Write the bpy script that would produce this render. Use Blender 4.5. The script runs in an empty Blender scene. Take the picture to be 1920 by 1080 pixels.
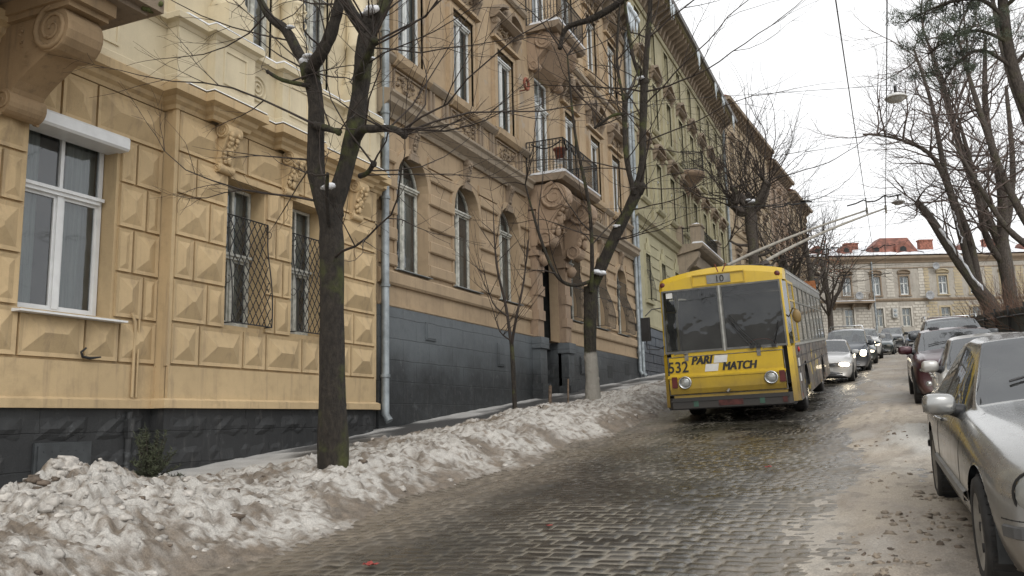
import bpy, bmesh, math, random
import numpy as np
from mathutils import Vector, Matrix
from mathutils.bvhtree import BVHTree
sc = bpy.context.scene
COL = sc.collection
PI = math.pi
R = math.radians
rnd = random.Random(7)
SL = 0.089            # uphill grade of the street
CH = 1.5              # height of the photographer's camera


def link(o):
    COL.objects.link(o)
    return o


def tag(o, label=None, cat=None, group=None, kind=None):
    if label: o['label'] = label
    if cat: o['category'] = cat
    if group: o['group'] = group
    if kind: o['kind'] = kind
    return o


def empty(name, loc, label=None, cat=None, group=None, rot=(0, 0, 0)):
    o = bpy.data.objects.new(name, None)
    o.location = loc
    o.rotation_euler = rot
    o.empty_display_size = 0.3
    link(o)
    return tag(o, label, cat, group)


def put(name, mesh, parent=None, loc=(0, 0, 0), rot=(0, 0, 0), scale=None):
    o = bpy.data.objects.new(name, mesh)
    o.location = loc
    o.rotation_euler = rot
    if scale: o.scale = scale
    link(o)
    if parent: o.parent = parent
    return o


def dup(root, loc, rot=None, label=None, scale=None):
    def cp(o, par):
        c = o.copy()
        COL.objects.link(c)
        if par: c.parent = par
        for ch in o.children: cp(ch, c)
        return c
    r = cp(root, None)
    r.location = loc
    if rot: r.rotation_euler = rot
    if scale: r.scale = scale
    if label: r['label'] = label
    return r


class MB:
    """collects geometry; vertices are stored minus self.off"""
    def __init__(s, off=(0, 0, 0)):
        s.v = []; s.f = []; s.m = []; s.sm = []; s.off = off

    def add(s, vs, fs, m=0, sm=False, T=None):
        b = len(s.v)
        if T is not None: vs = [tuple(T @ Vector(p)) for p in vs]
        ox, oy, oz = s.off
        s.v.extend([(p[0] - ox, p[1] - oy, p[2] - oz) for p in vs])
        for f in fs:
            s.f.append([i + b for i in f]); s.m.append(m); s.sm.append(sm)

    def box(s, x0, x1, y0, y1, z0, z1, m=0, T=None, skip=''):
        if x0 > x1: x0, x1 = x1, x0
        if y0 > y1: y0, y1 = y1, y0
        if z0 > z1: z0, z1 = z1, z0
        vs = [(x, y, z) for z in (z0, z1) for y in (y0, y1) for x in (x0, x1)]
        fs = {'b': (0, 2, 3, 1), 't': (4, 5, 7, 6), 'f': (0, 1, 5, 4), 'k': (2, 6, 7, 3), 'l': (0, 4, 6, 2), 'r': (1, 3, 7, 5)}
        s.add(vs, [q for k, q in fs.items() if k not in skip], m, T=T)

    def quad(s, a, b, c, d, m=0):
        s.add([a, b, c, d], [(0, 1, 2, 3)], m)

    def prism(s, poly, ax, a, b, m=0, T=None, sm=False):
        """poly of 2-D points extruded along ax ('x': poly is (y,z); 'y': (x,z); 'z': (x,y))"""
        n = len(poly)
        def P(p, t):
            return (t, p[0], p[1]) if ax == 'x' else ((p[0], t, p[1]) if ax == 'y' else (p[0], p[1], t))
        vs = [P(p, a) for p in poly] + [P(p, b) for p in poly]
        area = sum(poly[i][0] * poly[(i + 1) % n][1] - poly[(i + 1) % n][0] * poly[i][1] for i in range(n))
        if ax == 'y': area = -area
        if b < a: area = -area
        caps = [tuple(range(n))[::-1], tuple(range(n, 2 * n))]
        sides = [(i, (i + 1) % n, (i + 1) % n + n, i + n) for i in range(n)]
        if area < 0:
            caps = [c[::-1] for c in caps]; sides = [q[::-1] for q in sides]
        s.add(vs, caps, m, False, T)
        s.add(vs, sides, m, sm, T)

    def tube(s, pts, rad, n=8, m=0, cap=True, sm=True, T=None):
        pts = [Vector(p) for p in pts]
        k = len(pts)
        if not hasattr(rad, '__len__'): rad = [rad] * k
        vs = []; fs = []
        up = Vector((0.13, 0.21, 0.97))
        pn = None
        for i, p in enumerate(pts):
            d = (pts[min(i + 1, k - 1)] - pts[max(i - 1, 0)])
            if d.length < 1e-9: d = Vector((0, 0, 1))
            d.normalize()
            if pn is None:
                a = d.cross(up)
                if a.length < 1e-3: a = d.cross(Vector((1, 0, 0)))
            else:
                a = pn - d * pn.dot(d)
                if a.length < 1e-4: a = d.cross(up)
            a.normalize(); pn = a
            b = d.cross(a)
            for j in range(n):
                t = 2 * PI * j / n
                vs.append(tuple(p + (a * math.cos(t) + b * math.sin(t)) * rad[i]))
        for i in range(k - 1):
            for j in range(n):
                j2 = (j + 1) % n
                fs.append((i * n + j, i * n + j2, (i + 1) * n + j2, (i + 1) * n + j))
        s.add(vs, fs, m, sm, T)
        if cap:
            s.add(vs[:n], [tuple(range(n))[::-1]], m, False, T)
            s.add(vs[-n:], [tuple(range(n))], m, False, T)

    def lathe(s, prof, c=(0, 0, 0), ax='z', n=16, m=0, sm=True, T=None, a0=0, a1=2 * PI):
        """prof: (radius, height) pairs about axis ax through c"""
        full = abs(a1 - a0 - 2 * PI) < 1e-6
        cols = n if full else n + 1
        vs = []; fs = []
        for r, h in prof:
            for j in range(cols):
                t = a0 + (a1 - a0) * j / n
                u, v = r * math.cos(t), r * math.sin(t)
                if ax == 'z': q = (u, v, h)
                elif ax == 'x': q = (h, u, v)
                else: q = (v, h, u)
                vs.append((q[0] + c[0], q[1] + c[1], q[2] + c[2]))
        for i in range(len(prof) - 1):
            for j in range(n):
                j2 = (j + 1) % cols
                fs.append((i * cols + j, i * cols + j2, (i + 1) * cols + j2, (i + 1) * cols + j))
        s.add(vs, fs, m, sm, T)

    def blob(s, c, r, n=8, k=6, m=0, T=None, jit=0, rg=rnd):
        vs = []; fs = []
        for i in range(k + 1):
            th = PI * i / k
            for j in range(n):
                ph = 2 * PI * j / n
                q = 1 + (rg.uniform(-jit, jit) if 0 < i < k else 0)
                vs.append((c[0] + r[0] * q * math.sin(th) * math.cos(ph), c[1] + r[1] * q * math.sin(th) * math.sin(ph), c[2] + r[2] * q * math.cos(th)))
        for i in range(k):
            for j in range(n):
                j2 = (j + 1) % n
                if i == 0: fs.append((i * n, (i + 1) * n + j, (i + 1) * n + j2))
                elif i == k - 1: fs.append((i * n + j, (i + 1) * n, i * n + j2))
                else: fs.append((i * n + j, (i + 1) * n + j, (i + 1) * n + j2, i * n + j2))
        s.add(vs, fs, m, True, T)

    def sweep(s, prof, path, m=0, closed_prof=True, caps=True):
        """profile (out, z) swept along a plan path of (x, y), mitred.  'out' points to the right of travel when going +y -> +x side"""
        n = len(path)
        ofs = []
        for i in range(n):
            def nrm(a, b):
                d = Vector((b[0] - a[0], b[1] - a[1])); d.normalize()
                return Vector((d.y, -d.x))
            if i == 0: q = nrm(path[0], path[1])
            elif i == n - 1: q = nrm(path[-2], path[-1])
            else:
                a = nrm(path[i - 1], path[i]); b = nrm(path[i], path[i + 1])
                q = (a + b); q = q / max(1e-6, q.length_squared) * 2
            ofs.append(q)
        k = len(prof)
        vs = []
        for i in range(n):
            for o, z in prof:
                vs.append((path[i][0] + ofs[i].x * o, path[i][1] + ofs[i].y * o, z))
        fs = []
        kk = k if closed_prof else k - 1
        for i in range(n - 1):
            for j in range(kk):
                j2 = (j + 1) % k
                fs.append((i * k + j, (i + 1) * k + j, (i + 1) * k + j2, i * k + j2))
        s.add(vs, fs, m)
        if caps and closed_prof:
            s.add(vs[:k], [tuple(range(k))], m)
            s.add(vs[-k:], [tuple(range(k))[::-1]], m)

    def mesh(s, name, mats):
        me = bpy.data.meshes.new(name)
        me.from_pydata(s.v, [], s.f)
        for mt in (mats if isinstance(mats, (list, tuple)) else [mats]):
            me.materials.append(mt)
        me.polygons.foreach_set('material_index', s.m)
        me.polygons.foreach_set('use_smooth', s.sm)
        me.update()
        return me

    def build(s, name, mats, parent=None, loc=(0, 0, 0), fixn=False):
        me = s.mesh(name, mats)
        if fixn:
            bm = bmesh.new(); bm.from_mesh(me)
            bmesh.ops.recalc_face_normals(bm, faces=bm.faces)
            bm.to_mesh(me); bm.free()
        return put(name, me, parent, loc)


# ---------- numpy noise ----------
def _h(ix, iy, s=0):
    n = (ix.astype(np.int64) * 374761393 + iy.astype(np.int64) * 668265263 + s * 974634777) & 0xffffffff
    n = ((n ^ (n >> 13)) * 1274126177) & 0xffffffff
    n = ((n ^ (n >> 16)) * 2246822519) & 0xffffffff
    n = n ^ (n >> 15)
    return (n & 0xffffff) / float(0xffffff)


def vnoise(x, y, s=0):
    ix = np.floor(x); iy = np.floor(y)
    fx = x - ix; fy = y - iy
    fx = fx * fx * (3 - 2 * fx); fy = fy * fy * (3 - 2 * fy)
    a = _h(ix, iy, s); b = _h(ix + 1, iy, s); c = _h(ix, iy + 1, s); d = _h(ix + 1, iy + 1, s)
    return (a * (1 - fx) + b * fx) * (1 - fy) + (c * (1 - fx) + d * fx) * fy


def fbm(x, y, o=5, s=0, g=0.5):
    t = 0; a = 1; w = 0
    for i in range(o):
        t = t + a * vnoise(x * 2 ** i + 17.3 * i, y * 2 ** i - 9.1 * i, s + i); w += a; a *= g
    return t / w


def worley(x, y, s=0):
    """distance to nearest feature and that cell's random value"""
    ix = np.floor(x); iy = np.floor(y)
    best = np.full(x.shape, 9.0); val = np.zeros(x.shape); sec = np.full(x.shape, 9.0)
    for dx in (-1, 0, 1):
        for dy in (-1, 0, 1):
            cx = ix + dx; cy = iy + dy
            px = cx + _h(cx, cy, s); py = cy + _h(cx, cy, s + 5)
            d = np.sqrt((px - x) ** 2 + (py - y) ** 2)
            c = d < best
            sec = np.where(c, best, np.minimum(sec, d))
            val = np.where(c, _h(cx, cy, s + 9), val)
            best = np.where(c, d, best)
    return best, val, sec


def sstep(a, b, x):
    t = np.clip((x - a) / (b - a), 0, 1)
    return t * t * (3 - 2 * t)


def bend(y):
    """the street bears a little to the right far up the hill"""
    return np.where(np.asarray(y) > 58, (np.asarray(y) - 58) * 0.082, 0.0)


def gz(x, y):
    x = np.asarray(x, float); y = np.asarray(y, float)
    yy = np.minimum(y, 97) + np.clip(y - 97, 0, 6) * 0.4
    z = -CH + SL * np.maximum(yy, -25)
    xr = x - bend(y)
    c = np.where(xr < -5.9, 0.03, np.where(xr < -4.7, 0.03 - 0.14 * sstep(-5.9, -4.7, xr), np.where(xr < -1.2, -0.11 + 0.11 * (1 - ((xr + 1.2) / 3.5) ** 2).clip(0, 1), 0.0)))
    c = c - 0.0055 * np.clip(y - 12, 0, 36) * sstep(-4.4, -1.8, xr)
    c = c - 0.12 * sstep(7, 16, y) * (1 - sstep(32, 46, y)) * sstep(-5.3, -4.3, xr) * (1 - sstep(-1.7, -0.3, xr))     # the carriageway sags between kerb and verge
    return z + c


def G(x, y): return float(gz(x, y))


def sheet(name, X, Y, Z, mats, attrs=None, kind='structure', smooth=True):
    ny, nx = X.shape
    v = np.stack([X, Y, Z], -1).reshape(-1, 3)
    i = np.arange(ny * nx).reshape(ny, nx)
    f = np.stack([i[:-1, :-1], i[:-1, 1:], i[1:, 1:], i[1:, :-1]], -1).reshape(-1, 4)
    me = bpy.data.meshes.new(name)
    me.vertices.add(len(v)); me.vertices.foreach_set('co', v.astype(np.float32).ravel())
    me.loops.add(f.size); me.loops.foreach_set('vertex_index', f.astype(np.int32).ravel())
    me.polygons.add(len(f)); me.polygons.foreach_set('loop_start', np.arange(0, f.size, 4, dtype=np.int32))
    me.polygons.foreach_set('loop_total', np.full(len(f), 4, dtype=np.int32))
    me.polygons.foreach_set('use_smooth', np.full(len(f), smooth))
    me.update(calc_edges=True)
    for k, a in (attrs or {}).items():
        at = me.color_attributes.new(k, 'FLOAT_COLOR', 'POINT')
        c = np.ones((len(v), 4), np.float32); c[:, :3] = a.reshape(-1, 3)
        at.data.foreach_set('color', c.ravel())
    me.materials.append(mats)
    o = put(name, me)
    tag(o, kind=kind)
    return o
# ---------- materials ----------
class NT:
    def __init__(s, name):
        s.mat = bpy.data.materials.new(name); s.mat.use_nodes = True
        s.t = s.mat.node_tree; s.t.nodes.clear()
        s.out = s.n('ShaderNodeOutputMaterial')

    def n(s, typ, **kw):
        nd = s.t.nodes.new(typ)
        ins = kw.pop('ins', {})
        for k, v in kw.items(): setattr(nd, k, v)
        for k, v in ins.items(): s.set(nd.inputs[k], v)
        return nd

    def set(s, sock, v):
        if isinstance(v, bpy.types.NodeSocket): s.t.links.new(v, sock)
        else:
            if isinstance(v, (tuple, list)) and len(v) == 3 and sock.type == 'RGBA': v = (*v, 1)
            sock.default_value = v

    def pos(s): return s.n('ShaderNodeNewGeometry').outputs['Position']
    def obj(s): return s.n('ShaderNodeTexCoord').outputs['Object']

    def mapv(s, vec, scale=(1, 1, 1), loc=(0, 0, 0)):
        return s.n('ShaderNodeMapping', ins={'Vector': vec, 'Scale': scale, 'Location': loc}).outputs[0]

    def noise(s, vec, scale, detail=4, rough=0.55, dist=0.0):
        return s.n('ShaderNodeTexNoise', ins={'Vector': vec, 'Scale': scale, 'Detail': detail, 'Roughness': rough, 'Distortion': dist}).outputs[0]

    def ramp(s, fac, a, b, lo=0.0, hi=1.0):
        nd = s.n('ShaderNodeMapRange', ins={'Value': fac, 'From Min': a, 'From Max': b, 'To Min': lo, 'To Max': hi})
        nd.interpolation_type = 'SMOOTHSTEP'
        return nd.outputs[0]

    def mix(s, fac, a, b, mode='MIX'):
        nd = s.n('ShaderNodeMix', data_type='RGBA', blend_type=mode)
        s.set(nd.inputs[0], fac); s.set(nd.inputs[6], a); s.set(nd.inputs[7], b)
        return nd.outputs[2]

    def math(s, op, a, b=0.0, c=None):
        nd = s.n('ShaderNodeMath', operation=op)
        s.set(nd.inputs[0], a); s.set(nd.inputs[1], b)
        if c is not None: s.set(nd.inputs[2], c)
        return nd.outputs[0]

    def bump(s, h, dist=0.01, strength=1.0, normal=None):
        nd = s.n('ShaderNodeBump', ins={'Height': h, 'Distance': dist, 'Strength': strength})
        if normal: s.set(nd.inputs['Normal'], normal)
        return nd.outputs[0]

    def pbr(s, col, rough=0.7, metal=0.0, normal=None, **kw):
        b = s.n('ShaderNodeBsdfPrincipled')
        s.set(b.inputs['Base Color'], col); s.set(b.inputs['Roughness'], rough); s.set(b.inputs['Metallic'], metal)
        if normal: s.set(b.inputs['Normal'], normal)
        for k, v in kw.items(): s.set(b.inputs[k.replace('_', ' ')], v)
        s.t.links.new(b.outputs[0], s.out.inputs[0])
        return b


def plain(name, col, rough=0.6, metal=0.0, var=0.15, scale=6.0, bump=0.0, obj=False, coat=0.0):
    t = NT(name)
    P = t.obj() if obj else t.pos()
    f = t.noise(P, scale, 5)
    dark = tuple(c * (1 - var * 1.6) for c in col); lite = tuple(min(1, c * (1 + var)) for c in col)
    c = t.mix(t.ramp(f, 0.3, 0.7), dark, lite)
    nm = t.bump(t.noise(P, scale * 9, 4), bump) if bump else None
    t.pbr(c, rough, metal, nm, Coat_Weight=coat)
    return t.mat


def stucco(name, col, stain=(0.25, 0.2, 0.15), amt=0.5, fine=0.004, streak=0.5, patch=None, pamt=0.0):
    """painted plaster with soot streaks, blotches and a grain"""
    t = NT(name); P = t.pos()
    big = t.noise(P, 0.7, 5, 0.6)
    mid = t.noise(P, 3.5, 6, 0.65)
    st = t.noise(t.mapv(P, (5.0, 5.0, 0.45)), 1.6, 5, 0.65)
    c = t.mix(t.ramp(big, 0.35, 0.7), tuple(q * 0.88 for q in col), tuple(min(1, q * 1.08) for q in col))
    c = t.mix(t.ramp(mid, 0.46, 0.75, 0, amt * 0.65), c, tuple(q * 0.62 for q in col))
    c = t.mix(t.ramp(st, 0.5, 0.72, 0, streak * amt), c, stain)
    if patch:
        pn = t.noise(P, 1.3, 7, 0.7)
        c = t.mix(t.ramp(pn, 0.6 - pamt, 0.64 - pamt), c, patch)
    g = t.noise(P, 60, 4, 0.6)
    c = t.mix(t.ramp(g, 0.3, 0.8, 0, 0.25), c, tuple(q * 0.7 for q in col))
    h = t.math('ADD', t.math('MULTIPLY', mid, 0.6), t.math('MULTIPLY', g, 0.4))
    t.pbr(c, 0.85, 0, t.bump(h, fine * 2.2))
    return t.mat


MB1 = stucco('ochre_stucco', (0.53, 0.395, 0.225), (0.19, 0.14, 0.10), 0.85)
MB1U = stucco('cream_stucco', (0.62, 0.54, 0.38), (0.38, 0.31, 0.21), 0.45)
MB2 = stucco('tan_stucco', (0.42, 0.315, 0.20), (0.15, 0.115, 0.09), 0.85, patch=(0.36, 0.30, 0.23), pamt=0.0)
MB2L = stucco('brown_stucco', (0.39, 0.29, 0.185), (0.17, 0.13, 0.095), 0.75)
MPINK = stucco('pink_portal_stucco', (0.325, 0.235, 0.16), (0.13, 0.09, 0.07), 0.9)
MGREEN = stucco('green_stucco', (0.37, 0.335, 0.215), (0.15, 0.15, 0.10), 0.75, patch=(0.30, 0.25, 0.17), pamt=0.0)
MGREENL = stucco('pale_green_stucco', (0.41, 0.38, 0.25), (0.2, 0.2, 0.13), 0.55)
MB4 = stucco('sand_stucco', (0.37, 0.29, 0.19), (0.17, 0.14, 0.11), 0.7)
MB5 = stucco('grey_brown_stucco', (0.31, 0.23, 0.165), (0.15, 0.12, 0.10), 0.75)
MFARW = stucco('grey_white_stucco', (0.52, 0.49, 0.43), (0.26, 0.23, 0.2), 0.75)
MFARY = stucco('yellow_far_stucco', (0.42, 0.355, 0.24), (0.3, 0.23, 0.16), 0.5)
MORN = stucco('weathered_ornament', (0.27, 0.21, 0.15), (0.10, 0.08, 0.06), 0.9, fine=0.012)
MSTONE = stucco('ledge_stone', (0.30, 0.245, 0.18), (0.12, 0.10, 0.085), 0.9)
MFRAMEW = plain('white_window_paint', (0.62, 0.64, 0.63), 0.4, var=0.06)
MFRAMEO = plain('old_window_paint', (0.50, 0.50, 0.45), 0.55, var=0.22, scale=9)
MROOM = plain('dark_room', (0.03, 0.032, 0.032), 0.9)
MMETAL = plain('galvanised_pipe', (0.25, 0.28, 0.295), 0.5, 0.2, var=0.2, scale=4)
MIRON = plain('black_iron', (0.025, 0.025, 0.025), 0.55, 0.4, var=0.3)
MRUBBER = plain('rubber', (0.02, 0.02, 0.02), 0.75, var=0.25)
MROOFT = plain('tin_roof', (0.16, 0.15, 0.14), 0.5, 0.4)
MREDROOF = plain('red_tin_roof', (0.20, 0.075, 0.05), 0.6, 0.0, var=0.3, scale=2)
MWHITE = plain('white_plastic', (0.7, 0.71, 0.71), 0.35, var=0.04)
MTERR = plain('terracotta', (0.24, 0.075, 0.045), 0.8, var=0.2, scale=20)
MWOOD = plain('weathered_wood', (0.14, 0.10, 0.07), 0.85, var=0.3, scale=14, bump=0.004)
MDOOR = plain('dark_door_wood', (0.05, 0.03, 0.02), 0.6, var=0.3)
MICE = plain('icicle_ice', (0.6, 0.66, 0.7), 0.15, var=0.1)


def plinth_mat(name, z1, soft, top=(0.12, 0.135, 0.145), low=(0.022, 0.024, 0.025), wall=None):
    """slate grey paint rolled over the base of the wall, blacker paint below, sprayed edge above"""
    t = NT(name); P = t.pos()
    sx = t.n('ShaderNodeSeparateXYZ', ins={0: P})
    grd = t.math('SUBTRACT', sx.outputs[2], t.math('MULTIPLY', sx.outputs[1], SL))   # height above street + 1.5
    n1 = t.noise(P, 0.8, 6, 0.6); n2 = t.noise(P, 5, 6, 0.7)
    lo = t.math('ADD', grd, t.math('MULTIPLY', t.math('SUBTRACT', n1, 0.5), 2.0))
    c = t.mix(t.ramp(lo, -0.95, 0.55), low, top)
    c = t.mix(t.ramp(t.noise(P, 2.2, 5, .7), .6, .68, 0, .35), c, (.17, .18, .185))
    c = t.mix(t.ramp(n2, 0.4, 0.8, 0, 0.5), c, tuple(q * 0.6 for q in top))
    stx = t.noise(t.mapv(P, (6, 6, 0.8)), 1.5, 5, 0.7)
    c = t.mix(t.ramp(stx, 0.55, 0.75, 0, 0.3), c, (0.2, 0.19, 0.18))
    if wall:
        e = t.math('ADD', sx.outputs[2], t.math('MULTIPLY', t.math('SUBTRACT', n1, 0.5), soft))
        c = t.mix(t.ramp(e, z1 - soft * 0.3, z1 + soft * 0.3), c, wall)
    g = t.noise(P, 45, 4)
    yz = t.n('ShaderNodeCombineXYZ', ins={0: sx.outputs[1], 1: sx.outputs[2]}).outputs[0]
    wv = t.n('ShaderNodeVectorMath', operation='ADD'); t.set(wv.inputs[0], yz); t.set(wv.inputs[1], t.mapv(t.noise(P, 2, 2), (.05, .05, .05)))
    bk = t.n('ShaderNodeTexBrick', ins={'Vector': wv.outputs[0], 'Scale': 1.0, 'Mortar Size': .012, 'Mortar Smooth': .6, 'Brick Width': 1.15, 'Row Height': .46})
    c = t.mix(t.math('MULTIPLY', bk.outputs['Fac'], .25), c, low)
    n0 = t.bump(bk.outputs['Fac'], 0.012); n0.node.invert = True
    t.pbr(c, 0.62, 0, t.bump(t.math('ADD', n2, t.math('MULTIPLY', g, 0.4)), 0.012, 1.0, n0))
    return t.mat


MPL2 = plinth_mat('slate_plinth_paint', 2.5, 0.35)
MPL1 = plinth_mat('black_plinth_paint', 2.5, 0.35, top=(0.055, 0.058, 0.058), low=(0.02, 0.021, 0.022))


def glass_mat(name, tint=(0.75, 0.82, 0.82), dirt=0.10, ior=1.9):
    t = NT(name)
    fr = t.n('ShaderNodeFresnel', ins={'IOR': ior})
    tr = t.n('ShaderNodeBsdfTransparent', ins={'Color': tint})
    nz = t.noise(t.pos(), 2.3, 2)
    gl = t.n('ShaderNodeBsdfGlossy', ins={'Color': (0.95, 0.97, 1.0), 'Roughness': 0.02, 'Normal': t.bump(nz, 0.004)})
    m1 = t.n('ShaderNodeMixShader', ins={0: fr.outputs[0]})
    t.t.links.new(tr.outputs[0], m1.inputs[1]); t.t.links.new(gl.outputs[0], m1.inputs[2])
    df = t.n('ShaderNodeBsdfDiffuse', ins={'Color': (0.35, 0.36, 0.35)})
    m2 = t.n('ShaderNodeMixShader', ins={0: t.ramp(t.noise(t.pos(), 3, 5), 0.3, 0.9, dirt * 0.4, dirt * 1.8)})
    t.t.links.new(m1.outputs[0], m2.inputs[1]); t.t.links.new(df.outputs[0], m2.inputs[2])
    t.t.links.new(m2.outputs[0], t.out.inputs[0])
    return t.mat


MGLASS = glass_mat('window_glass')
MCARGLASS = glass_mat('vehicle_glass', (0.42, 0.46, 0.46), 0.08, 2.05)
MBUSGLASS = glass_mat('trolleybus_glass', (0.42, 0.45, 0.44), 0.06, 1.62)


def curtain_mat():
    t = NT('net_curtain'); P = t.pos()
    f = t.noise(t.mapv(P, (14, 14, 0.7)), 1.0, 3)
    c = t.mix(t.ramp(f, 0.3, 0.7), (0.22, 0.245, 0.235), (0.44, 0.47, 0.45))
    t.pbr(c, 0.9)
    return t.mat


MCURT = curtain_mat()


def attr_mat(name, rough_lo=0.6, rough_hi=0.9, bumps=((40, 0.006),), wet=False):
    """colour comes from the surface's own stones / dirt (vertex colour), fine grain from noise; second attribute r = roughness"""
    t = NT(name); P = t.pos()
    a = t.n('ShaderNodeVertexColor', layer_name='col').outputs[0]
    b = t.n('ShaderNodeVertexColor', layer_name='rgh').outputs[0]
    g = t.noise(P, 70, 4, 0.65)
    c = t.mix(t.ramp(g, 0.25, 0.8), t.mix(1.0, a, (0.72, 0.72, 0.72), 'MULTIPLY'), t.mix(1.0, a, (1.18, 1.18, 1.18), 'MULTIPLY'))
    h = None; nm = None
    for s, d in bumps:
        nm = t.bump(t.noise(P, s, 5, 0.6), d, 1.0, nm)
    t.pbr(c, t.n('ShaderNodeSeparateColor', ins={0: b}).outputs[0], 0, nm)
    return t.mat


MROAD = attr_mat('wet_cobbles', bumps=((9, 0.006), (60, 0.002)))
MSNOW = attr_mat('dirty_snow', bumps=((25, 0.02), (120, 0.006)))
MVERGE = attr_mat('sandy_slush', bumps=((14, 0.02), (75, 0.007)))
MWALK = attr_mat('wet_pavement', bumps=((20, 0.008), (80, 0.003)))


def snow_clean():
    t = NT('clean_snow'); P = t.pos()
    c = t.mix(t.ramp(t.noise(P, 3, 5), 0.35, 0.7), (0.62, 0.64, 0.67), (0.82, 0.83, 0.85))
    t.pbr(c, 0.7, 0, t.bump(t.noise(P, 14, 5), 0.02))
    return t.mat


MSN = snow_clean()
# ---------- setting: terrain, road, snow bank, verge ----------
def sp(y0, y1, k=0.0042, mn=0.012):
    o = [y0]
    while o[-1] < y1: o.append(o[-1] + max(mn, k * abs(o[-1] + 1.5)))
    return np.array(o)


def mk_terrain():
    xs = np.concatenate([np.arange(-400, -40, 40), np.arange(-40, 41, 4), np.arange(80, 401, 40)])
    ys = np.concatenate([np.arange(-60, 130, 3), np.arange(130, 500, 40)])
    X, Y = np.meshgrid(xs.astype(float), ys.astype(float))
    Z = gz(np.clip(X, -9, 9), Y) - 0.16
    c = np.ones(X.shape + (3,)) * np.array([0.36, 0.33, 0.29])
    r = np.ones(X.shape + (3,)) * 0.8
    sheet('ground', X, Y, Z, MVERGE, {'col': c, 'rgh': r})


def mk_road():
    ys = sp(2.0, 112, 0.0038, 0.02)
    xs = np.arange(-5.3, 0.6, 0.021)
    X, Y = np.meshgrid(xs, ys)
    # stones laid in cross rows, staggered, rows wander a little
    rh = 0.125; bw = 0.21
    wob = (fbm(X * 0.9, Y * 0.25, 3, 3) - 0.5) * 0.16
    v = (Y + wob) / rh; row = np.floor(v); fv = v - row
    u = X / bw + 0.5 * (row % 2) + _h(row, row * 0, 4) * 0.5 + (fbm(X * 1.5, Y * 1.5, 2, 8) - 0.5) * 0.25
    ci = np.floor(u); fu = u - ci
    wj = 0.09 * (0.6 + 0.9 * vnoise(X * 5, Y * 5, 2))
    du = np.minimum(fu, 1 - fu) * bw; dv = np.minimum(fv, 1 - fv) * rh
    d = np.minimum(du, dv)
    rr = _h(ci, row, 1); r2 = _h(ci, row, 2)
    jt = 0.010 + 0.008 * vnoise(X * 3, Y * 3, 5) + 0.01 * (rr > 0.86)
    stone = sstep(jt * 0.35, jt * 1.5, d)
    dome = sstep(0, 0.055, d)
    fade = 1 - sstep(35, 60, Y)
    Z = gz(X + bend(Y), Y) + (0.009 * stone + 0.005 * dome + (rr - 0.5) * 0.006 * stone) * fade
    Z += (fbm(X * 0.8, Y * 0.5, 3, 21) - 0.5) * 0.035
    tilt = (fu - 0.5) * (r2 - 0.5) * 0.011 + (fv - 0.5) * (rr - 0.5) * 0.009
    Z += tilt * stone * fade
    base = np.stack([0.022 + 0.030 * rr, 0.0215 + 0.028 * rr, 0.020 + 0.025 * rr], -1)
    base = base * (0.75 + 0.5 * fbm(X * 4, Y * 4, 4, 13))[..., None]
    ol = sstep(0.5, 0.66, fbm(X * 0.35 + 2, Y * 0.16, 4, 31))[..., None]
    base = base * (1 - 0.45 * ol) + 0.45 * ol * np.array([0.06, 0.052, 0.018])      # olive mossy grit band
    mortar = np.array([0.215, 0.195, 0.16]) * (0.30 + 0.95 * sstep(0.25, 0.75, fbm(X * 1.1, Y * 0.8, 4, 41)))[..., None]
    col = mortar * (1 - stone[..., None]) + base * stone[..., None]
    # sand and slush carried over the stones: gutter strip, patches and the right edge
    edgeL = 1 - sstep(-4.35, -3.45, X + (fbm(X * 2, Y * 0.7, 4, 51) - 0.5) * 1.0)
    edgeR = sstep(-1.6, -0.75, X + (fbm(X * 2, Y * 0.6, 4, 61) - 0.5) * 1.1)
    pt = sstep(0.60, 0.70, fbm(X * 1.7, Y * 1.2, 5, 71)) * 0.6
    trk = sstep(0.45, 0.6, fbm(X * 7, Y * 0.3, 3, 75)) * 0.25 * edgeL
    s = np.clip(edgeL * 0.85 + edgeR * 0.7 + pt * 0.2 - trk, 0, 1) * (0.45 + 0.75 * vnoise(X * 16, Y * 16, 81))
    s = np.clip(s, 0, 1) * (1 - 0.35 * stone * dome)
    slush = np.array([0.25, 0.21, 0.165]) * (0.7 + 0.5 * fbm(X * 6, Y * 6, 4, 91))[..., None]
    col = col * (1 - s[..., None]) + slush * s[..., None]
    Z += 0.018 * np.clip(edgeL * 1.2, 0, 1) * (0.6 + 0.6 * fbm(X * 9, Y * 3, 4, 95))
    w = fbm(X * 2.2, Y * 1.1, 4, 101)
    rg = 0.10 + 0.22 * sstep(0.4, 0.75, w) + 0.35 * s + 0.15 * (1 - stone)
    rg = np.clip(rg + 0.08 * (rr - 0.5), 0.07, 0.85)
    sheet('cobblestone_road', X + bend(Y), Y, Z, MROAD, {'col': col, 'rgh': np.repeat(rg[..., None], 3, -1)})


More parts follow.
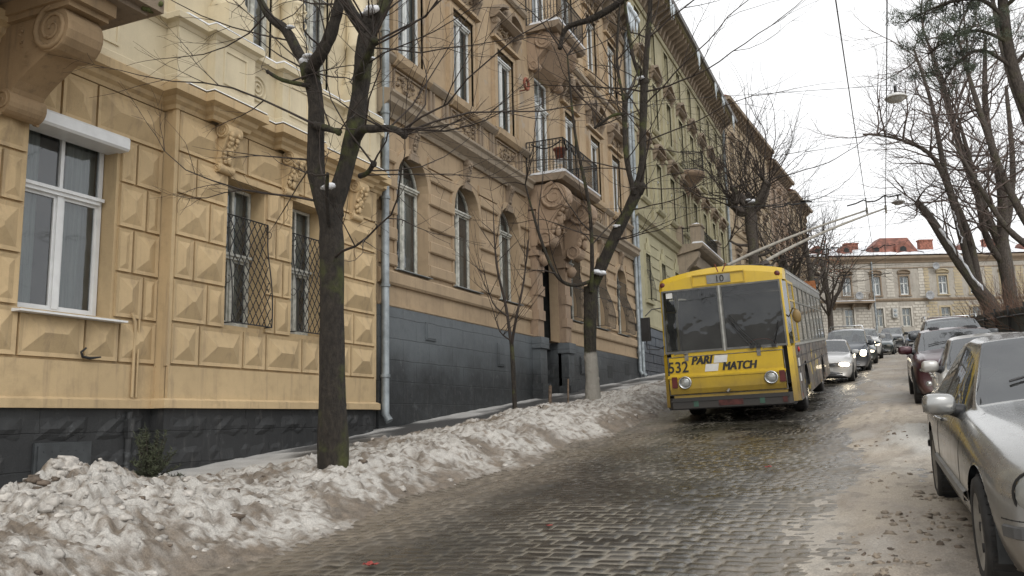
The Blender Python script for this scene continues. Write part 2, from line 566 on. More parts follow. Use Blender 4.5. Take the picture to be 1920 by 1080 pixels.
def mk_snow():
    ys = sp(1.5, 100, 0.0045, 0.022)
    xs = np.concatenate([np.arange(-7.9, -4.0, 0.026)])
    X, Y = np.meshgrid(xs, ys)
    n0 = fbm(X * 1.3, Y * 0.8, 5, 200)
    e = X + (n0 - 0.5) * 0.7
    far = 1 - 0.45 * sstep(6, 30, Y)
    prof = (1 - sstep(-5.8, -4.5, e)) * sstep(-7.7, -6.6, e)
    amp = (0.05 + 0.36 * fbm(X * 0.9, Y * 0.55, 4, 210)) * (0.8 + 0.2 * far)
    H = prof * amp
    amp = amp * (1 - 0.6 * np.exp(-((Y - 7.3) / 1.5) ** 2))
    m = np.exp(-(((X + 6.85) / 0.75) ** 2 + ((Y - 5.45) / 0.75) ** 2))
    H += 0.36 * m * prof * (0.7 + 0.6 * fbm(X * 2, Y * 2, 4, 220))
    dw = (fbm(X * 3, Y * 3, 2, 222) - 0.5) * 0.5
    w1, v1, s1 = worley(X * 3.6 + dw, Y * 3.6 + dw, 230)
    w2, v2, s2 = worley(X * 10 + dw, Y * 10 - dw, 240)
    lump = 0.085 * sstep(0.0, 0.22, s1 - w1) * (v1 ** 1.3) + 0.045 * sstep(0, 0.3, s2 - w2) * v2
    H += (prof ** 0.6) * lump * (0.55 + 0.9 * m + 0.35 * n0)
    H += prof * (fbm(X * 10, Y * 10, 6, 250, .68) - 0.5) * 0.15
    H -= 0.05 * (1 - prof)
    Z = gz(X + bend(Y), Y) * 1.0 + H
    # gutter side is dirtiest
    dirt = fbm(X * 2.4, Y * 1.9, 5, 260, 0.62)
    side = sstep(-5.75, -4.6, e)
    crack = 1 - sstep(0.02, 0.16, s2 - w2)
    nearb = np.exp(-((Y - 5.0) / 2.5) ** 2)
    d = sstep(0.50, 0.76, dirt + side * 0.24 + 0.07 * crack + 0.05 * nearb) * 0.88
    d = np.clip(d + (v2 > 0.93) * 0.5 + sstep(0.62, 0.7, fbm(X * 9, Y * 9, 3, 270)) * 0.5, 0, 1)
    d = np.clip(d + sstep(0.56, 0.70, fbm(X * 26, Y * 26, 3, 275)) * 0.7, 0, 0.95)
    d = np.maximum(d, (1 - sstep(0.0, 0.09, H)) * 0.75)
    clean = np.array([0.53, 0.505, 0.465]) * (0.85 + 0.25 * fbm(X * 5, Y * 5, 4, 280))[..., None]
    dc = np.array([0.165, 0.13, 0.095]) * (0.35 + 1.3 * fbm(X * 13, Y * 13, 5, 290, .65))[..., None]
    col = clean * (1 - d[..., None]) + dc * d[..., None]
    rg = np.full(X.shape, 0.75) - 0.2 * d
    sheet('snow_bank', X + bend(Y), Y, Z, MSNOW, {'col': col, 'rgh': np.repeat(rg[..., None], 3, -1)})


def mk_walk():
    ys = sp(1.5, 100, 0.012, 0.04)
    xs = np.arange(-9.9, -6.5, 0.06)
    X, Y = np.meshgrid(xs, ys)
    Z = gz(np.full(X.shape, -9.0) + bend(Y), Y) + 0.02 + (fbm(X * 1.5, Y * 1.5, 4, 300) - 0.5) * 0.03
    n = fbm(X * 1.2, Y * 0.5, 5, 310)
    k = sstep(0.48, 0.64, n + 0.10 * sstep(-8.3, -7.2, X) + 0.16 * (1 - sstep(-9.6, -9.05, X)))
    Z += k * 0.035 * fbm(X * 6, Y * 6, 3, 320)
    a = np.array([0.085, 0.082, 0.08]); b = np.array([0.50, 0.49, 0.47])
    col = a * (1 - k[..., None]) + b * k[..., None] * (0.6 + 0.6 * fbm(X * 4, Y * 4, 4, 330))[..., None]
    rg = 0.32 + 0.4 * k
    sheet('pavement', X + bend(Y), Y, Z, MWALK, {'col': col, 'rgh': np.repeat(rg[..., None], 3, -1)})


def mk_verge():
    ys = sp(1.8, 110, 0.0046, 0.024)
    xs = np.concatenate([np.arange(-1.9, 2.8, 0.03), np.arange(2.8, 12, 0.15)])
    X, Y = np.meshgrid(xs, ys)
    e = X + (fbm(X * 1.2, Y * 0.45, 5, 400) - 0.5) * 0.9
    up = sstep(-1.3, -0.2, e)
    H = -0.06 + 0.10 * up + 0.07 * (fbm(X * 1.1, Y * 0.8, 5, 410) - 0.5) * up
    w1, v1, s1 = worley(X * 7, Y * 7, 420)
    cl = sstep(0.56, 0.7, fbm(X * 0.9 + 5, Y * 0.6, 4, 430)) * up
    H += 0.10 * (0.6 - w1).clip(0, 1) * v1 * cl + 0.03 * (fbm(X * 10, Y * 10, 4, 440) - 0.5) * up
    # tyre ruts with lug marks near the road
    for x0 in (-0.62, -0.38, 0.05):
        g = np.exp(-((X - x0 - 0.02 * Y + (fbm(X * 0, Y * 0.3, 2, 444) - 0.5) * 0.5) / 0.085) ** 2)
        H -= g * 0.03 * up * (0.7 + 0.6 * np.sin(Y * 70 + X * 20)) * vnoise(X * 0.5, Y * 0.4, 446)
    sn = np.exp(-(((X - 0.35) / 0.55) ** 2 + ((Y - 12.6) / 2.4) ** 2))
    snm = sstep(0.3, 0.85, sn + 0.9 * (fbm(X * 3, Y * 2, 4, 450) - 0.5))
    H += snm * 0.07
    Z = gz(np.maximum(X, -1.2) + bend(Y), Y) + H
    c0 = np.array([0.42, 0.365, 0.295]); c1 = np.array([0.31, 0.265, 0.215]); c2 = np.array([0.52, 0.50, 0.46])
    k = sstep(0.35, 0.66, fbm(X * 1.6, Y * 0.7, 5, 460, 0.6))
    col = c0 * k[..., None] + c1 * (1 - k[..., None])
    sp_ = sstep(0.60, 0.68, fbm(X * 8, Y * 6, 4, 470))[..., None]
    col = col * (1 - 0.25 * sp_)
    wh = np.maximum(snm, 0.35 * sstep(0.56, 0.7, fbm(X * 1.1 + 9, Y * 0.5, 4, 480)))[..., None]
    col = col * (1 - wh) + c2 * wh
    rg = 0.55 + 0.25 * k
    sheet('sandy_slush_verge', X + bend(Y), Y, Z, MVERGE, {'col': col, 'rgh': np.repeat(rg[..., None], 3, -1)})


mk_terrain(); mk_road(); mk_snow(); mk_walk(); mk_verge()
# ---------- building kit ----------
# local axes of every facade: x = out of the wall, y = along the street (uphill), z = up
def arc_pts(yc, hw, zs, rise, n=10):
    """half ellipse from (yc-hw, zs) over the top to (yc+hw, zs)"""
    return [(yc - hw * math.cos(PI * i / n), zs + rise * math.sin(PI * i / n)) for i in range(n + 1)]


def wall(mb, x, y0, y1, z0, z1, ops, depth=0.3, m=0, mr=None, mroom=1, room=1.0):
    """front skin with openings (ya, yb, za, zb, rise), their reveals and the dark room behind"""
    mr = m if mr is None else mr
    ys = sorted({y0, y1, *[q for o in ops for q in (o[0], o[1]) if y0 < q < y1]})
    zs = sorted({z0, z1, *[q for o in ops for q in (o[2], o[3]) if z0 < q < z1]})
    for a, b in zip(ys[:-1], ys[1:]):
        run = None
        for c, d in zip(zs[:-1], zs[1:]):
            ym, zm = (a + b) / 2, (c + d) / 2
            if any(o[0] < ym < o[1] and o[2] < zm < o[3] for o in ops): continue
            mb.quad((x, a, c), (x, b, c), (x, b, d), (x, a, d), m)
    for o in ops:
        ya, yb, za, zb = o[:4]; rise = o[4] if len(o) > 4 else 0
        xb = x - depth
        if rise:
            yc, hw = (ya + yb) / 2, (yb - ya) / 2
            A = arc_pts(yc, hw, zb - rise, rise, 12)
            for i in range(12):
                p, q = A[i], A[i + 1]
                cy = ya if i < 6 else yb
                mb.add([(x, cy, zb), (x, q[0], q[1]), (x, p[0], p[1])], [(2, 1, 0)], m)
                mb.quad((x, p[0], p[1]), (x, q[0], q[1]), (xb, q[0], q[1]), (xb, p[0], p[1]), mr)
            zt = zb - rise
        else:
            zt = zb
            mb.quad((x, ya, zb), (x, yb, zb), (xb, yb, zb), (xb, ya, zb), mr)
        mb.quad((x, ya, za), (x, ya, zt), (xb, ya, zt), (xb, ya, za), mr)
        mb.quad((x, yb, za), (xb, yb, za), (xb, yb, zt), (x, yb, zt), mr)
        mb.quad((x, ya, za), (xb, ya, za), (xb, yb, za), (x, yb, za), mr)
        e = 0.25; c = xb - room
        if not rise:
            pass
        # room: ring behind the reveal, sides, back
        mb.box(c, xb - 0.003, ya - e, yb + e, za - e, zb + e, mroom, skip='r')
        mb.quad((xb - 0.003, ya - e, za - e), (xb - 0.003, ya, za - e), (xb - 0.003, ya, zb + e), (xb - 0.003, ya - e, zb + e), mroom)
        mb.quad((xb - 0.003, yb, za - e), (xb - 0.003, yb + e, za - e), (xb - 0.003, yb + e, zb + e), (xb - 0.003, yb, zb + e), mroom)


WC = {}


def win_meshes(key, w, h, rise=0, trans=0.36, mull=2, frame=MFRAMEO, t=0.055, curt=1, seed=0, bars=0):
    """frame, pane and curtain meshes of a casement window; origin at the middle of its foot, x = out"""
    if key in WC: return WC[key]
    rg = random.Random(seed + len(WC))
    hw = w / 2
    f = MB()
    zt = h - rise
    d = 0.05
    f.box(-d, 0, -hw, -hw + t, 0, zt); f.box(-d, 0, hw - t, hw, 0, zt)
    f.box(-d, 0.012, -hw + t, hw - t, 0, t * 1.2)
    if rise:
        A = arc_pts(0, hw, zt, rise, 14); B = arc_pts(0, hw - t, zt, rise - t, 14)
        for i in range(14):
            for x, s in ((0, 1), (-d, -1)):
                q = [(x, *A[i]), (x, *A[i + 1]), (x, *B[i + 1]), (x, *B[i])]
                f.add(q, [(3, 2, 1, 0) if s > 0 else (0, 1, 2, 3)])
            f.add([(0, *B[i]), (0, *B[i + 1]), (-d, *B[i + 1]), (-d, *B[i])], [(0, 1, 2, 3)])
    else:
        f.box(-d, 0, -hw + t, hw - t, h - t, h)
    ztr = zt if rise and trans is None else h * (1 - (trans or 0))
    if trans or rise:
        f.box(-d, 0.05, -hw + t, hw - t, ztr - 0.05, ztr + 0.05)
        f.box(0.05, 0.08, -hw + t * .3, hw - t * .3, ztr + 0.0, ztr + 0.045)
    else: ztr = h - t
    n = mull
    for i in range(1, n):
        y = -hw + t + (w - 2 * t) * i / n
        f.box(-d, 0.02, y - 0.045, y + 0.045, t * 1.2, ztr - 0.05)
        if not rise: f.box(-d, 0.01, y - 0.025, y + 0.025, ztr + 0.05, h - t)
        else: f.box(-d, 0.01, y - 0.02, y + 0.02, ztr + 0.05, h - t)
    # sash rails
    for i in range(n):
        a = -hw + t + (w - 2 * t) * i / n + (0.045 if i else 0); b = -hw + t + (w - 2 * t) * (i + 1) / n - (0.045 if i < n - 1 else 0)
        for (p, q) in ((a, a + 0.035), (b - 0.035, b)): f.box(-d + 0.008, -0.006, p, q, t * 1.2, ztr - 0.05)
        f.box(-d + 0.008, -0.006, a + 0.035, b - 0.035, t * 1.2, t * 1.2 + 0.04); f.box(-d + 0.008, -0.006, a + 0.035, b - 0.035, ztr - 0.09, ztr - 0.05)
        for k in range(bars):
            z = t * 1.2 + (ztr - t) * (k + 1) / (bars + 1); f.box(-d + 0.008, -0.006, a + .035, b - .035, z - 0.012, z + 0.012)
    g = MB()
    if rise:
        g.add([(-0.03, *p) for p in arc_pts(0, hw - t * .5, zt, rise - t * .5, 14)], [tuple(range(15))[::-1]])
        g.quad((-0.03, -hw + t * .5, 0.02), (-0.03, hw - t * .5, 0.02), (-0.03, hw - t * .5, zt), (-0.03, -hw + t * .5, zt))
    else:
        g.quad((-0.03, -hw + t * .5, 0.02), (-0.03, hw - t * .5, 0.02), (-0.03, hw - t * .5, h - t * .5), (-0.03, -hw + t * .5, h - t * .5))
    c = MB()
    if curt:
        def drape(a, b, z0, z1):
            k = max(4, int((b - a) / 0.035)); vs = []
            ph = rg.uniform(0, 6)
            for i in range(k + 1):
                y = a + (b - a) * i / k
                xx = -0.16 + 0.02 * math.sin(i * 1.9 + ph) + rg.uniform(-.006, .006)
                vs += [(xx, y, z0), (xx, y, z1)]
            c.add(vs, [(2 * i, 2 * i + 2, 2 * i + 3, 2 * i + 1) for i in range(k)], 0, True)
        if curt == 1: drape(-hw + .02, hw - .02, 0.03, h - rise * 0.5)
        elif curt == 2: drape(-hw + .02, -hw * 0.35, 0.03, h - rise * 0.5); drape(hw * 0.3, hw - .02, 0.03, h - rise * 0.5)
        elif curt == 3: drape(-hw + .02, hw - .02, 0.03, h * 0.55)
    WC[key] = (f.mesh('window', frame), g.mesh('pane', MGLASS), c.mesh('curtain', MCURT) if curt else None)
    return WC[key]


def add_win(parent, ms, loc, rot=0, name='window'):
    w = put(name, ms[0], parent, loc, (0, 0, rot))
    put('pane', ms[1], w)
    if ms[2]: put('curtain', ms[2], w)
    return w


def sill(mb, x, ya, yb, z, out=0.12, th=0.07, m=0):
    mb.prism([(x - 0.1, z - th), (x + out, z - th), (x + out, z - 0.015), (x - 0.1, z + 0.012)], 'y', ya, yb, m)


def surround(mb, x, ya, yb, za, zb, t=0.14, out=0.05, m=0, ear=True):
    """moulded architrave round a window: two fillets"""
    for (tt, oo) in ((t, out * 0.55), (t * 0.45, out)):
        a, b, c = ya - 0.0, yb + 0.0, zb
        mb.box(x - .01, x + oo, a - tt, a + .004, za, c + tt, m)
        mb.box(x - .01, x + oo, b - .004, b + tt, za, c + tt, m)
        mb.box(x - .01, x + oo - .002, a + .004, b - .004, c - .004, c + tt, m)


def pediment(mb, x, yc, hw, z, h=0.45, out=0.22, kind='tri', m=0):
    """cornice bar with a gable or a bow over it"""
    mb.prism([(x - .01, z), (x + out * .45, z), (x + out, z + 0.10), (x + out, z + 0.15), (x - .01, z + 0.17)], 'y', yc - hw, yc + hw, m)
    if kind == 'flat': return
    n = 8
    pts = []
    for i in range(n + 1):
        u = -1 + 2 * i / n
        q = (1 - abs(u)) if kind == 'tri' else math.sqrt(max(0, 1 - u * u * 0.93)) - 0.26
        pts.append((yc + u * hw * 0.98, z + 0.17 + h * max(q, 0.0)))
    for i in range(n):
        a, b = pts[i], pts[i + 1]
        if kind == 'broken' and abs((a[0] + b[0]) / 2 - yc) < hw * 0.3: continue
        vs = []
        for p in (a, b):
            vs += [(x - .01, p[0], p[1]), (x + out, p[0], p[1]), (x + out, p[0], p[1] + 0.10), (x - .01, p[0], p[1] + 0.13)]
        mb.add(vs, [(0, 1, 5, 4), (1, 2, 6, 5), (2, 3, 7, 6), (4, 5, 6, 7), (3, 2, 1, 0)], m)
        mb.quad((x + out * .25, a[0], z + 0.16), (x + out * .25, b[0], z + 0.16), (x + out * .25, b[0], b[1]), (x + out * .25, a[0], a[1]), m)


def ornament(mb, x, yc, z0, w, h, out=0.12, m=0, seed=0, n=None):
    """foliage relief: knot of leaves and curls"""
    rg = random.Random(seed)
    n = n or int(14 + 30 * w * h)
    for i in range(n):
        u, v = rg.uniform(-1, 1), rg.uniform(-1, 1)
        y = yc + u * w / 2 * 0.9; z = z0 + h / 2 + v * h / 2 * 0.9
        s = min(w, h) * rg.uniform(0.07, 0.16)
        if rg.random() < 0.45:
            pts = []; a0 = rg.uniform(0, 6.28); q = rg.choice((-1, 1))
            for k in range(7):
                rr = s * 1.6 * (1 - k / 8); a = a0 + q * k * 0.85
                pts.append((x + out * 0.45, y + rr * math.cos(a), z + rr * math.sin(a)))
            mb.tube(pts, [s * .32 * (1 - k / 9) for k in range(7)], 4, m, cap=False)
        else:
            T = Matrix.Translation((x + out * .25, y, z)) @ Matrix.Rotation(rg.uniform(0, 6.28), 4, 'X') @ Matrix.Rotation(rg.uniform(-.5, .5), 4, 'Z')
            mb.blob((0, 0, 0), (out * .5, s * .42, s), 5, 4, m, T)


def volute(mb, c, r, y0, y1, m=0, turns=2.2, dirn=1, a0=0.0):
    """scroll: a spiral ribbon extruded along y; c = (x, z)"""
    pts = []
    n = int(turns * 12)
    for i in range(n + 1):
        a = a0 + dirn * 2 * PI * turns * i / n
        rr = r * (1 - 0.86 * i / n)
        pts.append((c[0] + rr * math.cos(a), c[1] + rr * math.sin(a), rr))
    for s, yy in ((-1, y0), (1, y1)):
        mb.tube([(p[0], yy, p[1]) for p in pts], [max(0.012, p[2] * 0.16) for p in pts], 5, m)
    mb.lathe([(0.001, y0 + .004), (r * 0.97, y0 + .004), (r, y0 + .03), (r, y1 - .03), (r * 0.97, y1 - .004), (0.001, y1 - .004)], (c[0], 0, c[1]), 'y', 18, m, sm=False)


def console(mb, x, yc, z0, z1, out, w, m=0, mask=True, seed=1):
    """bracket: big scroll on top, small one at the foot, S-shaped body, leaf or mask on the face"""
    h = z1 - z0; y0, y1 = yc - w / 2, yc + w / 2
    R1 = min(out * 0.42, h * 0.24); R2 = R1 * 0.55
    c1 = (x + out - R1, z1 - R1); c2 = (x + R2 * 1.25, z0 + R2)
    volute(mb, c1, R1, y0, y1, m, 2.2, 1, PI / 2)
    volute(mb, c2, R2, y0, y1, m, 1.8, -1, -PI / 2)
    n = 10; body = []
    for i in range(n + 1):
        u = i / n
        xx = c1[0] + R1 * .9 + (c2[0] + R2 * .6 - c1[0] - R1 * .9) * (u * u * (3 - 2 * u)) ; zz = c1[1] + (c2[1] - c1[1]) * u
        body.append((xx - R1 * .25 * math.sin(PI * u), zz))
    poly = [(x - .01, z1 - .01)] + [(c1[0], z1 - .01)] + body + [(x - .01, z0 + R2 * .4)]
    mb.prism(poly, 'y', y0 + w * .07, y1 - w * .07, m)
    if mask:
        rg = random.Random(seed)
        for k in range(9):
            u = 0.12 + 0.8 * k / 9; i = int(u * n); px, pz = body[i]
            for s in (-1, 1):
                mb.blob((px + .02, yc + s * w * rg.uniform(.12, .3), pz + rg.uniform(-.02, .02)), (out * .1, w * .14, h * .06), 6, 4, m, jit=.2, rg=rg)
        px, pz = body[5]
        mb.blob((px + out * .06, yc, pz), (out * .14, w * .23, h * .13), 8, 6, m)
        mb.blob((px + out * .20, yc, pz - h * .01), (out * .05, w * .06, h * .05), 6, 4, m)
        mb.blob((px, yc, pz - h * .2), (out * .1, w * .16, h * .1), 6, 4, m)
        volute(mb, (px + out * .04, pz + h * .22), out * .1, yc - w * .1, yc + w * .1, m, 1.3)


def pyramid(mb, x, y0, y1, z0, z1, h=0.09, g=0.018, m=0):
    """diamond-pointed ashlar: flat rim, chamfer, hipped point"""
    y0 += g; y1 -= g; z0 += g; z1 -= g
    e = 0.045
    mb.box(x - .01, x + e, y0, y1, z0, z1, m, skip='lr')
    r = min(0.055, (y1 - y0) * .18)
    a, b, c, d = y0 + r, y1 - r, z0 + r, z1 - r
    xe = x + e; xi = xe - 0.012
    o = [(xe, y0, z0), (xe, y1, z0), (xe, y1, z1), (xe, y0, z1)]; i = [(xi, a, c), (xi, b, c), (xi, b, d), (xi, a, d)]
    mb.add(o + i, [(0, 1, 5, 4), (1, 2, 6, 5), (2, 3, 7, 6), (3, 0, 4, 7)], m)
    w, t = b - a, d - c
    xt = xi + h * min(1, min(w, t) / 0.45)
    if w >= t: p, q = (xt, a + t / 2, (c + d) / 2), (xt, b - t / 2, (c + d) / 2); f = [(0, 1, 5, 4), (1, 2, 5), (2, 3, 4, 5), (3, 0, 4)]
    else: p, q = (xt, (a + b) / 2, c + w / 2), (xt, (a + b) / 2, d - w / 2); f = [(0, 1, 4), (1, 2, 5, 4), (2, 3, 5), (3, 0, 4, 5)]
    mb.add(i + [p, q], f, m)


def rocky(mb, x, y0, y1, z0, z1, rg, m=0, out=0.06):
    """rock-faced block"""
    n, k = max(3, int((y1 - y0) / .12)), max(3, int((z1 - z0) / .1))
    vs = []
    for i in range(k + 1):
        for j in range(n + 1):
            ed = min(i, k - i, j, n - j)
            xx = x - 0.01 if ed == 0 else x + out * (0.5 if ed == 1 else 0.8) + rg.uniform(-.02, .025)
            vs.append((xx, y0 + (y1 - y0) * j / n, z0 + (z1 - z0) * i / k))
    fs = [(i * (n + 1) + j, i * (n + 1) + j + 1, (i + 1) * (n + 1) + j + 1, (i + 1) * (n + 1) + j) for i in range(k) for j in range(n)]
    mb.add(vs, fs, m, False)


def grille(w, h, bulge=0.18, diamond=True, z0=0.0, step=0.14):
    """window guard: bars that belly outward at the foot"""
    g = MB()
    def bx(z):
        u = max(0, 1 - (z / (h * 0.75)))
        return 0.03 + bulge * math.sin(min(1, u * 1.25) * PI / 2 if u < .8 else PI / 2 * (1 - (u - .8) * 1.2))
    r = 0.009
    n = int(w / step)
    if diamond:
        for s in (-1, 1):
            k = -int(h / step) - 1
            while k * step < w:
                pts = []
                for i in range(13):
                    z = h * i / 12; y = k * step + z * 0.62
                    if 0 <= y <= w: pts.append((bx(z), (y - w / 2) * s, z))
                if len(pts) > 1: g.tube(pts, r, 4, 0, cap=False)
                k += 1
    else:
        for i in range(n + 1):
            y = -w / 2 + w * i / n
            g.tube([(bx(h * k / 10), y, h * k / 10) for k in range(11)], r, 4, 0, cap=False)
    for z in ((0.01, h * .5, h * .72, h) if not diamond else (0.01, h)):
        g.tube([(0.0, -w / 2, z), (bx(z), -w / 2, z), (bx(z), w / 2, z), (0.0, w / 2, z)], r * 1.25, 4, 0, cap=False, sm=False)
    for s in (-1, 1):
        g.tube([(bx(h * k / 10), s * w / 2, h * k / 10) for k in range(11)], r * 1.3, 4, 0, cap=False)
        for q in (0.2, .45):
            g.tube([(bx(h) + .02 + .06 * math.sin(a), s * w / 2, h * q * 2 + .06 * math.cos(a)) for a in [k * .7 for k in range(9)]], .006, 4, 0, cap=False)
    return g.mesh('grille', MIRON)


def railing(mb, path, z0, h=1.0, step=0.13, curls=True, r=0.011, bands=True):
    """iron balustrade along plan path"""
    for a, b in zip(path[:-1], path[1:]):
        A, B = Vector((*a, 0)), Vector((*b, 0)); L = (B - A).length; n = max(2, round(L / step))
        for z, rr in ((z0 + .05, .016), (z0 + h, .022), (z0 + h - .16, .012)) if bands else ((z0 + .05, .016), (z0 + h, .022)):
            mb.tube([A + Vector((0, 0, z)), B + Vector((0, 0, z))], rr, 4, 0, sm=False)
        for i in range(n + 1):
            p = A.lerp(B, i / n)
            mb.tube([p + Vector((0, 0, z0)), p + Vector((0, 0, z0 + h))], r * (1.6 if i in (0, n) else 1), 4, 0, cap=False)
            if curls and i < n:
                q = A.lerp(B, (i + .5) / n); d = (B - A).normalized()
                for zc, rad in ((z0 + h - .08, .05), (z0 + .22, .055), (z0 + .5, .05)):
                    mb.tube([q + d * rad * math.cos(t) + Vector((0, 0, zc + rad * math.sin(t))) for t in [k * 1.05 for k in range(7)]], .006, 3, 0, cap=False)


def closed_body(mb, x, y0, y1, z0, z1, back=9.0, m=0, mroof=2):
    """sides, back and top behind a facade skin"""
    mb.box(x - back, x - 2.2, y0 + .02, y1 - .02, z0, z1, m)
    mb.quad((x - 2.2, y0 + .01, z0), (x, y0 + .01, z0), (x, y0 + .01, z1), (x - 2.2, y0 + .01, z1), m)
    mb.quad((x, y1 - .01, z0), (x - 2.2, y1 - .01, z0), (x - 2.2, y1 - .01, z1), (x, y1 - .01, z1), m)
    mb.quad((x, y0, z1), (x, y1, z1), (x - 2.3, y1, z1), (x - 2.3, y0, z1), mroof)


def drainpipe(parent, x, y, z0, z1, r=0.07, off=(0, 0, 0), bendtop=True):
    mb = MB(off)
    mb.tube([(x + .12, y, z1 - .0), (x + .12, y, z0 + .25), (x + .22, y, z0 + .1)], r, 10, 0, sm=True)
    z = z0 + 1.0
    while z < z1 - .3:
        mb.tube([(x + .12, y, z), (x + .12, y, z + .06)], r * 1.22, 10, 0)
        mb.box(x - .01, x + .06, y - .012, y + .012, z + .02, z + .04)
        z += 1.9
    if bendtop: mb.tube([(x + .12, y, z1), (x + .22, y, z1 + .3), (x + .7, y, z1 + .75)], r, 10, 0)
    return mb.build('drainpipe', MMETAL, parent)
# ---------- yellow house with diamond-pointed stone (nearest) ----------
def b1():
    X = -9.7; XA = -9.45; zb = -0.9
    off = (X, 5.0, zb)
    root = empty('apartment_house', off, 'nearest yellow house with diamond-pointed stonework above a black plinth', 'house', 'houses along the left side of the street')
    Y0, Y1 = 2.0, 15.08
    W1 = (7.05, 8.41, 1.50, 4.0); W2 = (10.33, 11.22, 1.6, 3.95); W3 = (11.95, 12.85, 1.6, 3.95); W0 = (4.0, 5.3, 1.5, 4.0)
    mb = MB(off)
    wall(mb, X, Y0, 9.2, 0.3, 5.1, [W0, W1], 0.29, 0, mroom=1)
    wall(mb, XA, 9.2, 14.6, 0.3, 5.1, [W2, W3], 0.34, 0, mroom=1)
    mb.quad((X, 9.2, .3), (XA, 9.2, .3), (XA, 9.2, 5.1), (X, 9.2, 5.1), 0)
    mb.quad((XA, 14.6, .3), (X, 14.6, .3), (X, 14.6, 5.1), (XA, 14.6, 5.1), 0)
    wall(mb, X, 14.6, Y1, 0.3, 5.1, [], 0.3)
    up = 6.3
    uo = [(7.1, 8.4, up + .05, 9.0), (10.56, 11.38, up + .05, 9.0), (12.2, 13.05, up + .05, 9.0), (3.9, 5.2, up + .05, 9.0)]
    uo2 = [(a, b, 10.8, 13.2) for a, b, c, d in uo]
    # the upper floors are painted cream
    wall(mb, X, Y0, 9.2, 5.1, 15.5, [q for q in uo + uo2 if q[1] < 9], 0.2, 2)
    wall(mb, XA - .1, 9.2, 14.6, 5.1, 15.5, [q for q in uo + uo2 if q[0] > 9.2], 0.12, 2)
    mb.quad((X, 9.2, 5.1), (XA - .1, 9.2, 5.1), (XA - .1, 9.2, 15.5), (X, 9.2, 15.5), 2)
    mb.quad((XA - .1, 14.6, 5.1), (X, 14.6, 5.1), (X, 14.6, 15.5), (XA - .1, 14.6, 15.5), 2)
    wall(mb, X, 14.6, Y1, 5.1, 15.5, [], 0.3, 2)
    closed_body(mb, X - .02, Y0, Y1, -1.2, 15.4, m=2, mroof=3)
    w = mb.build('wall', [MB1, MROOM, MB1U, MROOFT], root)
    # rustication
    st = MB(off)
    Z = [0.92, 1.54, 2.18, 2.82, 3.46, 4.10, 4.74]
    def course(x, ya, yb, i, L=0.62, flip=False):
        y = ya; k = 0
        n = yb - ya
        cuts = [0.36, 0.64] if (i % 2 == 0) != flip else [0.64, 0.36]
        if n < 0.5: cuts = [1.0]
        elif n > 1.25:
            cuts = []; y_ = 0
            c = 0.95 if i % 2 else 0.55
            while y_ + c < n - .3: cuts.append(c); y_ += c; c = 0.95 if c < .9 else 0.55
            cuts.append(n - y_); s = sum(cuts); cuts = [q / s for q in cuts]
        for q in cuts:
            pyramid(st, x, y, y + q * n, Z[i], Z[i + 1], m=0); y += q * n
    for i in range(1, 5): course(X, 8.45, 9.2, i); course(X, 6.1, 7.03, i); course(X, 5.32, 6.1, i, flip=True)
    course(X, Y0, 9.2, 0); course(X, Y0, 9.2, 5)
    for i in range(1, 5):
        course(XA, 9.24, 10.31, i); course(XA, 11.25, 11.93, i, flip=True); course(XA, 12.88, 14.58, i)
    course(XA, 9.24, 14.58, 0, flip=True); course(XA, 9.24, 14.58, 5, flip=True)
    st.box(X - .01, X + .05, Y0, 9.2, .42, .90); st.box(XA - .01, XA + .05, 9.2, 14.6, .42, .90)
    for y in (9.2, 14.6): st.box(XA - .04, XA + .03, y - .02, y + .05, 0.9, 4.74)
    st.box(XA - .3, XA + .07, 10.33, 14.5, 3.955, 4.06)
    st.build('diamond_stonework', MB1, root)
    # base moulding, cornices following the plan
    pl = [(X, Y0), (X, 9.2), (XA, 9.2), (XA, 14.6), (X, 14.6), (X, Y1)]
    pc = [(X, Y0), (X, 9.2), (XA, 9.2), (XA, 9.8), (XA + .16, 9.8), (XA + .16, 10.53), (XA, 10.53), (XA, 11.42), (XA + .16, 11.42), (XA + .16, 12.14), (XA, 12.14), (XA, 13.45), (XA + .16, 13.45), (XA + .16, 14.2), (XA, 14.2), (XA, 14.6), (X, 14.6), (X, Y1)]
    c = MB(off)
    c.sweep([(-.02, .30), (.10, .30), (.10, .41), (.05, .44), (-.02, .44)], pl)
    c.sweep([(-.02, 4.74), (.05, 4.74), (.07, 4.80), (.13, 4.84), (.15, 4.90), (.26, 4.94), (.26, 5.07), (.22, 5.10), (-.02, 5.13)], pc)
    c.build('string_course', MB1, root)
    s2 = MB(off)
    s2.sweep([(-.02, 5.13), (.14, 5.13), (.14, 5.24), (.10, 5.27), (-.02, 5.27)], pc)
    s2.sweep([(-.02, 5.27), (.09, 5.27), (.09, 6.02), (-.02, 6.02)], pc)
    s2.sweep([(-.02, 6.02), (.10, 6.02), (.13, 6.08), (.2, 6.11), (.2, 6.2), (.17, 6.23), (-.02, 6.25)], pc)
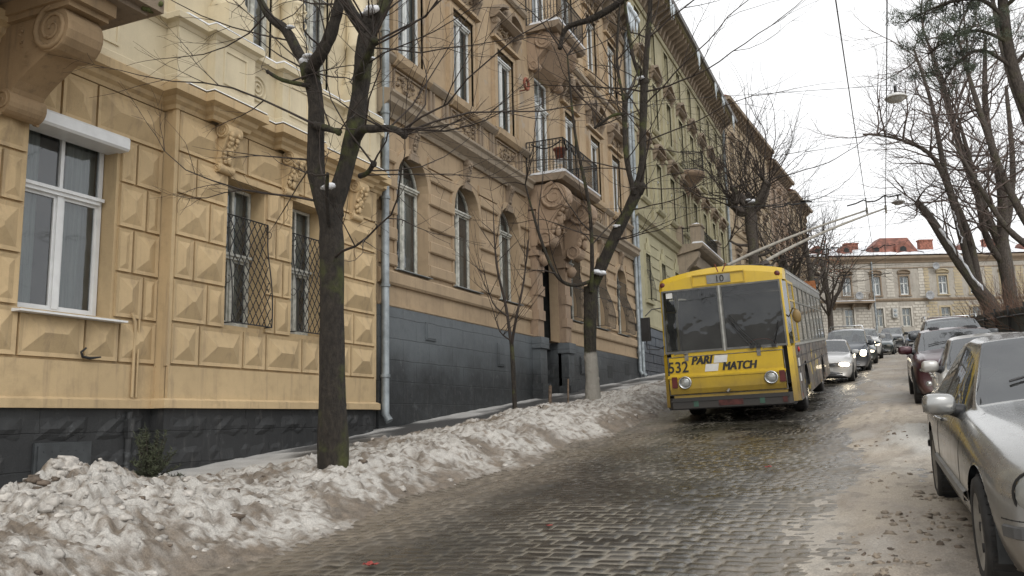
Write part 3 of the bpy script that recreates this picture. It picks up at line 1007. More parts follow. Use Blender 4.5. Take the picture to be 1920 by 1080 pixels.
    for yc in (10.165, 11.78, 13.82):      # sunk panels of the pedestals, columns above
        xx = XA + .25
        for a, b, e, f in ((yc - .27, yc + .27, 5.36, 5.40), (yc - .27, yc + .27, 5.9, 5.94), (yc - .27, yc - .23, 5.4, 5.9), (yc + .23, yc + .27, 5.4, 5.9)):
            s2.box(xx - .02, xx + .018, a, b, e, f)
        xc = XA + .1
        s2.box(XA - .15, xc + .24, yc - .28, yc + .28, 6.25, 6.72)
        s2.lathe([(.29, 6.72), (.29, 6.8), (.25, 6.86), (.25, 6.95), (.21, 7.02), (.215, 7.5), (.235, 7.52), (.235, 7.58), (.205, 7.6), (.18, 9.3), (.2, 9.35), (.26, 9.6), (.26, 9.7)], (xc - .03, yc, 0), 'z', 20)
        ornament(s2, xc + .17, yc, 7.05, .34, .42, .06, seed=int(yc * 10))
    for yc in (10.86, 12.7):              # rosettes between
        for r_ in (.23, .15, .08): s2.lathe([(r_, XA + .08), (r_, XA + .115), (r_ - .03, XA + .12), (r_ - .035, XA + .09)], (0, yc, 5.65), 'x', 18)
    for a, b in ((7.3, 8.25), (5.4, 6.6)):
        for q in ((a, b, 5.38, 5.42), (a, b, 5.88, 5.92), (a, a + .04, 5.42, 5.88), (b - .04, b, 5.42, 5.88)): s2.box(X + .07, X + .11, *q)
    for (a, b, z0_, z1_) in uo + uo2:
        x = X if b < 9 else XA - .1
        surround(s2, x, a, b, z0_, z1_, .12, .06)
    s2.sweep([(-.02, 9.7), (.1, 9.7), (.3, 9.9), (.3, 10.05), (-.02, 10.1)], pc)
    s2.sweep([(-.02, 14.6), (.1, 14.6), (.3, 14.9), (.7, 15.2), (.7, 15.45), (-.02, 15.6)], pl)
    s2.build('upper_cornice', MB1U, root)
    sn = MB(off)      # thin snow lying on the ledges
    sn.sweep([(.02, 5.131), (.255, 5.105), (.24, 5.125), (.15, 5.15)], pc[2:])
    sn.sweep([(.02, 6.245), (.19, 6.225), (.17, 6.26), (.05, 6.275)], pc[2:])
    sn.build('ledge_snow', MSN, root)
    # plinth: rock-faced, painted black
    p = MB(off); rg = random.Random(3)
    p.box(X - .4, X - .0, Y0, 9.22, -1.3, .30); p.box(XA - .4, XA - .0, 9.2, 14.6, -1.3, .30); p.box(X - .4, X - .0, 14.6, Y1, -1.3, .30)
    for (x, a, b) in ((X - .01, Y0, 9.15), (XA - .01, 9.24, 14.58), (X - .01, 14.62, Y1)):
        for i, (z0_, z1_) in enumerate(((-.96, -.62), (-.6, -.2), (-.16, .24))):
            y = a
            while y < b - .1:
                L = min(rg.uniform(.6, 1.05), b - y)
                if not (7.3 < y + L / 2 < 8.2 and z1_ < 0): rocky(p, x, y, y + L - .02, z0_, z1_, rg, out=.035 if i == 0 else .05)
                y += L
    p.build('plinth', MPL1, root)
    h = MB(off)      # steel hatch in the plinth
    h.box(X - .01, X + .035, 7.38, 8.2, -.66, -.13); h.box(X + .03, X + .05, 7.42, 8.16, -.62, -.17)
    for k in range(6): h.tube([(X + .05, 7.5 + k * .115, -.24), (X + .056, 7.5 + k * .115, -.24)], .008, 6)
    h.build('plinth_hatch', plain('hatch_paint', (.05, .055, .058), .45, .1), root)
    # cable conduit on the wall right of the window
    q = MB(off); q.tube([(X + .08, 8.78, .45), (X + .08, 8.78, 1.5), (X + .08, 8.72, 1.62)], .022, 8); q.tube([(X + .07, 8.86, .45), (X + .07, 8.86, 1.55)], .016, 8)
    q.build('conduit', MB1, root)
    q = MB(off); q.tube([(X + .02, 8.8, .25), (X + .02, 8.8, -.75)], .05, 8); q.box(X, X + .08, 8.74, 8.86, -.1, .16)
    q.build('conduit', MPL1, root)
    q = MB(off); q.tube([(X + .12, 7.97, 1.08), (X + .10, 7.91, 1.02), (X + .085, 7.95, .965), (X + .09, 8.05, .95), (X + .10, 8.22, .975)], [.012, .016, .02, .02, .01], 6); q.build('paint_mark', MBLACKP, root)      # hook-shaped spray stroke on the stone
    # windows
    big = win_meshes('b1big', 1.32, 2.46, trans=.33, mull=2, frame=MWHITE, t=.065, curt=2)
    o = add_win(root, big, (-.24, (W1[0] + W1[1]) / 2 - off[1], W1[2] + .01 - off[2])); o['label'] = 'wide white plastic window under a roller shutter box'
    rs = MB(); rs.prism([(-.2, 0), (.17, 0), (.2, .03), (.2, .17), (.17, .2), (-.2, .2)], 'y', -.69, .69); rs.build('shutter_box', MWHITE, root, (0, 7.75 - off[1], 3.87 - off[2] + .0))
    si = MB(); sill(si, 0, -.78, .82, 0, .2, .04); si.build('window_sill', MWHITE, root, (0, 7.73 - off[1], 1.50 - off[2]))
    add_win(root, big, (-.24, 4.65 - off[1], 1.51 - off[2]))
    sm = win_meshes('b1small', .86, 2.32, trans=.5, mull=2, frame=MFRAMEO, t=.05, curt=1)
    gm = grille(.95, 1.75, .13, True)
    for Wn in (W2, W3):
        o = add_win(root, sm, (XA - X - .28, (Wn[0] + Wn[1]) / 2 - off[1], 1.62 - off[2]))
        put('grille', gm, o, (.30, .02, 0.0))
    um = win_meshes('b1up', 1.0, 2.6, trans=.3, mull=2, frame=MFRAMEO, curt=1)
    un = win_meshes('b1upn', .76, 2.6, trans=.3, mull=2, frame=MFRAMEO, curt=1)
    for (a, b, z0_, z1_) in uo + uo2:
        wide = b < 9; x = -.14 if wide else XA - .1 - X - .07
        sc_ = ((b - a) - .02) / (1.0 if wide else .76)
        o = add_win(root, um if wide else un, (x, (a + b) / 2 - off[1], z0_ + .02 - off[2])); o.scale = (1, sc_, (z1_ - z0_ - .03) / 2.6)
    # scroll brackets under the cornice
    for yc in (10.165, 11.78, 13.82):
        k = MB(); console(k, 0, 0, 0, .78, .30, .34, seed=int(yc)); k.build('scroll_bracket', MB1, root, (XA - X, yc - off[1], 3.98 - off[2]))
    # balcony whose big scroll bracket fills the top left corner
    b = MB(off)
    console(b, X, 6.77, 3.8, 5.0, 1.28, .50, mask=False)
    ornament(b, X + .55, 6.53, 4.3, .02, .3, .1, seed=4)
    b.box(X, X + 1.38, 6.45, 7.09, 5.0, 5.17); b.box(X, X + 1.30, 6.49, 7.05, 4.93, 5.0)
    for k in range(3): ornament(b, X + .45 + k * .25, 6.53, 4.55 - k * .05, .1, .3, .05, seed=k)
    b.build('balcony_bracket', MSTONE1, root)
    b = MB(off); console(b, X, 3.6, 3.8, 5.0, 1.28, .50, mask=False); b.box(X, X + 1.38, 3.3, 3.9, 5.0, 5.17); b.build('balcony_bracket', MSTONE1, root)
    s = MB(off); s.box(X, X + 1.62, 3.0, 7.6, 5.24, 5.42); s.box(X, X + 1.5, 3.1, 7.45, 5.17, 5.24)
    o = s.build('balcony_slab', MORN, root)
    r_ = MB(off); railing(r_, [(X + .05, 7.5), (X + 1.5, 7.5), (X + 1.5, 3.1), (X + .05, 3.1)], 5.42, 1.0)
    r_.build('railing', MIRON, o)
    mo = MB(off); rg = random.Random(5)
    for k in range(60):
        mo.blob((X + rg.uniform(1.2, 1.63), rg.uniform(6.2, 7.6), 5.41 + rg.uniform(-.16, .03)), (rg.uniform(.02, .06),) * 3, 5, 4, 0, jit=.3)
    mo.build('moss', plain('moss', (.09, .10, .035), .95, scale=30), o)
    return root


MSTONE1 = stucco('brown_scroll_stone', (.33, .23, .13), (.10, .08, .06), .8)
MBLACKP = plain('black_spray', (.02, .02, .02), .7)
b1()
# ---------- tan house with the balcony portal ----------
def b2():
    X = -9.7; zb = 0.0; Y0, Y1 = 15.1, 35.3
    off = (X, 15.1, zb)
    root = empty('apartment_house', off, 'weathered tan house with arched ground floor windows and a balcony over its pink door', 'house', 'houses along the left side of the street')
    cy = [16.55, 19.3, 22.0, None, 27.45, 30.5, 33.25]
    gf = [(c - .70, c + .70, 3.35, 6.1, .70) for c in cy if c]
    f1 = [(c - .6, c + .6, 8.32, 10.75) for c in (16.45, 19.2, 21.95, 27.6, 30.4, 33.15)] + [(24.35, 25.65, 7.9, 11.1)]
    f2 = [(c - .6, c + .6, 13.3, 15.7) for c in (16.45, 19.2, 21.95, 27.6, 30.4, 33.15)] + [(24.35, 25.65, 12.75, 15.9)]
    door = (24.05, 25.95, 0.6, 6.05, .8)
    mb = MB(off)
    wall(mb, X, Y0, Y1, 2.5, 7.0, gf + [(door[0], door[1], 2.5, 6.05, .8)], .30, 0)
    wall(mb, X, Y0, Y1, 7.0, 17.6, f1 + f2, .15, 2)
    closed_body(mb, X - .02, Y0, Y1, -.2, 17.5, m=2, mroof=3)
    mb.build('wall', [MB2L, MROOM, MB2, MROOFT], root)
    p = MB(off)
    p.box(X - .5, X + .05, Y0, 24.05, -.9, 2.5, 0); p.box(X - .5, X + .05, 25.95, Y1, -.9, 2.5, 0)
    p.quad((X - 1.2, 24.05, .5), (X - 1.2, 25.95, .5), (X - 1.2, 25.95, 2.5), (X - 1.2, 24.05, 2.5), 1)
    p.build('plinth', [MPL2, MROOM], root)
    for y, z, w_, h_ in ((21.2, 1.5, .42, .62), (17.3, 1.9, .5, .4), (28.0, 1.55, .5, .6)):
        h = MB(off); h.box(X + .04, X + .085, y - w_ / 2, y + w_ / 2, z, z + h_); h.box(X + .08, X + .10, y - w_ / 2 + .04, y + w_ / 2 - .04, z + .04, z + h_ - .04)
        h.build('plinth_hatch', MPL2, root)
    for y in (31.2, 33.5):
        vn = MB(off); vn.box(X + .04, X + .056, y - .3, y + .3, 1.55 + (y - 31.2) * .09, 2.0 + (y - 31.2) * .09); vn.build('cellar_vent', MROOM, root)
    # banded piers
    r = MB(off)
    edges = [(Y0 + .05, 15.85)] + [(17.25, 18.6), (20.0, 21.3), (22.7, 23.55), (26.35, 26.75), (28.15, 29.8), (31.2, 32.55), (33.95, Y1 - .05)]
    for (a, b) in edges:
        for z in (3.40, 3.98, 4.56, 5.14, 5.72):
            r.prism([(X - .01, z), (X + .05, z), (X + .075, z + .03), (X + .075, z + .25), (X + .05, z + .28), (X - .01, z + .28)], 'y', a + .06, b - .06, 0)
            for q in (a, b - .06):
                r.box(X - .01, X + .055, q + .002, q + .058, z + .01, z + .27)
        if b - a > .9:
            A = [(a + .1, 6.15), (b - .1, 6.15), (b - .1, 6.2), (b + .12, 6.42), (b + .12, 6.47), (a - .12, 6.47), (a - .12, 6.42), (a + .1, 6.2)]
            r.box(X - .01, X + .045, a + .06, b - .06, 6.05, 6.3)
    # jamb fillets + archivolts
    for (a, b, z0_, z1_, rise) in gf:
        yc = (a + b) / 2
        for q in (a - .10, b + .004): r.box(X - .01, X + .035, q, q + .096, 3.35, z1_ - rise)
        A = arc_pts(yc, .70, z1_ - rise, rise, 12); B = arc_pts(yc, .86, z1_ - rise, rise + .16, 12)
        for i in range(12):
            vs = []
            for (u, v) in ((A[i], B[i]), (A[i + 1], B[i + 1])):
                vs += [(X - .01, *u), (X + .06, *u), (X + .06, *v), (X - .01, *v)]
            r.add(vs, [(0, 4, 5, 1), (1, 5, 6, 2), (2, 6, 7, 3)])
    # sill band, two cornices
    P = lambda a, b: [(X, a), (X, b)]
    for a, b in ((Y0, 23.5), (26.4, Y1)):
        r.sweep([(-.02, 2.98), (.06, 2.98), (.09, 3.03), (.09, 3.25), (.06, 3.29), (-.02, 3.31)], P(a, b))
        r.sweep([(.04, 2.49), (.07, 2.52), (.07, 2.56), (-.02, 2.58)], P(a, b))
    r.build('banded_piers', MB2L, root)
    c = MB(off)
    for a, b in ((Y0, 23.3), (26.7, Y1)):
        c.sweep([(-.02, 6.72), (.08, 6.72), (.12, 6.82), (.30, 6.95), (.32, 7.08), (.38, 7.14), (.38, 7.2), (.1, 7.28), (-.02, 7.28)], P(a, b))
    c.sweep([(-.02, 8.02), (.06, 8.02), (.12, 8.08), (.17, 8.14), (.17, 8.2), (-.02, 8.24)], P(Y0, 23.6)); c.sweep([(-.02, 8.02), (.06, 8.02), (.12, 8.08), (.17, 8.14), (.17, 8.2), (-.02, 8.24)], P(26.5, Y1))
    c.sweep([(-.02, 12.62), (.06, 12.62), (.14, 12.7), (.14, 12.82), (-.02, 12.88)], P(Y0, 23.6)); c.sweep([(-.02, 12.62), (.06, 12.62), (.14, 12.7), (.14, 12.82), (-.02, 12.88)], P(26.5, Y1))
    c.sweep([(-.02, 16.5), (.08, 16.5), (.14, 16.6), (.14, 16.75), (-.02, 16.78)], P(Y0, Y1))
    c.sweep([(-.02, 17.1), (.12, 17.1), (.2, 17.3), (.75, 17.42), (.8, 17.75), (.3, 17.95), (-.3, 18.0)], P(Y0, Y1))
    for k in range(34):
        y = Y0 + .35 + k * .6
        c.prism([(X - .01, 16.8), (X + .2, 16.9), (X + .6, 17.25), (X + .6, 17.4), (X - .01, 17.4)], 'y', y - .1, y + .1, 0)
    c.build('cornice', MSTONE, root)
    # 1F and 2F window dress
    for (zf, zt, fl) in ((8.32, 10.75, 1), (13.3, 15.7, 2)):
        for i, yc in enumerate((16.45, 19.2, 21.95, 27.6, 30.4, 33.15)):
            s = MB(); surround(s, 0, -.6, .6, 0, zt - zf, .16, .08)
            s.box(-.01, .12, -.88, -.765, -.05, zt - zf + .02); s.box(-.01, .12, .765, .88, -.05, zt - zf + .02)
            s.box(-.01, .16, -.92, .92, zt - zf + .22, zt - zf + .30)
            s.prism([(-.01, -.32), (.1, -.32), (.2, -.22), (.22, -.06), (-.01, -.05)], 'y', -.8, .8)
            s.build('window_surround', MB2, root, (0, yc - off[1], zf - off[2]))
            o = MB(); hh = zt - zf
            ornament(o, 0, 0, hh + .3, 1.2, .5, .16, seed=i + fl * 10, n=26)
            pediment(o, 0, 0, .92, hh + .82, .42, .32, 'broken' if fl == 1 else 'bow')
            console(o, .0, -.78, hh + .22, hh + .84, .26, .16, mask=False); console(o, .0, .78, hh + .22, hh + .84, .26, .16, mask=False)
            o.blob((.16, 0, hh + 1.15), (.14, .2, .26), 8, 6, jit=.2); ornament(o, .04, 0, hh + .95, .8, .45, .2, seed=i + 50, n=12)
            o.build('pediment', MORN, root, (0, yc - off[1], zf - off[2]))
    # relief panels in the frieze under the first floor windows
    for i, yc in enumerate((16.45, 19.2, 21.95, 27.6, 30.4, 33.15)):
        f = MB(); f.box(-.01, .05, -.72, .72, 7.36, 7.40); f.box(-.01, .05, -.72, .72, 7.92, 7.96); f.box(-.01, .05, -.72, -.68, 7.4, 7.92); f.box(-.01, .05, .68, .72, 7.4, 7.92)
        ornament(f, 0, 0, 7.42, 1.3, .48, .11, seed=i + 5, n=34)
        for s in (-1, 1): f.box(-.01, .07, s * .95 - .05, s * .95 + .05, 7.3, 8.0); f.box(-.01, .06, s * 1.12 - .03, s * 1.12 + .03, 7.3, 8.0)
        f.build('relief_panel', MORN, root, (0, yc - off[1], -off[2]))
        k = MB(); console(k, 0, 0, 0, .66, .2, .24, seed=i); k.box(-.01, .1, -.2, .2, -.12, .02); ornament(k, 0, 0, -.1, .5, .2, .14, seed=i, n=10)
        yk = [q for q in cy if q][i]
        k.build('keystone', MORN, root, (0, yk - off[1], 6.1 - off[2]))
    # windows
    gw = win_meshes('b2gf', 1.34, 2.70, rise=.67, trans=None, mull=2, frame=MFRAMEO, t=.055, curt=1)
    gw2 = win_meshes('b2gf2', 1.34, 2.70, rise=.67, trans=None, mull=2, frame=MFRAMEO, t=.055, curt=2); gw3 = win_meshes('b2gf3', 1.34, 2.70, rise=.67, trans=None, mull=2, frame=MFRAMEO, t=.055, curt=3)
    gg = grille(1.36, 2.1, .34, False, step=.11)
    for i, (a, b, z0_, z1_, rise) in enumerate(gf):
        o = add_win(root, (gw, gw2, gw3)[(i * 2) % 3], (-.24, (a + b) / 2 - off[1], 3.38 - off[2]))
        if i > 2: put('grille', gg, o, (.24, 0, .02))
        s = MB(); sill(s, 0, -.74, .78, 0, .10, .03); s.build('window_sill', MMETAL, o, (.26, 0, -.01))
    fw = win_meshes('b2f1', 1.18, 2.40, trans=.33, mull=2, frame=MFRAMEW, t=.06, curt=1)
    fw2 = win_meshes('b2f2', 1.18, 2.40, trans=.33, mull=2, frame=MFRAMEO, t=.06, curt=2)
    dr = win_meshes('b2bd', 1.28, 3.18, trans=.3, mull=2, frame=MFRAMEW, t=.07, curt=1)
    for i, (a, b, z0_, z1_) in enumerate(f1 + f2):
        if b - a > 1.2: add_win(root, dr, (-.10, (a + b) / 2 - off[1], z0_ + .01 - off[2]), name='balcony_door')
        else: add_win(root, fw if (i * 7) % 3 else fw2, (-.10, (a + b) / 2 - off[1], z0_ + .015 - off[2]))
    # portal
    q = MB(off)
    for s, y in ((-1, 23.78), (1, 26.22)):
        q.box(X - .02, X + .24, y - .24, y + .24, 2.5, 6.35)
        for z in (3.0, 3.75, 4.5, 5.25): q.box(X + .1, X + .29, y - .27, y + .27, z, z + .3)
        q.box(X - .1, X + .33, y - .31, y + .31, 4.95, 5.1)
        q.lathe([(.0, 4.62), (.13, 4.7), (.2, 4.85), (.13, 4.98), (.0, 5.0)], (X + .38, y, 0), 'z', 10)
        console(q, X + .28, y, 5.2, 7.15, 1.02, .56, seed=int(y)); ornament(q, X + .5, y, 6.2, .5, .8, .2, seed=3, n=20)
    A = arc_pts(25, .96, 5.1, .95, 12)
    for i in range(12):
        a, b = A[i], A[i + 1]
        q.add([(X + .22, *a), (X + .22, *b), (X + .22, b[0], 6.5), (X + .22, a[0], 6.5), (X - .1, *a), (X - .1, *b)], [(3, 2, 1, 0), (0, 1, 5, 4)])
    q.box(X - .1, X + .27, 23.55, 26.45, 6.4, 7.15)
    q.prism([(X, 6.35), (X + .5, 6.5), (X + .95, 6.95), (X + .95, 7.12), (X, 7.12)], 'y', 24.2, 25.8, 0)
    ornament(q, X + .3, 25, 5.95, 1.5, .5, .3, seed=9, n=30)
    q.build('portal', MPINK, root)
    for y in (23.78, 26.22):
        q = MB(off)
        q.box(X - .05, X + .30, y - .27, y + .27, .3, 2.15); q.box(X - .05, X + .36, y - .32, y + .32, 2.15, 2.48); q.box(X - .05, X + .38, y - .34, y + .34, .2, 1.1)
        q.build('portal_base', MPL2, root)
    q = MB(off); q.box(X - 1.0, X - .94, 24.15, 25.0, .6, 5.0); q.box(X - 1.0, X - .95, 25.01, 25.85, .6, 5.0)
    for y in (24.58, 25.43):
        for z, h in ((.9, 1.0), (2.1, 1.2), (3.5, 1.2)): q.box(X - .95, X - .915, y - .28, y + .28, z, z + h)
    q.build('door', MDOOR, root)
    # balconies
    def balcony(name, y0, y1, out, z, snow=True, seed=0):
        s = MB(off)
        s.prism([(X, z - .22), (X + out - .12, z - .22), (X + out, z - .12), (X + out, z), (X, z)], 'y', y0, y1)
        o = s.build(name, MORN, root)
        r_ = MB(off); railing(r_, [(X + .03, y0 + .06), (X + out - .07, y0 + .06), (X + out - .07, y1 - .06), (X + .03, y1 - .06)], z, 1.08, .11, r=.014)
        r_.build('railing', MIRON, o)
        if snow:
            n = MB(off); n.prism([(X + .1, z + .002), (X + out + .01, z + .002), (X + out + .02, z + .05), (X + out - .06, z + .10), (X + .2, z + .07)], 'y', y0 + .02, y1 - .02); n.build('balcony_snow', MSN, o)
        return o
    o = balcony('balcony', 23.42, 26.85, 1.30, 7.42)
    q = MB(off)
    for k in range(3): q.tube([(X + 1.26, 23.5 + k * .62 + .62 * u / 6, 8.42 - .22 * math.sin(PI * u / 6)) for u in range(7)], .022, 5)
    q.tube([(X + .2 + 1.0 * u / 6, 23.46, 8.42 - .2 * math.sin(PI * u / 6)) for u in range(7)], .022, 5); q.build('garland', MIRON, o)
    q = MB(off); q.tube([(X + .25, 23.1 + .17 * math.cos(a), 10.24 + .17 * math.sin(a)) for a in [2 * PI * k / 16 for k in range(17)]], .045, 8, cap=False); q.tube([(X - .02, 23.1, 10.06), (X + .26, 23.1, 10.06)], .02, 5); q.build('wall_ring', MTERR, root)
    balcony('balcony', 23.7, 26.3, 1.15, 12.45)
    q = MB(off)
    q.prism([(X, 11.1), (X + .35, 11.3), (X + .95, 12.0), (X + .95, 12.22), (X, 12.22)], 'y', 24.1, 25.9)
    q.build('balcony_soffit', MPINK, root)
    for y in (24.0, 26.0): q = MB(off); console(q, X, y, 11.0, 12.22, .85, .32, mask=False); q.build('balcony_bracket', MPINK, root)
    drainpipe(root, .02, Y1 - .12 - off[1], G(-9, 35) - off[2] + .1, 17.0 - off[2], .08)
    drainpipe(root, .04, Y0 + .08 - off[1], G(-9, 15) - off[2] + .1, 17.0 - off[2], .085)
    ic = MB(off); rg = random.Random(8)
    for k in range(26):
        y = rg.uniform(33.4, 35.2); ic.tube([(X + .72, y, 17.5), (X + .72, y, 17.5 - rg.uniform(.3, 1.0))], [.05, .004], 5)
    for k in range(8): ic.blob((X + .75, 33.6 + k * .22, 17.55), (.14, .16, .14), 6, 4, jit=.2)
    ic.build('icicles', MICE, root)
    # flower pots on the lower balcony: things of their own
    def pot(y, x, r_, h, label):
        m = MB(); m.lathe([(.001, 0), (r_ * .68, 0), (r_ * .95, h * .86), (r_ * 1.1, h * .86), (r_ * 1.1, h), (r_ * .9, h), (r_ * .85, h * .9), (.001, h * .9)], n=16)
        o = m.build('flower_pot', MTERR, None, (x, y, 7.44)); tag(o, label, 'flower pot', 'terracotta pots on the balcony')
        return o
    st = MB(); st.box(-.15, .15, -.15, .15, .42, .46)
    for a in (-1, 1):
        for b in (-1, 1): st.tube([(a * .12, b * .12, .42), (a * .15, b * .15, 0)], .014, 5)
    for z in (.15, .3): st.tube([(-.14, -.14, z), (.14, -.14, z), (.14, .14, z), (-.14, .14, z), (-.14, -.14, z)], .012, 5)
    o = st.build('plant_stand', MWHITE, None, (X + .95, 23.98, 7.5)); tag(o, 'small white stand holding the tall pot at the near end of the balcony', 'plant stand')
    p1 = pot(23.98, X + .95, .19, .36, 'tall terracotta pot raised on a white stand at the near end of the balcony'); p1.location.z = 7.965
    p2 = pot(25.1, X + .92, .22, .18, 'low terracotta bowl on the balcony floor behind the railing'); p2.location.z = 7.5
    return root


b2()
# ---------- green house, the two houses beyond, the cross building ----------
def fancy_window(root, x, y, z, w, h, mats, ms, ped='tri', dep=.2, seed=0, off=(0, 0, 0), orn=True, ss=None):
    o = add_win(root, ms, (x - dep + .04, y - off[1], z + .01 - off[2]))
    s = MB(); surround(s, 0, -w / 2, w / 2, 0, h, .16, .08)
    s.prism([(-.01, -.24), (.08, -.24), (.17, -.14), (.19, -.03), (-.01, -.02)], 'y', -w / 2 - .25, w / 2 + .25)
    s.build('window_surround', mats[0], root, (x, y - off[1], z - off[2]))
    if ped:
        o = MB(); pediment(o, 0, 0, w / 2 + .38, h + .42, .42, .3, ped)
        if orn:
            ornament(o, 0, 0, h + .18, w, .26, .1, seed=seed, n=10); ornament(o, .05, 0, h + .62, w * .7, .34, .14, seed=seed + 3, n=8)
            for q in (-1, 1): o.prism([(-.01, h + .1), (.06, h + .1), (.22, h + .42), (-.01, h + .42)], 'y', q * (w / 2 + .24) - .07, q * (w / 2 + .24) + .07)
        o.build('pediment', mats[1], root, (x, y - off[1], z - off[2]))


def b3():
    X = -9.7; Y0, Y1 = 35.4, 60.9; zb = 1.6
    off = (X, Y0, zb)
    root = empty('apartment_house', off, 'long mossy green house with a bracketed eave, a round balcony and a stone parapet balcony', 'house', 'houses along the left side of the street')
    cy = [37.75 + 2.9 * i for i in range(8)]
    ops0 = [(c - .42, c + .42, 5.3, 7.45) for c in cy[:3]] + [(c - .42, c + .42, 5.6, 7.6) for c in cy[5:]] + [(46.2, 47.8, 3.1, 7.0, .7)]
    ops1 = [(c - .52, c + .52, 10.15, 12.45) for c in cy]
    ops2 = [(c - .52, c + .52, 14.2, 16.6) for c in cy]
    ops3 = [(c - .48, c + .48, 17.9, 19.5) for c in cy]
    mb = MB(off)
    wall(mb, X, Y0, Y1, 3.9, 8.6, ops0, .25, 2); wall(mb, X, Y0, Y1, 8.6, 21.9, ops1 + ops2 + ops3, .22, 0)
    closed_body(mb, X - .02, Y0, Y1, 1.2, 21.8, m=0, mroof=3)
    mb.build('wall', [MGREEN, MROOM, MGREENL, MROOFT], root)
    p = MB(off); rg = random.Random(4)
    p.box(X - .4, X + .02, Y0, Y1, 1.0, 4.05)
    for i in range(7):
        z = 1.3 + i * .39; y = Y0 + .05
        while y < Y1 - .2:
            L = min(rg.uniform(.5, .95), Y1 - .05 - y)
            p.box(X, X + .05 + rg.uniform(0, .04), y, y + L - .035, z, z + .355); y += L
    p.build('plinth', plinth_mat('slate_blocks_paint', 4, .3, top=(.10, .115, .135), low=(.05, .055, .065)), root)
    s = MB(off)
    P = [(X, Y0), (X, Y1)]
    s.sweep([(-.02, 4.05), (.10, 4.05), (.10, 4.15), (-.02, 4.2)], P)
    s.sweep([(-.02, 8.5), (.1, 8.55), (.16, 8.75), (.32, 8.86), (.34, 9.02), (.05, 9.12), (-.02, 9.12)], P)
    s.sweep([(-.02, 13.4), (.1, 13.4), (.2, 13.52), (.2, 13.62), (-.02, 13.68)], P)
    s.sweep([(-.02, 17.2), (.08, 17.2), (.15, 17.3), (-.02, 17.4)], P)
    for c in cy[:3] + cy[5:]:
        for z in (5.0, 5.5, 6.0, 6.5, 7.0, 7.5, 8.0):
            s.box(X - .01, X + .03, c + .7, c + 2.2, z, z + .03)
    for i in range(9):
        y = cy[0] - 1.45 + 2.9 * i
        if Y0 + .2 < y < Y1 - .2:
            s.box(X - .01, X + .10, y - .2, y + .2, 9.12, 13.4); s.box(X - .01, X + .10, y - .2, y + .2, 13.68, 17.2); s.box(X - .01, X + .16, y - .26, y + .26, 12.9, 13.1)
            s.box(X - .01, X + .14, y - .24, y + .24, 9.12, 9.7)
    s.build('string_course', MGREEN, root)
    # deep eave on carved brackets
    e = MB(off)
    e.sweep([(-.02, 19.75), (.08, 19.75), (.12, 19.95), (-.02, 20.0)], P)
    e.sweep([(-.3, 20.95), (1.0, 20.95), (1.02, 21.1), (.95, 21.12), (-.3, 21.6)], P)
    e.build('eave', MGREEN, root)
    g = MB(off); g.sweep([(1.0, 20.98), (1.16, 20.98), (1.22, 21.14), (1.0, 21.16)], P)
    g.build('gutter', MROOFT, root)
    k = 0; y = Y0 + .3
    bms = []
    for q in range(2):
        o = MB(); o.prism([(-.01, 0), (.15, 0), (.3, .4), (.85, .7), (.9, .94), (-.01, .94)], 'y', -.11, .11)
        if q: ornament(o, .02, .32, .05, .4, .75, .16, seed=3, n=9)
        bms.append(o.mesh('eave_bracket', MORN))
    while y < Y1 - .4: put('eave_bracket', bms[k % 2], root, (0, y - off[1], 20.0 - off[2])); y += .64; k += 1
    wn = win_meshes('b3w', 1.02, 2.28, trans=.33, mull=2, frame=MFRAMEW, curt=1)
    wo = win_meshes('b3o', 1.02, 2.28, trans=.33, mull=2, frame=MFRAMEO, curt=2)
    w3 = win_meshes('b3t', .94, 1.58, trans=0, mull=2, frame=MFRAMEO, curt=1)
    w0 = win_meshes('b3g', .82, 2.12, trans=.3, mull=2, frame=MFRAMEO, curt=1)
    gg = grille(.84, 1.9, .22, False)
    for i, c in enumerate(cy):
        fancy_window(root, 0, c, 10.15, 1.04, 2.3, (MGREENL, MORN), wn if i % 3 else wo, 'bow' if i % 2 else 'broken', seed=i, off=off)
        fancy_window(root, 0, c, 14.2, 1.04, 2.4, (MGREENL, MORN), wo if i % 3 else wn, 'tri', seed=i + 20, off=off)
        add_win(root, w3, (-.16, c - off[1], 17.91 - off[2]))
        f = MB(); surround(f, 0, -.48, .48, 0, 1.6, .12, .06); f.build('window_surround', MGREENL, root, (0, c - off[1], 17.9 - off[2]))
    for (a, b, z0_, z1_, *r_) in ops0:
        if r_: continue
        o = add_win(root, w0, (-.2, (a + b) / 2 - off[1], z0_ + .01 - off[2])); put('grille', gg, o, (.2, 0, .02))
        f = MB(); surround(f, 0, -.42, .42, 0, z1_ - z0_, .14, .07)
        for q in (-.3, 0, .3): f.tube([(.05, q, z1_ - z0_ + .1), (.05, q, z1_ - z0_ + .75 - abs(q))], .05, 6)
        f.box(-.01, .16, -.62, .62, -.16, -.02)
        f.build('window_surround', MGREENL, root, (0, (a + b) / 2 - off[1], z0_ - off[2]))
    d = MB(off); d.box(X - .3, X - .22, 46.2, 47.8, 2.6, 7.0); d.build('door', MDOOR, root)
    # stone parapet balcony over the entrance, and rounded iron balcony above
    b = MB(off)
    b.prism([(X, 8.45), (X + 1.25, 8.72), (X + 1.4, 8.86), (X + 1.4, 9.0), (X, 9.0)], 'y', 43.9, 50.1)
    for y in (44.3, 49.7):
        b.prism([(X - .01, 7.1), (X + .3, 7.2), (X + .5, 7.7), (X + 1.1, 8.3), (X + 1.15, 8.6), (X - .01, 8.6)], 'y', y - .25, y + .25)
    b.box(X, X + .9, 44.6, 49.4, 7.9, 8.55)
    ornament(b, X + .9, 47, 7.4, 4.2, .6, .2, seed=4, n=30)
    o = b.build('balcony', MSTONE, root)
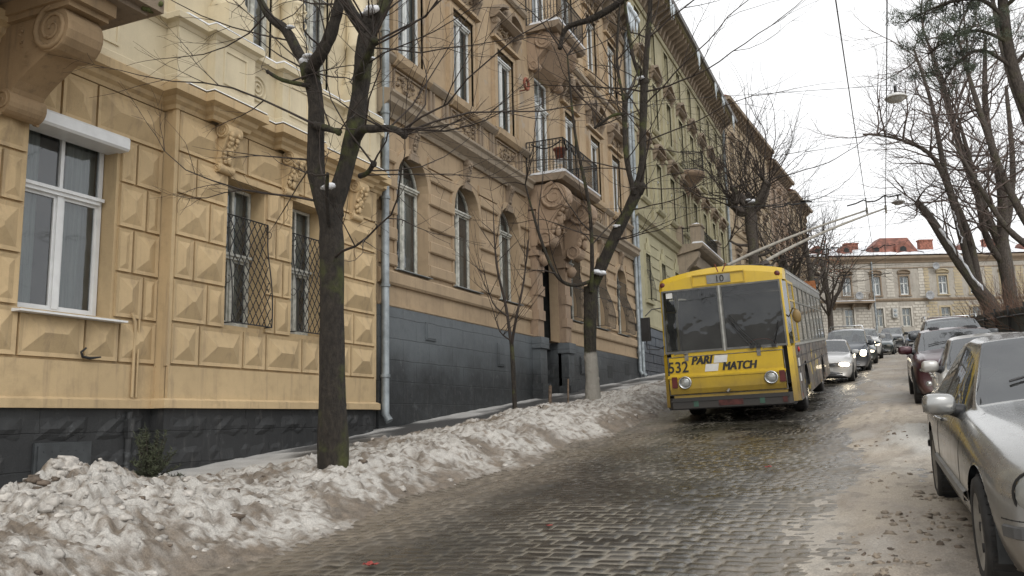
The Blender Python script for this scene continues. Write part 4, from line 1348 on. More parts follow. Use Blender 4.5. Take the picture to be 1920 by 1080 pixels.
    for y0_, y1_, x0_, x1_ in ((44.1, 45.0, .75, 1.3), (49.0, 49.9, .75, 1.3), (44.1, 44.5, 0, .3)):
        q = MB(off); q.box(X + x0_, X + x1_, y0_, y1_, 9.0, 9.95); q.box(X + x0_ - .06, X + x1_ + .06, y0_ - .06, y1_ + .06, 9.95, 10.05); q.build('parapet_pier', MSTONE, o)
    q = MB(off); railing(q, [(X + .3, 44.2), (X + .75, 44.2)], 9.0, .9); railing(q, [(X + 1.22, 45.0), (X + 1.22, 49.0)], 9.0, .9); q.build('railing', MIRON, o)
    q = MB(off)
    for y0_, y1_, x0_, x1_ in ((44.1, 45.0, .75, 1.3), (49.0, 49.9, .75, 1.3)): q.blob((X + (x0_ + x1_) / 2, (y0_ + y1_) / 2, 10.05), (.33, .5, .13), 10, 6, jit=.06)
    q.prism([(X + .8, 9.002), (X + 1.4, 9.002), (X + 1.38, 9.09), (X + .9, 9.1)], 'y', 43.95, 50.05)
    q.build('balcony_snow', MSN, o)
    b = MB(off); prof = [(.02, 12.3), (.22, 12.5), (.35, 12.9), (.95, 13.35), (1.12, 13.5), (1.12, 13.68), (.001, 13.68)]
    b.lathe(prof, (X, 47.2, 0), 'z', 16, a0=-PI / 2, a1=PI / 2)
    o = b.build('balcony', MPINK, root)
    q = MB(off); railing(q, [(X + 1.05 * math.cos(a), 47.2 + 1.05 * math.sin(a)) for a in [R(t) for t in range(-90, 91, 20)]], 13.7, 1.05, .12); q.build('railing', MIRON, o)
    q = MB(off); q.lathe([(.001, 13.76), (.9, 13.75), (1.1, 13.7), (1.13, 13.685)], (X, 47.2, 0), 'z', 16, a0=-PI / 2, a1=PI / 2); q.build('balcony_snow', MSN, o)
    drainpipe(root, .03, Y1 - .2 - off[1], G(-9, 61) - off[2], 20.6 - off[2], .10)
    drainpipe(root, .03, Y0 + .25 - off[1], G(-9, 35.6) - off[2], 20.4 - off[2], .085)
    rg = random.Random(9)
    for yb in (40.5, 47, 52.5, 55, 59):
        ic = MB(off)
        for k in range(7):
            y = yb + rg.uniform(0, 1.1); ic.tube([(X + 1.12, y, 21.0), (X + 1.12, y, 21.0 - rg.uniform(.3, 1.2))], [.05, .004], 5)
        ic.build('icicles', MICE, root)


def row_house(x0, y0, ang, L, zb, H, mat, label, floors, pitch, w, hwin, roof=None, seed=0, ped='tri', ridge=3.0, roofmat=None, rust=False, brk=True):
    """a plain member of the terrace, built in its own axes then turned"""
    root = empty('apartment_house', (x0, y0, zb), label, 'house', 'houses along the left side of the street', (0, 0, -ang))
    n = int(L / pitch); m0 = (L - pitch * (n - 1)) / 2
    ys = [m0 + pitch * i for i in range(n)]
    ops = [(y - w / 2, y + w / 2, z, z + hwin) for z in floors for y in ys]
    mb = MB(); wall(mb, 0, 0, L, -1.5, H, ops, .2, 0); closed_body(mb, -.02, 0, L, -1.5, H - .05, m=0, mroof=2)
    mb.build('wall', [mat, MROOM, MROOFT], root)
    ms = win_meshes('rh%d' % seed, w - .02, hwin - .02, trans=.33, mull=2, frame=MFRAMEW if seed % 2 else MFRAMEO, curt=1)
    s = MB(); P = [(0, 0), (0, L)]
    for z in floors[1:]: s.sweep([(-.02, z - .75), (.08, z - .75), (.16, z - .62), (-.02, z - .55)], P)
    s.sweep([(-.02, H - .9), (.06, H - .9), (.1, H - .7), (-.02, H - .68)], P)
    if rust:
        for z in [(-.5 + .38 * i) for i in range(int((floors[1] - .3) / .38) if len(floors) > 1 else 9)]:
            for a, b in zip([0] + [y + w / 2 + .12 for y in ys], [y - w / 2 - .12 for y in ys] + [L]): s.box(-.01, .04, a + .02, b - .02, z, z + .3)
    s.build('string_course', mat, root)
    e = MB(); e.sweep([(-.3, H - .1), (.75, H - .1), (.8, H + .12), (.7, H + .16), (-.3, H + .3)], P)
    e.build('cornice', MORN if brk else mat, root)
    if brk:
        b = MB(); b.prism([(-.01, H - .62), (.12, H - .6), (.55, H - .3), (.55, H - .102), (-.01, H - .102)], 'y', -.1, .1); bm_ = b.mesh('eave_bracket', MORN)
        for k in range(int((L - .5) / .75) + 1): put('eave_bracket', bm_, root, (0, .3 + k * .75, 0))
    for z in floors:
        for i, y in enumerate(ys):
            add_win(root, ms, (-.16, y, z + .01))
            f = MB(); surround(f, 0, -w / 2, w / 2, 0, hwin, .13, .07); f.box(-.01, .14, -w / 2 - .2, w / 2 + .2, -.14, -.02)
            if ped and z != floors[0]: pediment(f, 0, 0, w / 2 + .3, hwin + .25, .3, .22, ped)
            f.build('window_surround', MORN if seed % 2 else mat, root, (0, y, z))
    r = MB(); r.prism([(.7, H + .17), (-4.5, H + .17 + ridge), (-9, H + .17)], 'y', .0, L); r.build('roof', roofmat or MROOFT, root)
    return root


MJOINT = stucco('joint_shade_wall', (.37, .345, .30), (.16, .11, .10), .8)  # darker than the blocks: shade in their joints put into the wall colour


def far_frame():
    a = R(23.6); Rt = Vector((math.cos(a), math.sin(a), 0)); F = Vector((-Rt.y, Rt.x, 0))
    return Rt, F


def cross_building():
    """two-storey terrace closing the view; facade faces the photographer"""
    Rt, F = far_frame()
    # local axes: x = out of the wall (towards the viewer), y = along the wall to the RIGHT seen from the street => mirror: y runs leftwards
    def make(u0, u1, mat, label, wins, gwin, extra):
        root = empty('terrace_house', F * 95 + Rt * u0 + Vector((0, 0, 7.6)), label, 'house', 'houses closing the top of the street', (0, 0, R(23.6) - PI / 2 ))
        # rotation so that local x -> -F and local y -> -Rt
        root.rotation_euler = (0, 0, math.atan2(-F.y, -F.x))
        L = u1 - u0
        yy = lambda u: u - u0
        H = 10.0
        ops = [(yy(u) - .5, yy(u) + .5, 5.5, 7.6) for u in wins] + [(yy(u) - .5, yy(u) + .5, 1.9, 4.0) for u in gwin]
        mb = MB(); wall(mb, 0, 0, L, -1.5, H, ops, .2, 0, room=.8); closed_body(mb, -.02, 0, L, -1.5, H - .04, m=0, mroof=2, back=10)
        P = [(0, 0), (0, L)]
        s = MB(); s.sweep([(-.02, 4.75), (.12, 4.8), (.2, 4.95), (.2, 5.05), (-.02, 5.1)], P); s.sweep([(-.02, 9.1), (.1, 9.15), (.15, 9.3), (.5, 9.6), (.55, 9.85), (-.02, 9.95)], P)
        s.sweep([(-.02, 8.5), (.08, 8.5), (.08, 8.6), (-.02, 8.62)], P)
        s.build('cornice', MORN, root)
        r_ = mb; nf0 = len(mb.f)
        a_ = sorted([yy(u) for u in gwin]); segs = list(zip([0] + [q + .75 for q in a_], [q - .75 for q in a_] + [L]))
        z = .1; i = 0
        while z < 4.6:
            for (p, q) in segs:
                y = p + .02 + (.25 if i % 2 else 0)
                while y < q - .1:
                    l = min(.62, q - .02 - y); r_.box(-.01, .045, y, y + l - .07, z, z + .25); y += .62
            z += .33; i += 1
        a_ = sorted([yy(u) for u in wins]); q0 = [(0, .6), (L - .6, L)] + [((x + y) / 2 - .45, (x + y) / 2 + .45) for x, y in zip(a_[:-1], a_[1:])]
        z = 5.3; i = 0
        while z < 8.3:
            for (p, q) in q0: r_.box(-.01, .04, p + (.06 if i % 2 else 0), q - (.06 if i % 2 else 0), z, z + .27)
            z += .33; i += 1
        for i in range(nf0, len(mb.m)): mb.m[i] = 3
        mb.build('wall', [MJOINT, MROOM, MROOFT, mat], root)
        ms = win_meshes('far' + label[:5], .98, 2.08, trans=.38, mull=2, frame=MFRAMEW, curt=2, t=.08)
        mo = win_meshes('farg' + label[:5], .98, 2.08, trans=.38, mull=2, frame=MFRAMEO, curt=1, t=.08)
        for k, u in enumerate(wins):
            add_win(root, ms, (-.16, yy(u), 5.51)); f = MB(); surround(f, 0, -.5, .5, 0, 2.1, .16, .08); f.box(-.01, .15, -.72, .72, -.18, -.04); pediment(f, 0, 0, .72, 2.35, .35, .25, 'bow'); ornament(f, 0, 0, -.55, 1.1, .35, .07, seed=k, n=12)
            f.build('window_surround', MORN if 'white' in label else mat, root, (0, yy(u), 5.5))
        for u in gwin:
            add_win(root, mo, (-.16, yy(u), 1.91)); f = MB(); surround(f, 0, -.5, .5, 0, 2.1, .2, .08); f.build('window_surround', mat, root, (0, yy(u), 1.9))
        # snowy roof
        rf = MB(); rf.prism([(.6, 9.97), (-4.5, 11.6), (-10, 9.97)], 'y', 0, L); ro = rf.build('roof', MREDROOF, root)
        sn = MB(); rg = random.Random(int(u0))
        n = 30; vs = []; fs = []
        for i in range(n + 1):
            y = L * i / n; d1 = rg.uniform(.0, .12)
            for (x, z) in ((.62 + d1 * .5, 9.98), (.6, 10.16), (-1.5, 10.16 + .62), (-4.5, 11.75), (-5, 11.5)): vs.append((x, y, z + (d1 if z > 10 else 0)))
        for i in range(n):
            for j in range(4): fs.append((i * 5 + j, (i + 1) * 5 + j, (i + 1) * 5 + j + 1, i * 5 + j + 1))
        sn.add(vs, fs, 0, True); sn.build('roof_snow', MSN, ro)
        extra(root, ro, yy)
        return root

    def dormer(ro, x, y, z, s=1.0):
        d = MB(); A = arc_pts(0, .75 * s, .25, .7 * s, 10)
        d.prism([(-.75 * s, -.6)] + A + [(.75 * s, -.6)], 'x', -1.6, 0)
        o = d.build('dormer', MREDROOF, ro, (x, y, z))
        w_ = MB(); w_.prism([(-.32 * s, .0)] + arc_pts(0, .32 * s, .3, .25 * s, 8) + [(.32 * s, 0)], 'x', 0, .02); w_.build('dormer_window', MROOM, o)
        return o

    def stack(ro, x, y, z, w_, h):
        c = MB(); c.box(-.35, .35, -w_ / 2, w_ / 2, -1, h); c.box(-.42, .42, -w_ / 2 - .08, w_ / 2 + .08, h, h + .15); o = c.build('chimney', MBRICK, ro, (x, y, z))
        s = MB(); s.blob((0, 0, h + .15), (.38, w_ / 2, .12), 8, 4); s.build('chimney_snow', MSN, o)

    def dish(root, x, y, z, r_=.42):
        m = MB(); m.lathe([(.001, .02), (r_ * .6, .07), (r_, .2), (r_ * .98, .22), (r_ * .6, .09), (.001, .04)], ax='x', n=14, T=None); m.tube([(0, 0, 0), (-.3, 0, -.25)], .025, 5); m.tube([(.05, 0, -r_ * .9), (.45, 0, -.05)], .012, 4)
        m.build('satellite_dish', plain('dish_grey', (.3, .31, .32), .5), root, (x, y, z), fixn=False)

    def ex1(root, ro, yy):
        m = MB()                      # mansard of red tin
        u0, u1 = 40.4, 46.2
        m.add([(.0, yy(u0), 10.3), (.0, yy(u1), 10.3), (-4, yy(u1), 10.3), (-4, yy(u0), 10.3), (-1.5, yy(u0 + 2.1), 12.35), (-1.5, yy(u1 - .5), 12.35), (-3, yy(u1 - .5), 12.35), (-3, yy(u0 + 2.1), 12.35)], [(0, 4, 5, 1), (1, 5, 6, 2), (2, 6, 7, 3), (3, 7, 4, 0), (4, 7, 6, 5)])
        m.build('mansard', MREDROOF, ro)
        for u, s in ((41.3, .85), (44.3, 1.1), (37.9, .85), (34.6, .85)): dormer(ro, .25, yy(u), 10.45, s)
        for u, w_ in ((39.9, 1.5), (48.2, 0), (33, 1.2)):
            if w_: stack(ro, -3.5, yy(u), 11.2, w_, .85)
        b = MB(); b.box(0, 1.2, yy(40.2), yy(35.6), 4.55, 4.75); b.box(.0, .12, yy(40.2), yy(35.6), 4.2, 4.55)
        for u in (36, 38, 39.9): b.prism([(0, 3.9), (.1, 3.9), (1.0, 4.5), (0, 4.5)], 'y', yy(u) - .1, yy(u) + .1)
        o = b.build('balcony', MORN, root)
        r_ = MB(); railing(r_, [(.05, yy(40.1)), (1.12, yy(40.1)), (1.12, yy(35.7)), (.05, yy(35.7))], 4.75, .95, .2, curls=False, r=.02); r_.build('railing', MORN, o)
        s = MB(); s.box(.1, 1.25, yy(40.2), yy(35.6), 4.752, 4.82); s.build('balcony_snow', MSN, o)
        a = MB(); a.box(.05, .4, yy(42.95), yy(42.4), 2.9, 3.95, 2)
        for z in (3.18, 3.66): a.lathe([(.17, .405), (.17, .42), (.05, .42), (.0, .41)], (0, yy(42.68), z), 'x', 14, m=1)
        a.build('air_conditioner', [MWHITE, MMETAL, plain('unit_grey', (.42, .42, .4), .5)], root)
        dish(root, .5, yy(46.6), 5.3, .5); dish(root, 1.3, yy(38.4), 5.3, .45)
        drainpipe(root, .02, yy(40.6), -.2, 9.3, .09, bendtop=False)
        drainpipe(root, .02, yy(31.0), -.2, 9.3, .09, bendtop=False)

    def ex2(root, ro, yy):
        stack(ro, -2.2, yy(48.0), 10.9, 1.5, 1.1); stack(ro, -3.2, yy(56.0), 11.2, 1.5, .9)
        for u in (51.5, 58.5): dormer(ro, .25, yy(u), 10.45, .9)
        dish(root, .5, yy(47.6), 8.6, .4)

    make(26.0, 46.4, MFARW, 'grey white terrace house with brick-pattern stonework and a red mansard on its snowy roof', (34.0, 37.65, 40.95, 44.15), (30.5, 37.7, 41.0, 44.1), ex1)
    make(46.4, 66.0, MFARY, 'yellow terrace house with a snowy roof behind the bare park trees', (48.5, 52.0, 55.5, 59, 62.5), (48.5, 52.0, 55.5, 59, 62.5), ex2)


MBRICK = plain('red_brick', (.27, .11, .075), .85, var=.3, scale=5)
b3()
_a = R(4.7)
def along(s): return (-9.7 + .0 + math.sin(_a) * s, 60.95 + math.cos(_a) * s)
_p = along(.1)
row_house(_p[0], _p[1], _a, 15.5, G(-9, 62), 19.0, MB4, 'sand coloured house with a tin gutter just beyond the green one', [1.6, 5.6, 10.0, 14.2], 2.6, 1.0, 2.2, seed=1, ridge=2.0, roofmat=MREDROOF)
_p = along(15.8)
row_house(_p[0], _p[1], _a, 9.0, G(-9, 77), 17.0, MB5, 'brown house with a steep red roof behind the pollarded trees', [1.6, 5.4, 9.2, 12.8], 2.6, 1.0, 2.1, seed=2, ridge=3.2, roofmat=MREDROOF)
_p = along(25.0)
row_house(_p[0], _p[1], _a, 10.0, G(-9, 86), 15.5, MB4, 'last tan house of the row, where the street reaches the cross terrace', [1.4, 5.0, 8.6, 12.0], 2.5, .95, 2.0, seed=3, ridge=2.5, roofmat=MREDROOF)
cross_building()
# ---------- trolleybus ----------
def text_mesh(s, size, depth=.004, shear=0.0, bold=0.0, sx=1.0, width=None, heavy=0.0):
    c = bpy.data.curves.new('lettering', 'FONT'); c.body = s; c.size = size; c.extrude = depth; c.shear = shear; c.offset = bold; c.align_x = 'CENTER'
    o = bpy.data.objects.new('lettering', c); link(o)
    dg = bpy.context.evaluated_depsgraph_get(); dg.update()
    me = bpy.data.meshes.new_from_object(o.evaluated_get(dg))
    bpy.data.objects.remove(o); bpy.data.curves.remove(c)
    if width:
        xs_ = [v.co.x for v in me.vertices]; sx = width / (max(xs_) - min(xs_)); cx_ = (max(xs_) + min(xs_)) / 2
        for v in me.vertices: v.co.x -= cx_
    for v in me.vertices: v.co = (v.co.x * sx, -v.co.z, v.co.y)       # upright, facing -y
    me.materials.clear()
    if heavy:      # heavier strokes: the same letters struck three times, each a hair proud of the last
        b = MB()
        for k in range(3): b.add([(v.co.x + (k - 1) * heavy, v.co.y - .0008 * k, v.co.z + (k % 2) * heavy * .4) for v in me.vertices], [tuple(p.vertices) for p in me.polygons])
        me = b.mesh('lettering', []); me.materials.clear()
    return me


def paint(name, col, rough=.35, dirt=(.20, .16, .11), amt=.5, coat=.6, zlo=0.3, zhi=1.1, metal=0.0, flake=False):
    """vehicle paint with road film thrown up from below (object z)"""
    t = NT(name); P = t.obj(); sx = t.n('ShaderNodeSeparateXYZ', ins={0: P})
    n1 = t.noise(P, 2.2, 6, .65); n2 = t.noise(t.mapv(P, (7, 7, 1)), 2.0, 5, .6); n3 = t.noise(P, 45, 3)
    g = t.math('ADD', sx.outputs[2], t.math('MULTIPLY', t.math('SUBTRACT', n1, .5), .7))
    f = t.math('MULTIPLY', t.ramp(g, zhi, zlo), amt)
    f = t.math('ADD', f, t.ramp(n2, .5, .8, 0, amt * .2))
    f = t.math('ADD', f, t.ramp(n3, .62, .75, 0, .04))
    c = t.mix(t.ramp(n1, .3, .7), tuple(q * .9 for q in col), col)
    c = t.mix(f, c, dirt)
    r = t.math('ADD', rough, t.math('MULTIPLY', f, .5))
    t.pbr(c, r, metal, None, Coat_Weight=coat, Coat_Roughness=.12)
    return t.mat


MYEL = paint('yellow_paint', (.54, .36, .012), .36, (.14, .095, .045), .85, .35, .2, 1.3)
MTYRE = plain('tyre', (.022, .021, .02), .85, var=.3, obj=True, scale=9)
MCHROME = plain('bright_metal', (.55, .56, .57), .22, .9, var=.05, obj=True)
MBLK = plain('black_plastic', (.018, .018, .019), .5, var=.2, obj=True)
MLENSR = plain('dark_red_lens', (.09, .012, .01), .3, obj=True)
MRIM = plain('dull_rim', (.22, .21, .19), .5, .5, var=.25, obj=True)
MLENS = plain('headlamp_glass', (.30, .31, .30), .12, .3, var=.2, obj=True, coat=1)
MBUMP = paint('dark_bumper', (.022, .022, .022), .55, (.08, .07, .06), .5, 0, .1, .8)
MSTICK = plain('white_sticker', (.62, .62, .60), .6, var=.08, obj=True)


def emis(name, col, s):
    t = NT(name); b = t.pbr(col, .3); t.set(b.inputs['Emission Color'], col); t.set(b.inputs['Emission Strength'], s)
    return t.mat


MLIT = emis('lit_headlamp', (1, .86, .62), 9.0)
MLITD = emis('dim_headlamp', (1, .86, .66), 2.5)


def wrap_mat():
    t = NT('advert_wrap'); P = t.obj()
    v = t.n('ShaderNodeTexVoronoi', ins={'Vector': t.mapv(P, (1, 1.0, 1.6)), 'Scale': 1.5})
    d = t.noise(P, 1.6, 7, .7, 1.4)
    c = t.mix(t.ramp(d, .4, .6), (.05, .048, .047), (.15, .12, .09))
    c = t.mix(t.ramp(t.noise(P, 4.2, 5, .7, .8), .55, .66), c, (.22, .20, .17))
    c = t.mix(t.ramp(t.noise(t.mapv(P, (1, 1, 1), (4, 2, 1)), 3, 5, .7, 1.2), .60, .66), c, (.28, .09, .05))
    c = t.mix(t.ramp(t.noise(t.mapv(P, (1, .5, 1), (9, 2, 1)), 2.2, 4, .6), .60, .64), c, (.38, .28, .05))
    c = t.mix(t.ramp(t.noise(t.mapv(P, (6, 6, .8)), 2, 4), .5, .75, 0, .6), c, (.07, .065, .06))
    t.pbr(c, .55, 0, None, Coat_Weight=.1)
    return t.mat


def wheel(parent, x, y, z, r, w, side, rimr=None, cover=False, rimmat=None, spokes=0, seed=0):
    """tyre + rim; side = +1 / -1 the outward x direction"""
    rimr = rimr or r * .62
    m = MB(); h = w / 2
    m.lathe([(rimr, -h * .8), (rimr * 1.03, -h), (r * .93, -h * 1.0), (r * .985, -h * .8), (r, -h * .5), (r, h * .5), (r * .985, h * .8), (r * .93, h), (rimr * 1.03, h), (rimr, h * .8)], ax='x', n=36)
    for k in range(36):      # tread blocks
        a = 2 * PI * k / 36
        T = Matrix.Rotation(a, 4, 'X')
        m.box(-h * .78, h * .78, -.012, .012, r - .004, r + .005, T=T)
    o = m.build('wheel', MTYRE, parent, (x, y, z))
    q = MB(); s = side
    P = [(.001, .35), (rimr * .2, .35), (rimr * .22, .3), (rimr * .3, .12 if not cover else .72), (rimr * .86, .30 if not cover else .78), (rimr * .93, .75), (rimr * 1.0, .95), (rimr * 1.03, .97)]
    if cover: P = [(.001, .82), (rimr * .22, .82), (rimr * .26, .72), (rimr * .5, .62), (rimr * .84, .78), (rimr * .93, .86), (rimr * 1.03, .97)]
    prof = [(a, b * h * s) for a, b in P]
    q.lathe(prof if s < 0 else prof[::-1], ax='x', n=36)
    if cover:
        for k in range(7):
            a = 2 * PI * k / 7
            T = Matrix.Rotation(a, 4, 'X'); q.lathe([(.001, h * s * .80), (rimr * .13, h * s * .78), (rimr * .14, h * s * .6)][:: (1 if s < 0 else -1)], (0, rimr * .68, 0), 'x', 12, 1, T=T)
    else:
        for k in range(8):
            a = 2 * PI * k / 8; q.tube([(h * s * .3, rimr * .62 * math.cos(a), rimr * .62 * math.sin(a)), (h * s * .42, rimr * .62 * math.cos(a), rimr * .62 * math.sin(a))], rimr * .08, 6, 1)
    q.build('rim', [rimmat or MRIM, MBLK], o)
    return o


def trolleybus():
    W = 1.25; L = 11.3; bx, by = -2.90, 17.35
    root = empty('trolleybus', (bx, by, G(bx, by) + .0), 'old yellow-fronted trolleybus numbered 532 coming down the wet street', 'trolleybus')
    root.rotation_euler = (math.atan(SL), R(-1.5), R(.3)); root.scale = (1.055, 1.0, 1.0)
    bpy.context.view_layer.update()
    glassm = MBUSGLASS
    zf, zs, zw, zt, zr = .36, 1.42, 1.47, 2.73, 2.95        # skirt, belt, glass foot, glass top, roof edge
    # body: plan outline with rounded nose; ring of stations
    def outline(o=0):
        return [(-W + o, L), (-W + o, .36), (-W + .03 + o, .10), (-W + .11, .02 + o), (W - .11, .02 + o), (W - .03 - o, .10), (W - o, .36), (W - o, L)]
    b = MB()
    ol = outline()
    def ringface(z0, z1, segs, m, o=0):
        for i in segs:
            p, q = ol[i], ol[i + 1]
            b.quad((*p, z0), (*q, z0), (*q, z1), (*p, z1), m)
    # lower front: yellow
    ringface(zf, zs, (1, 2), 0); ringface(zf, zs, (4, 5), 0)
    # front centre built as a frame round the hatch
    fy = .02; xa, xb = -1.05, 1.05
    b.box(xa, xb, fy, fy + .3, 1.36, zs + .06, 0)
    b.box(xa, xb, fy + .0, fy + .3, .52, .60, 0)
    # hatch: upper slope, ledge, lower bulge
    hx0, hx1 = -1.10, 1.04
    b.prism([(fy + .01, 1.355), (fy - .012, 1.34), (fy - .012, 1.02), (fy - .085, .965), (fy - .075, .72), (fy - .04, .62), (fy + .01, .605), (fy + .25, .605), (fy + .25, 1.355)], 'x', hx0, hx1, 0)
    b.prism([(fy - .016, 1.0), (fy - .10, .965), (fy - .10, .94), (fy - .07, .93)], 'x', hx0 - .03, hx1 + .03, 0)
    # lower skirt corners + front valance
    b.box(-W + .08, W - .08, .05, .35, .30, .42, 3)
    # belt to roof on the front corners
    for i in (1, 2, 4, 5):
        p, q = ol[i], ol[i + 1]
    # pillars
    for s in (-1, 1):
        b.prism([(s * (W - .115), .018), (s * (W - .06), .04), (s * (W - .05), .12), (s * (W - .11), .10)], 'z', zs, zt + .02, 0)
        b.prism([(s * W, .40), (s * (W - .004), .50), (s * (W - .07), .50), (s * (W - .07), .40)], 'z', zs, zt + .02, 0)
        b.box(s * (W - .2) if s > 0 else -W + .0, s * W if s > 0 else -W + .2, .05, .5, zs - .02, zs + .02, 0) if False else None
    b.box(-.016, .016, .0, .05, zs, zt, 4)
    # roof front fascia (curved crown)
    n = 12
    def crown(x): return zr + .17 * (1 - (x / W) ** 2)
    xs = [-W + 2 * W * i / n for i in range(n + 1)]
    def fo(x):     # front line in plan
        a = abs(x)
        return .02 if a < W - .11 else (.02 + (a - (W - .11)) / .08 * .08 if a < W - .03 else .10 + (a - W + .03) / .03 * .26)
    xs = sorted(set([-W, -W + .03, -W + .11, W - .11, W - .03, W] + [q for q in xs if abs(q) < W - .11]))
    for a, c in zip(xs[:-1], xs[1:]):
        b.quad((a, fo(a), zt), (c, fo(c), zt), (c, fo(c) + .02, crown(c) - .12), (a, fo(a) + .02, crown(a) - .12), 0)
        b.quad((a, fo(a) + .02, crown(a) - .12), (c, fo(c) + .02, crown(c) - .12), (c, fo(c) + .16, crown(c)), (a, fo(a) + .16, crown(a)), 0)
        b.quad((a, fo(a) + .16, crown(a)), (c, fo(c) + .16, crown(c)), (c, L - .02, crown(c)), (a, L - .02, crown(a)), 2)
    # cornice over side windows (grey), rear wall
    for s in (-1, 1):
        b.box(s * W, s * (W - .05), .44, L, zt, zr, 2)
        b.box(s * (W + .012), s * (W - .02), .5, L, zt + .14, zt + .17, 4)
        # waist and wrapped lower side with wheel arches
        yw = (2.35, 8.25)
        segs = [.42, yw[0] - .56, yw[0] + .56, yw[1] - .56, yw[1] + .56, L]
        for k in range(0, 5, 2): b.box(s * W, s * (W - .04), segs[k], segs[k + 1], .34, zs + .04, 1)
        for yc in yw:
            A = arc_pts(yc, .56, .52, .54, 12)
            for i in range(12):
                p, q = A[i], A[i + 1]
                b.quad((s * W, p[0], p[1]), (s * W, q[0], q[1]), (s * W, q[0], zs + .04), (s * W, p[0], zs + .04), 1)
                b.quad((s * W, p[0], p[1]), (s * W, q[0], q[1]), (s * (W - .45), q[0], q[1]), (s * (W - .45), p[0], p[1]), 3)
        b.box(s * (W + .015), s * (W - .02), .45, L, zs - .0, zs + .045, 4)
        b.box(s * (W + .012), s * (W - .02), .45, L, .98, 1.0, 3)
        b.box(s * (W + .012), s * (W - .02), .45, L, 1.2, 1.212, 3)
        for yy in (.9, 1.7, 3.1, 4.2, 5.3, 6.4, 7.6, 9.0, 10.1): b.box(s * (W + .004), s * (W - .02), yy, yy + .012, .36, zs, 3)
    b.box(-W, W, L - .05, L, .4, zt, 1)
    b.box(-W + .05, W - .05, .3, L, .45, .62, 3)      # floor
    b.build('body', [MYEL, wrap_mat(), plain('bus_roof_grey', (.20, .20, .19), .6, var=.25, obj=True), MBLK, plain('alu_trim', (.42, .42, .39), .4, .6, var=.15, obj=True)], root)
    # seams of the front
    q = MB()
    for p in ([(hx0 - .02, 1.36), (hx1 + .02, 1.36)], [(hx0 - .02, .60), (hx1 + .02, .60)], [(hx0 - .02, .60), (hx0 - .02, 1.36)], [(hx1 + .02, .60), (hx1 + .02, 1.36)], [(-.62, 1.0), (-.62, .99)]):
        q.tube([(p[0][0], fy - .002, p[0][1]), (p[1][0], fy - .002, p[1][1])], .009, 4)
    for x in (-.75, .62): q.box(x - .035, x + .035, fy - .03, fy, 1.28, 1.44)
    for x in (-.98, -.80, .70, .95): q.tube([(x, fy - .05, 1.42), (x + .03, fy - .05, 1.42)], .012, 5); 
    q.tube([(-.95, fy - .055, 1.43), (-.72, fy - .055, 1.43)], .012, 5); q.tube([(.72, fy - .055, 1.43), (.97, fy - .055, 1.43)], .012, 5)
    q.tube([(.02, fy - .09, .67), (-.02, fy - .11, .62)], .03, 6)
    q.build('hatch_trim', MRIM, root)
    # glazing
    def glz(name, pts, m=glassm, par=root, fr=None):
        g = MB(); g.add(pts, [tuple(range(len(pts)))], 0); o = g.build(name, m, par); return o
    for x0, x1 in ((-W + .11, -.036), (.036, W - .11)):
        o = glz('windscreen', [(x0, .03, zw), (x1, .03, zw), (x1, .03, zt - .03), (x0, .03, zt - .03)])
        f = MB()
        for a in ((x0 - .02, x0 + .01, zw - .03, zt), (x1 - .01, x1 + .02, zw - .03, zt), (x0 + .01, x1 - .01, zw - .03, zw + .01), (x0 + .01, x1 - .01, zt - .035, zt)): f.box(a[0], a[1], .0 + .003, .035, a[2], a[3])
        f.build('frame', plain('screen_trim', (.15, .15, .14), .4, .5, obj=True), o)
    for s in (-1, 1):
        glz('corner_window', [(s * (W - .055), .08, zw), (s * (W - .008), .39, zw), (s * (W - .008), .39, zt - .03), (s * (W - .055), .08, zt - .03)][::s])
        ys_ = [.5, 1.75, 3.05, 4.35, 5.65, 6.95, 8.25, 9.5, L - .12]
        for a, c in zip(ys_[:-1], ys_[1:]):
            o = glz('side_window', [(s * (W - .015), a + .05, zw), (s * (W - .015), c - .05, zw), (s * (W - .015), c - .05, zt - .02), (s * (W - .015), a + .05, zt - .02)][::s])
            f = MB()
            for y0_, y1_, z0_, z1_ in ((a - .0, a + .07, zw - .03, zt), (c - .07, c, zw - .03, zt), (a + .07, c - .07, zw - .03, zw + .03), (a + .07, c - .07, zt - .05, zt), (a + .07, c - .07, zt - .42, zt - .385)):
                f.box(s * W, s * (W - .04), y0_ + .001, y1_ - .001, z0_, z1_)
            f.build('frame', plain('window_strip', (.16, .155, .13), .5, .3, obj=True) if a > 1 else MYEL, o)
    # cab interior: wheel, seats, partition, dash
    q = MB(); q.box(-W + .1, W - .1, .25, .6, .7, 1.42); q.box(-W + .06, W - .06, 1.75, 1.8, .62, 2.6, skip=''); q.build('dashboard', MBLK, root)
    q = MB(); T = Matrix.Translation((.62, .72, 1.45)) @ Matrix.Rotation(R(-35), 4, 'X')
    q.tube([(.27 * math.cos(a), .27 * math.sin(a), 0) for a in [2 * PI * k / 28 for k in range(29)]], .016, 6, T=T, cap=False)
    q.tube([(-.26, 0, 0), (.26, 0, 0)], .014, 5, T=T); q.tube([(0, 0, 0), (0, 0, -.4)], .03, 6, T=T); q.build('steering_wheel', plain('red_wheel_rim', (.35, .04, .03), .4, obj=True), root)
    q = MB(); q.box(-.19, .19, 0, .06, 1.0, 1.65); q.box(-.19, .19, -.4, 0, .95, 1.02); sm_ = q.mesh('seat', plain('seat_brown', (.06, .04, .035), .8, obj=True))
    for y in range(2, 11):
        for x in (-.85, -.42, .42, .85): put('seat', sm_, root, (x, y + .3, 0))
    # bumper
    q = MB(); q.prism([(-W + .06, .10), (-W + .18, -.07), (W - .18, -.07), (W - .06, .10), (W - .06, .3), (-W + .06, .3)], 'z', .33, .54)
    q.box(-W + .16, W - .16, -.085, -.06, .47, .50); q.build('bumper', MBUMP, root)
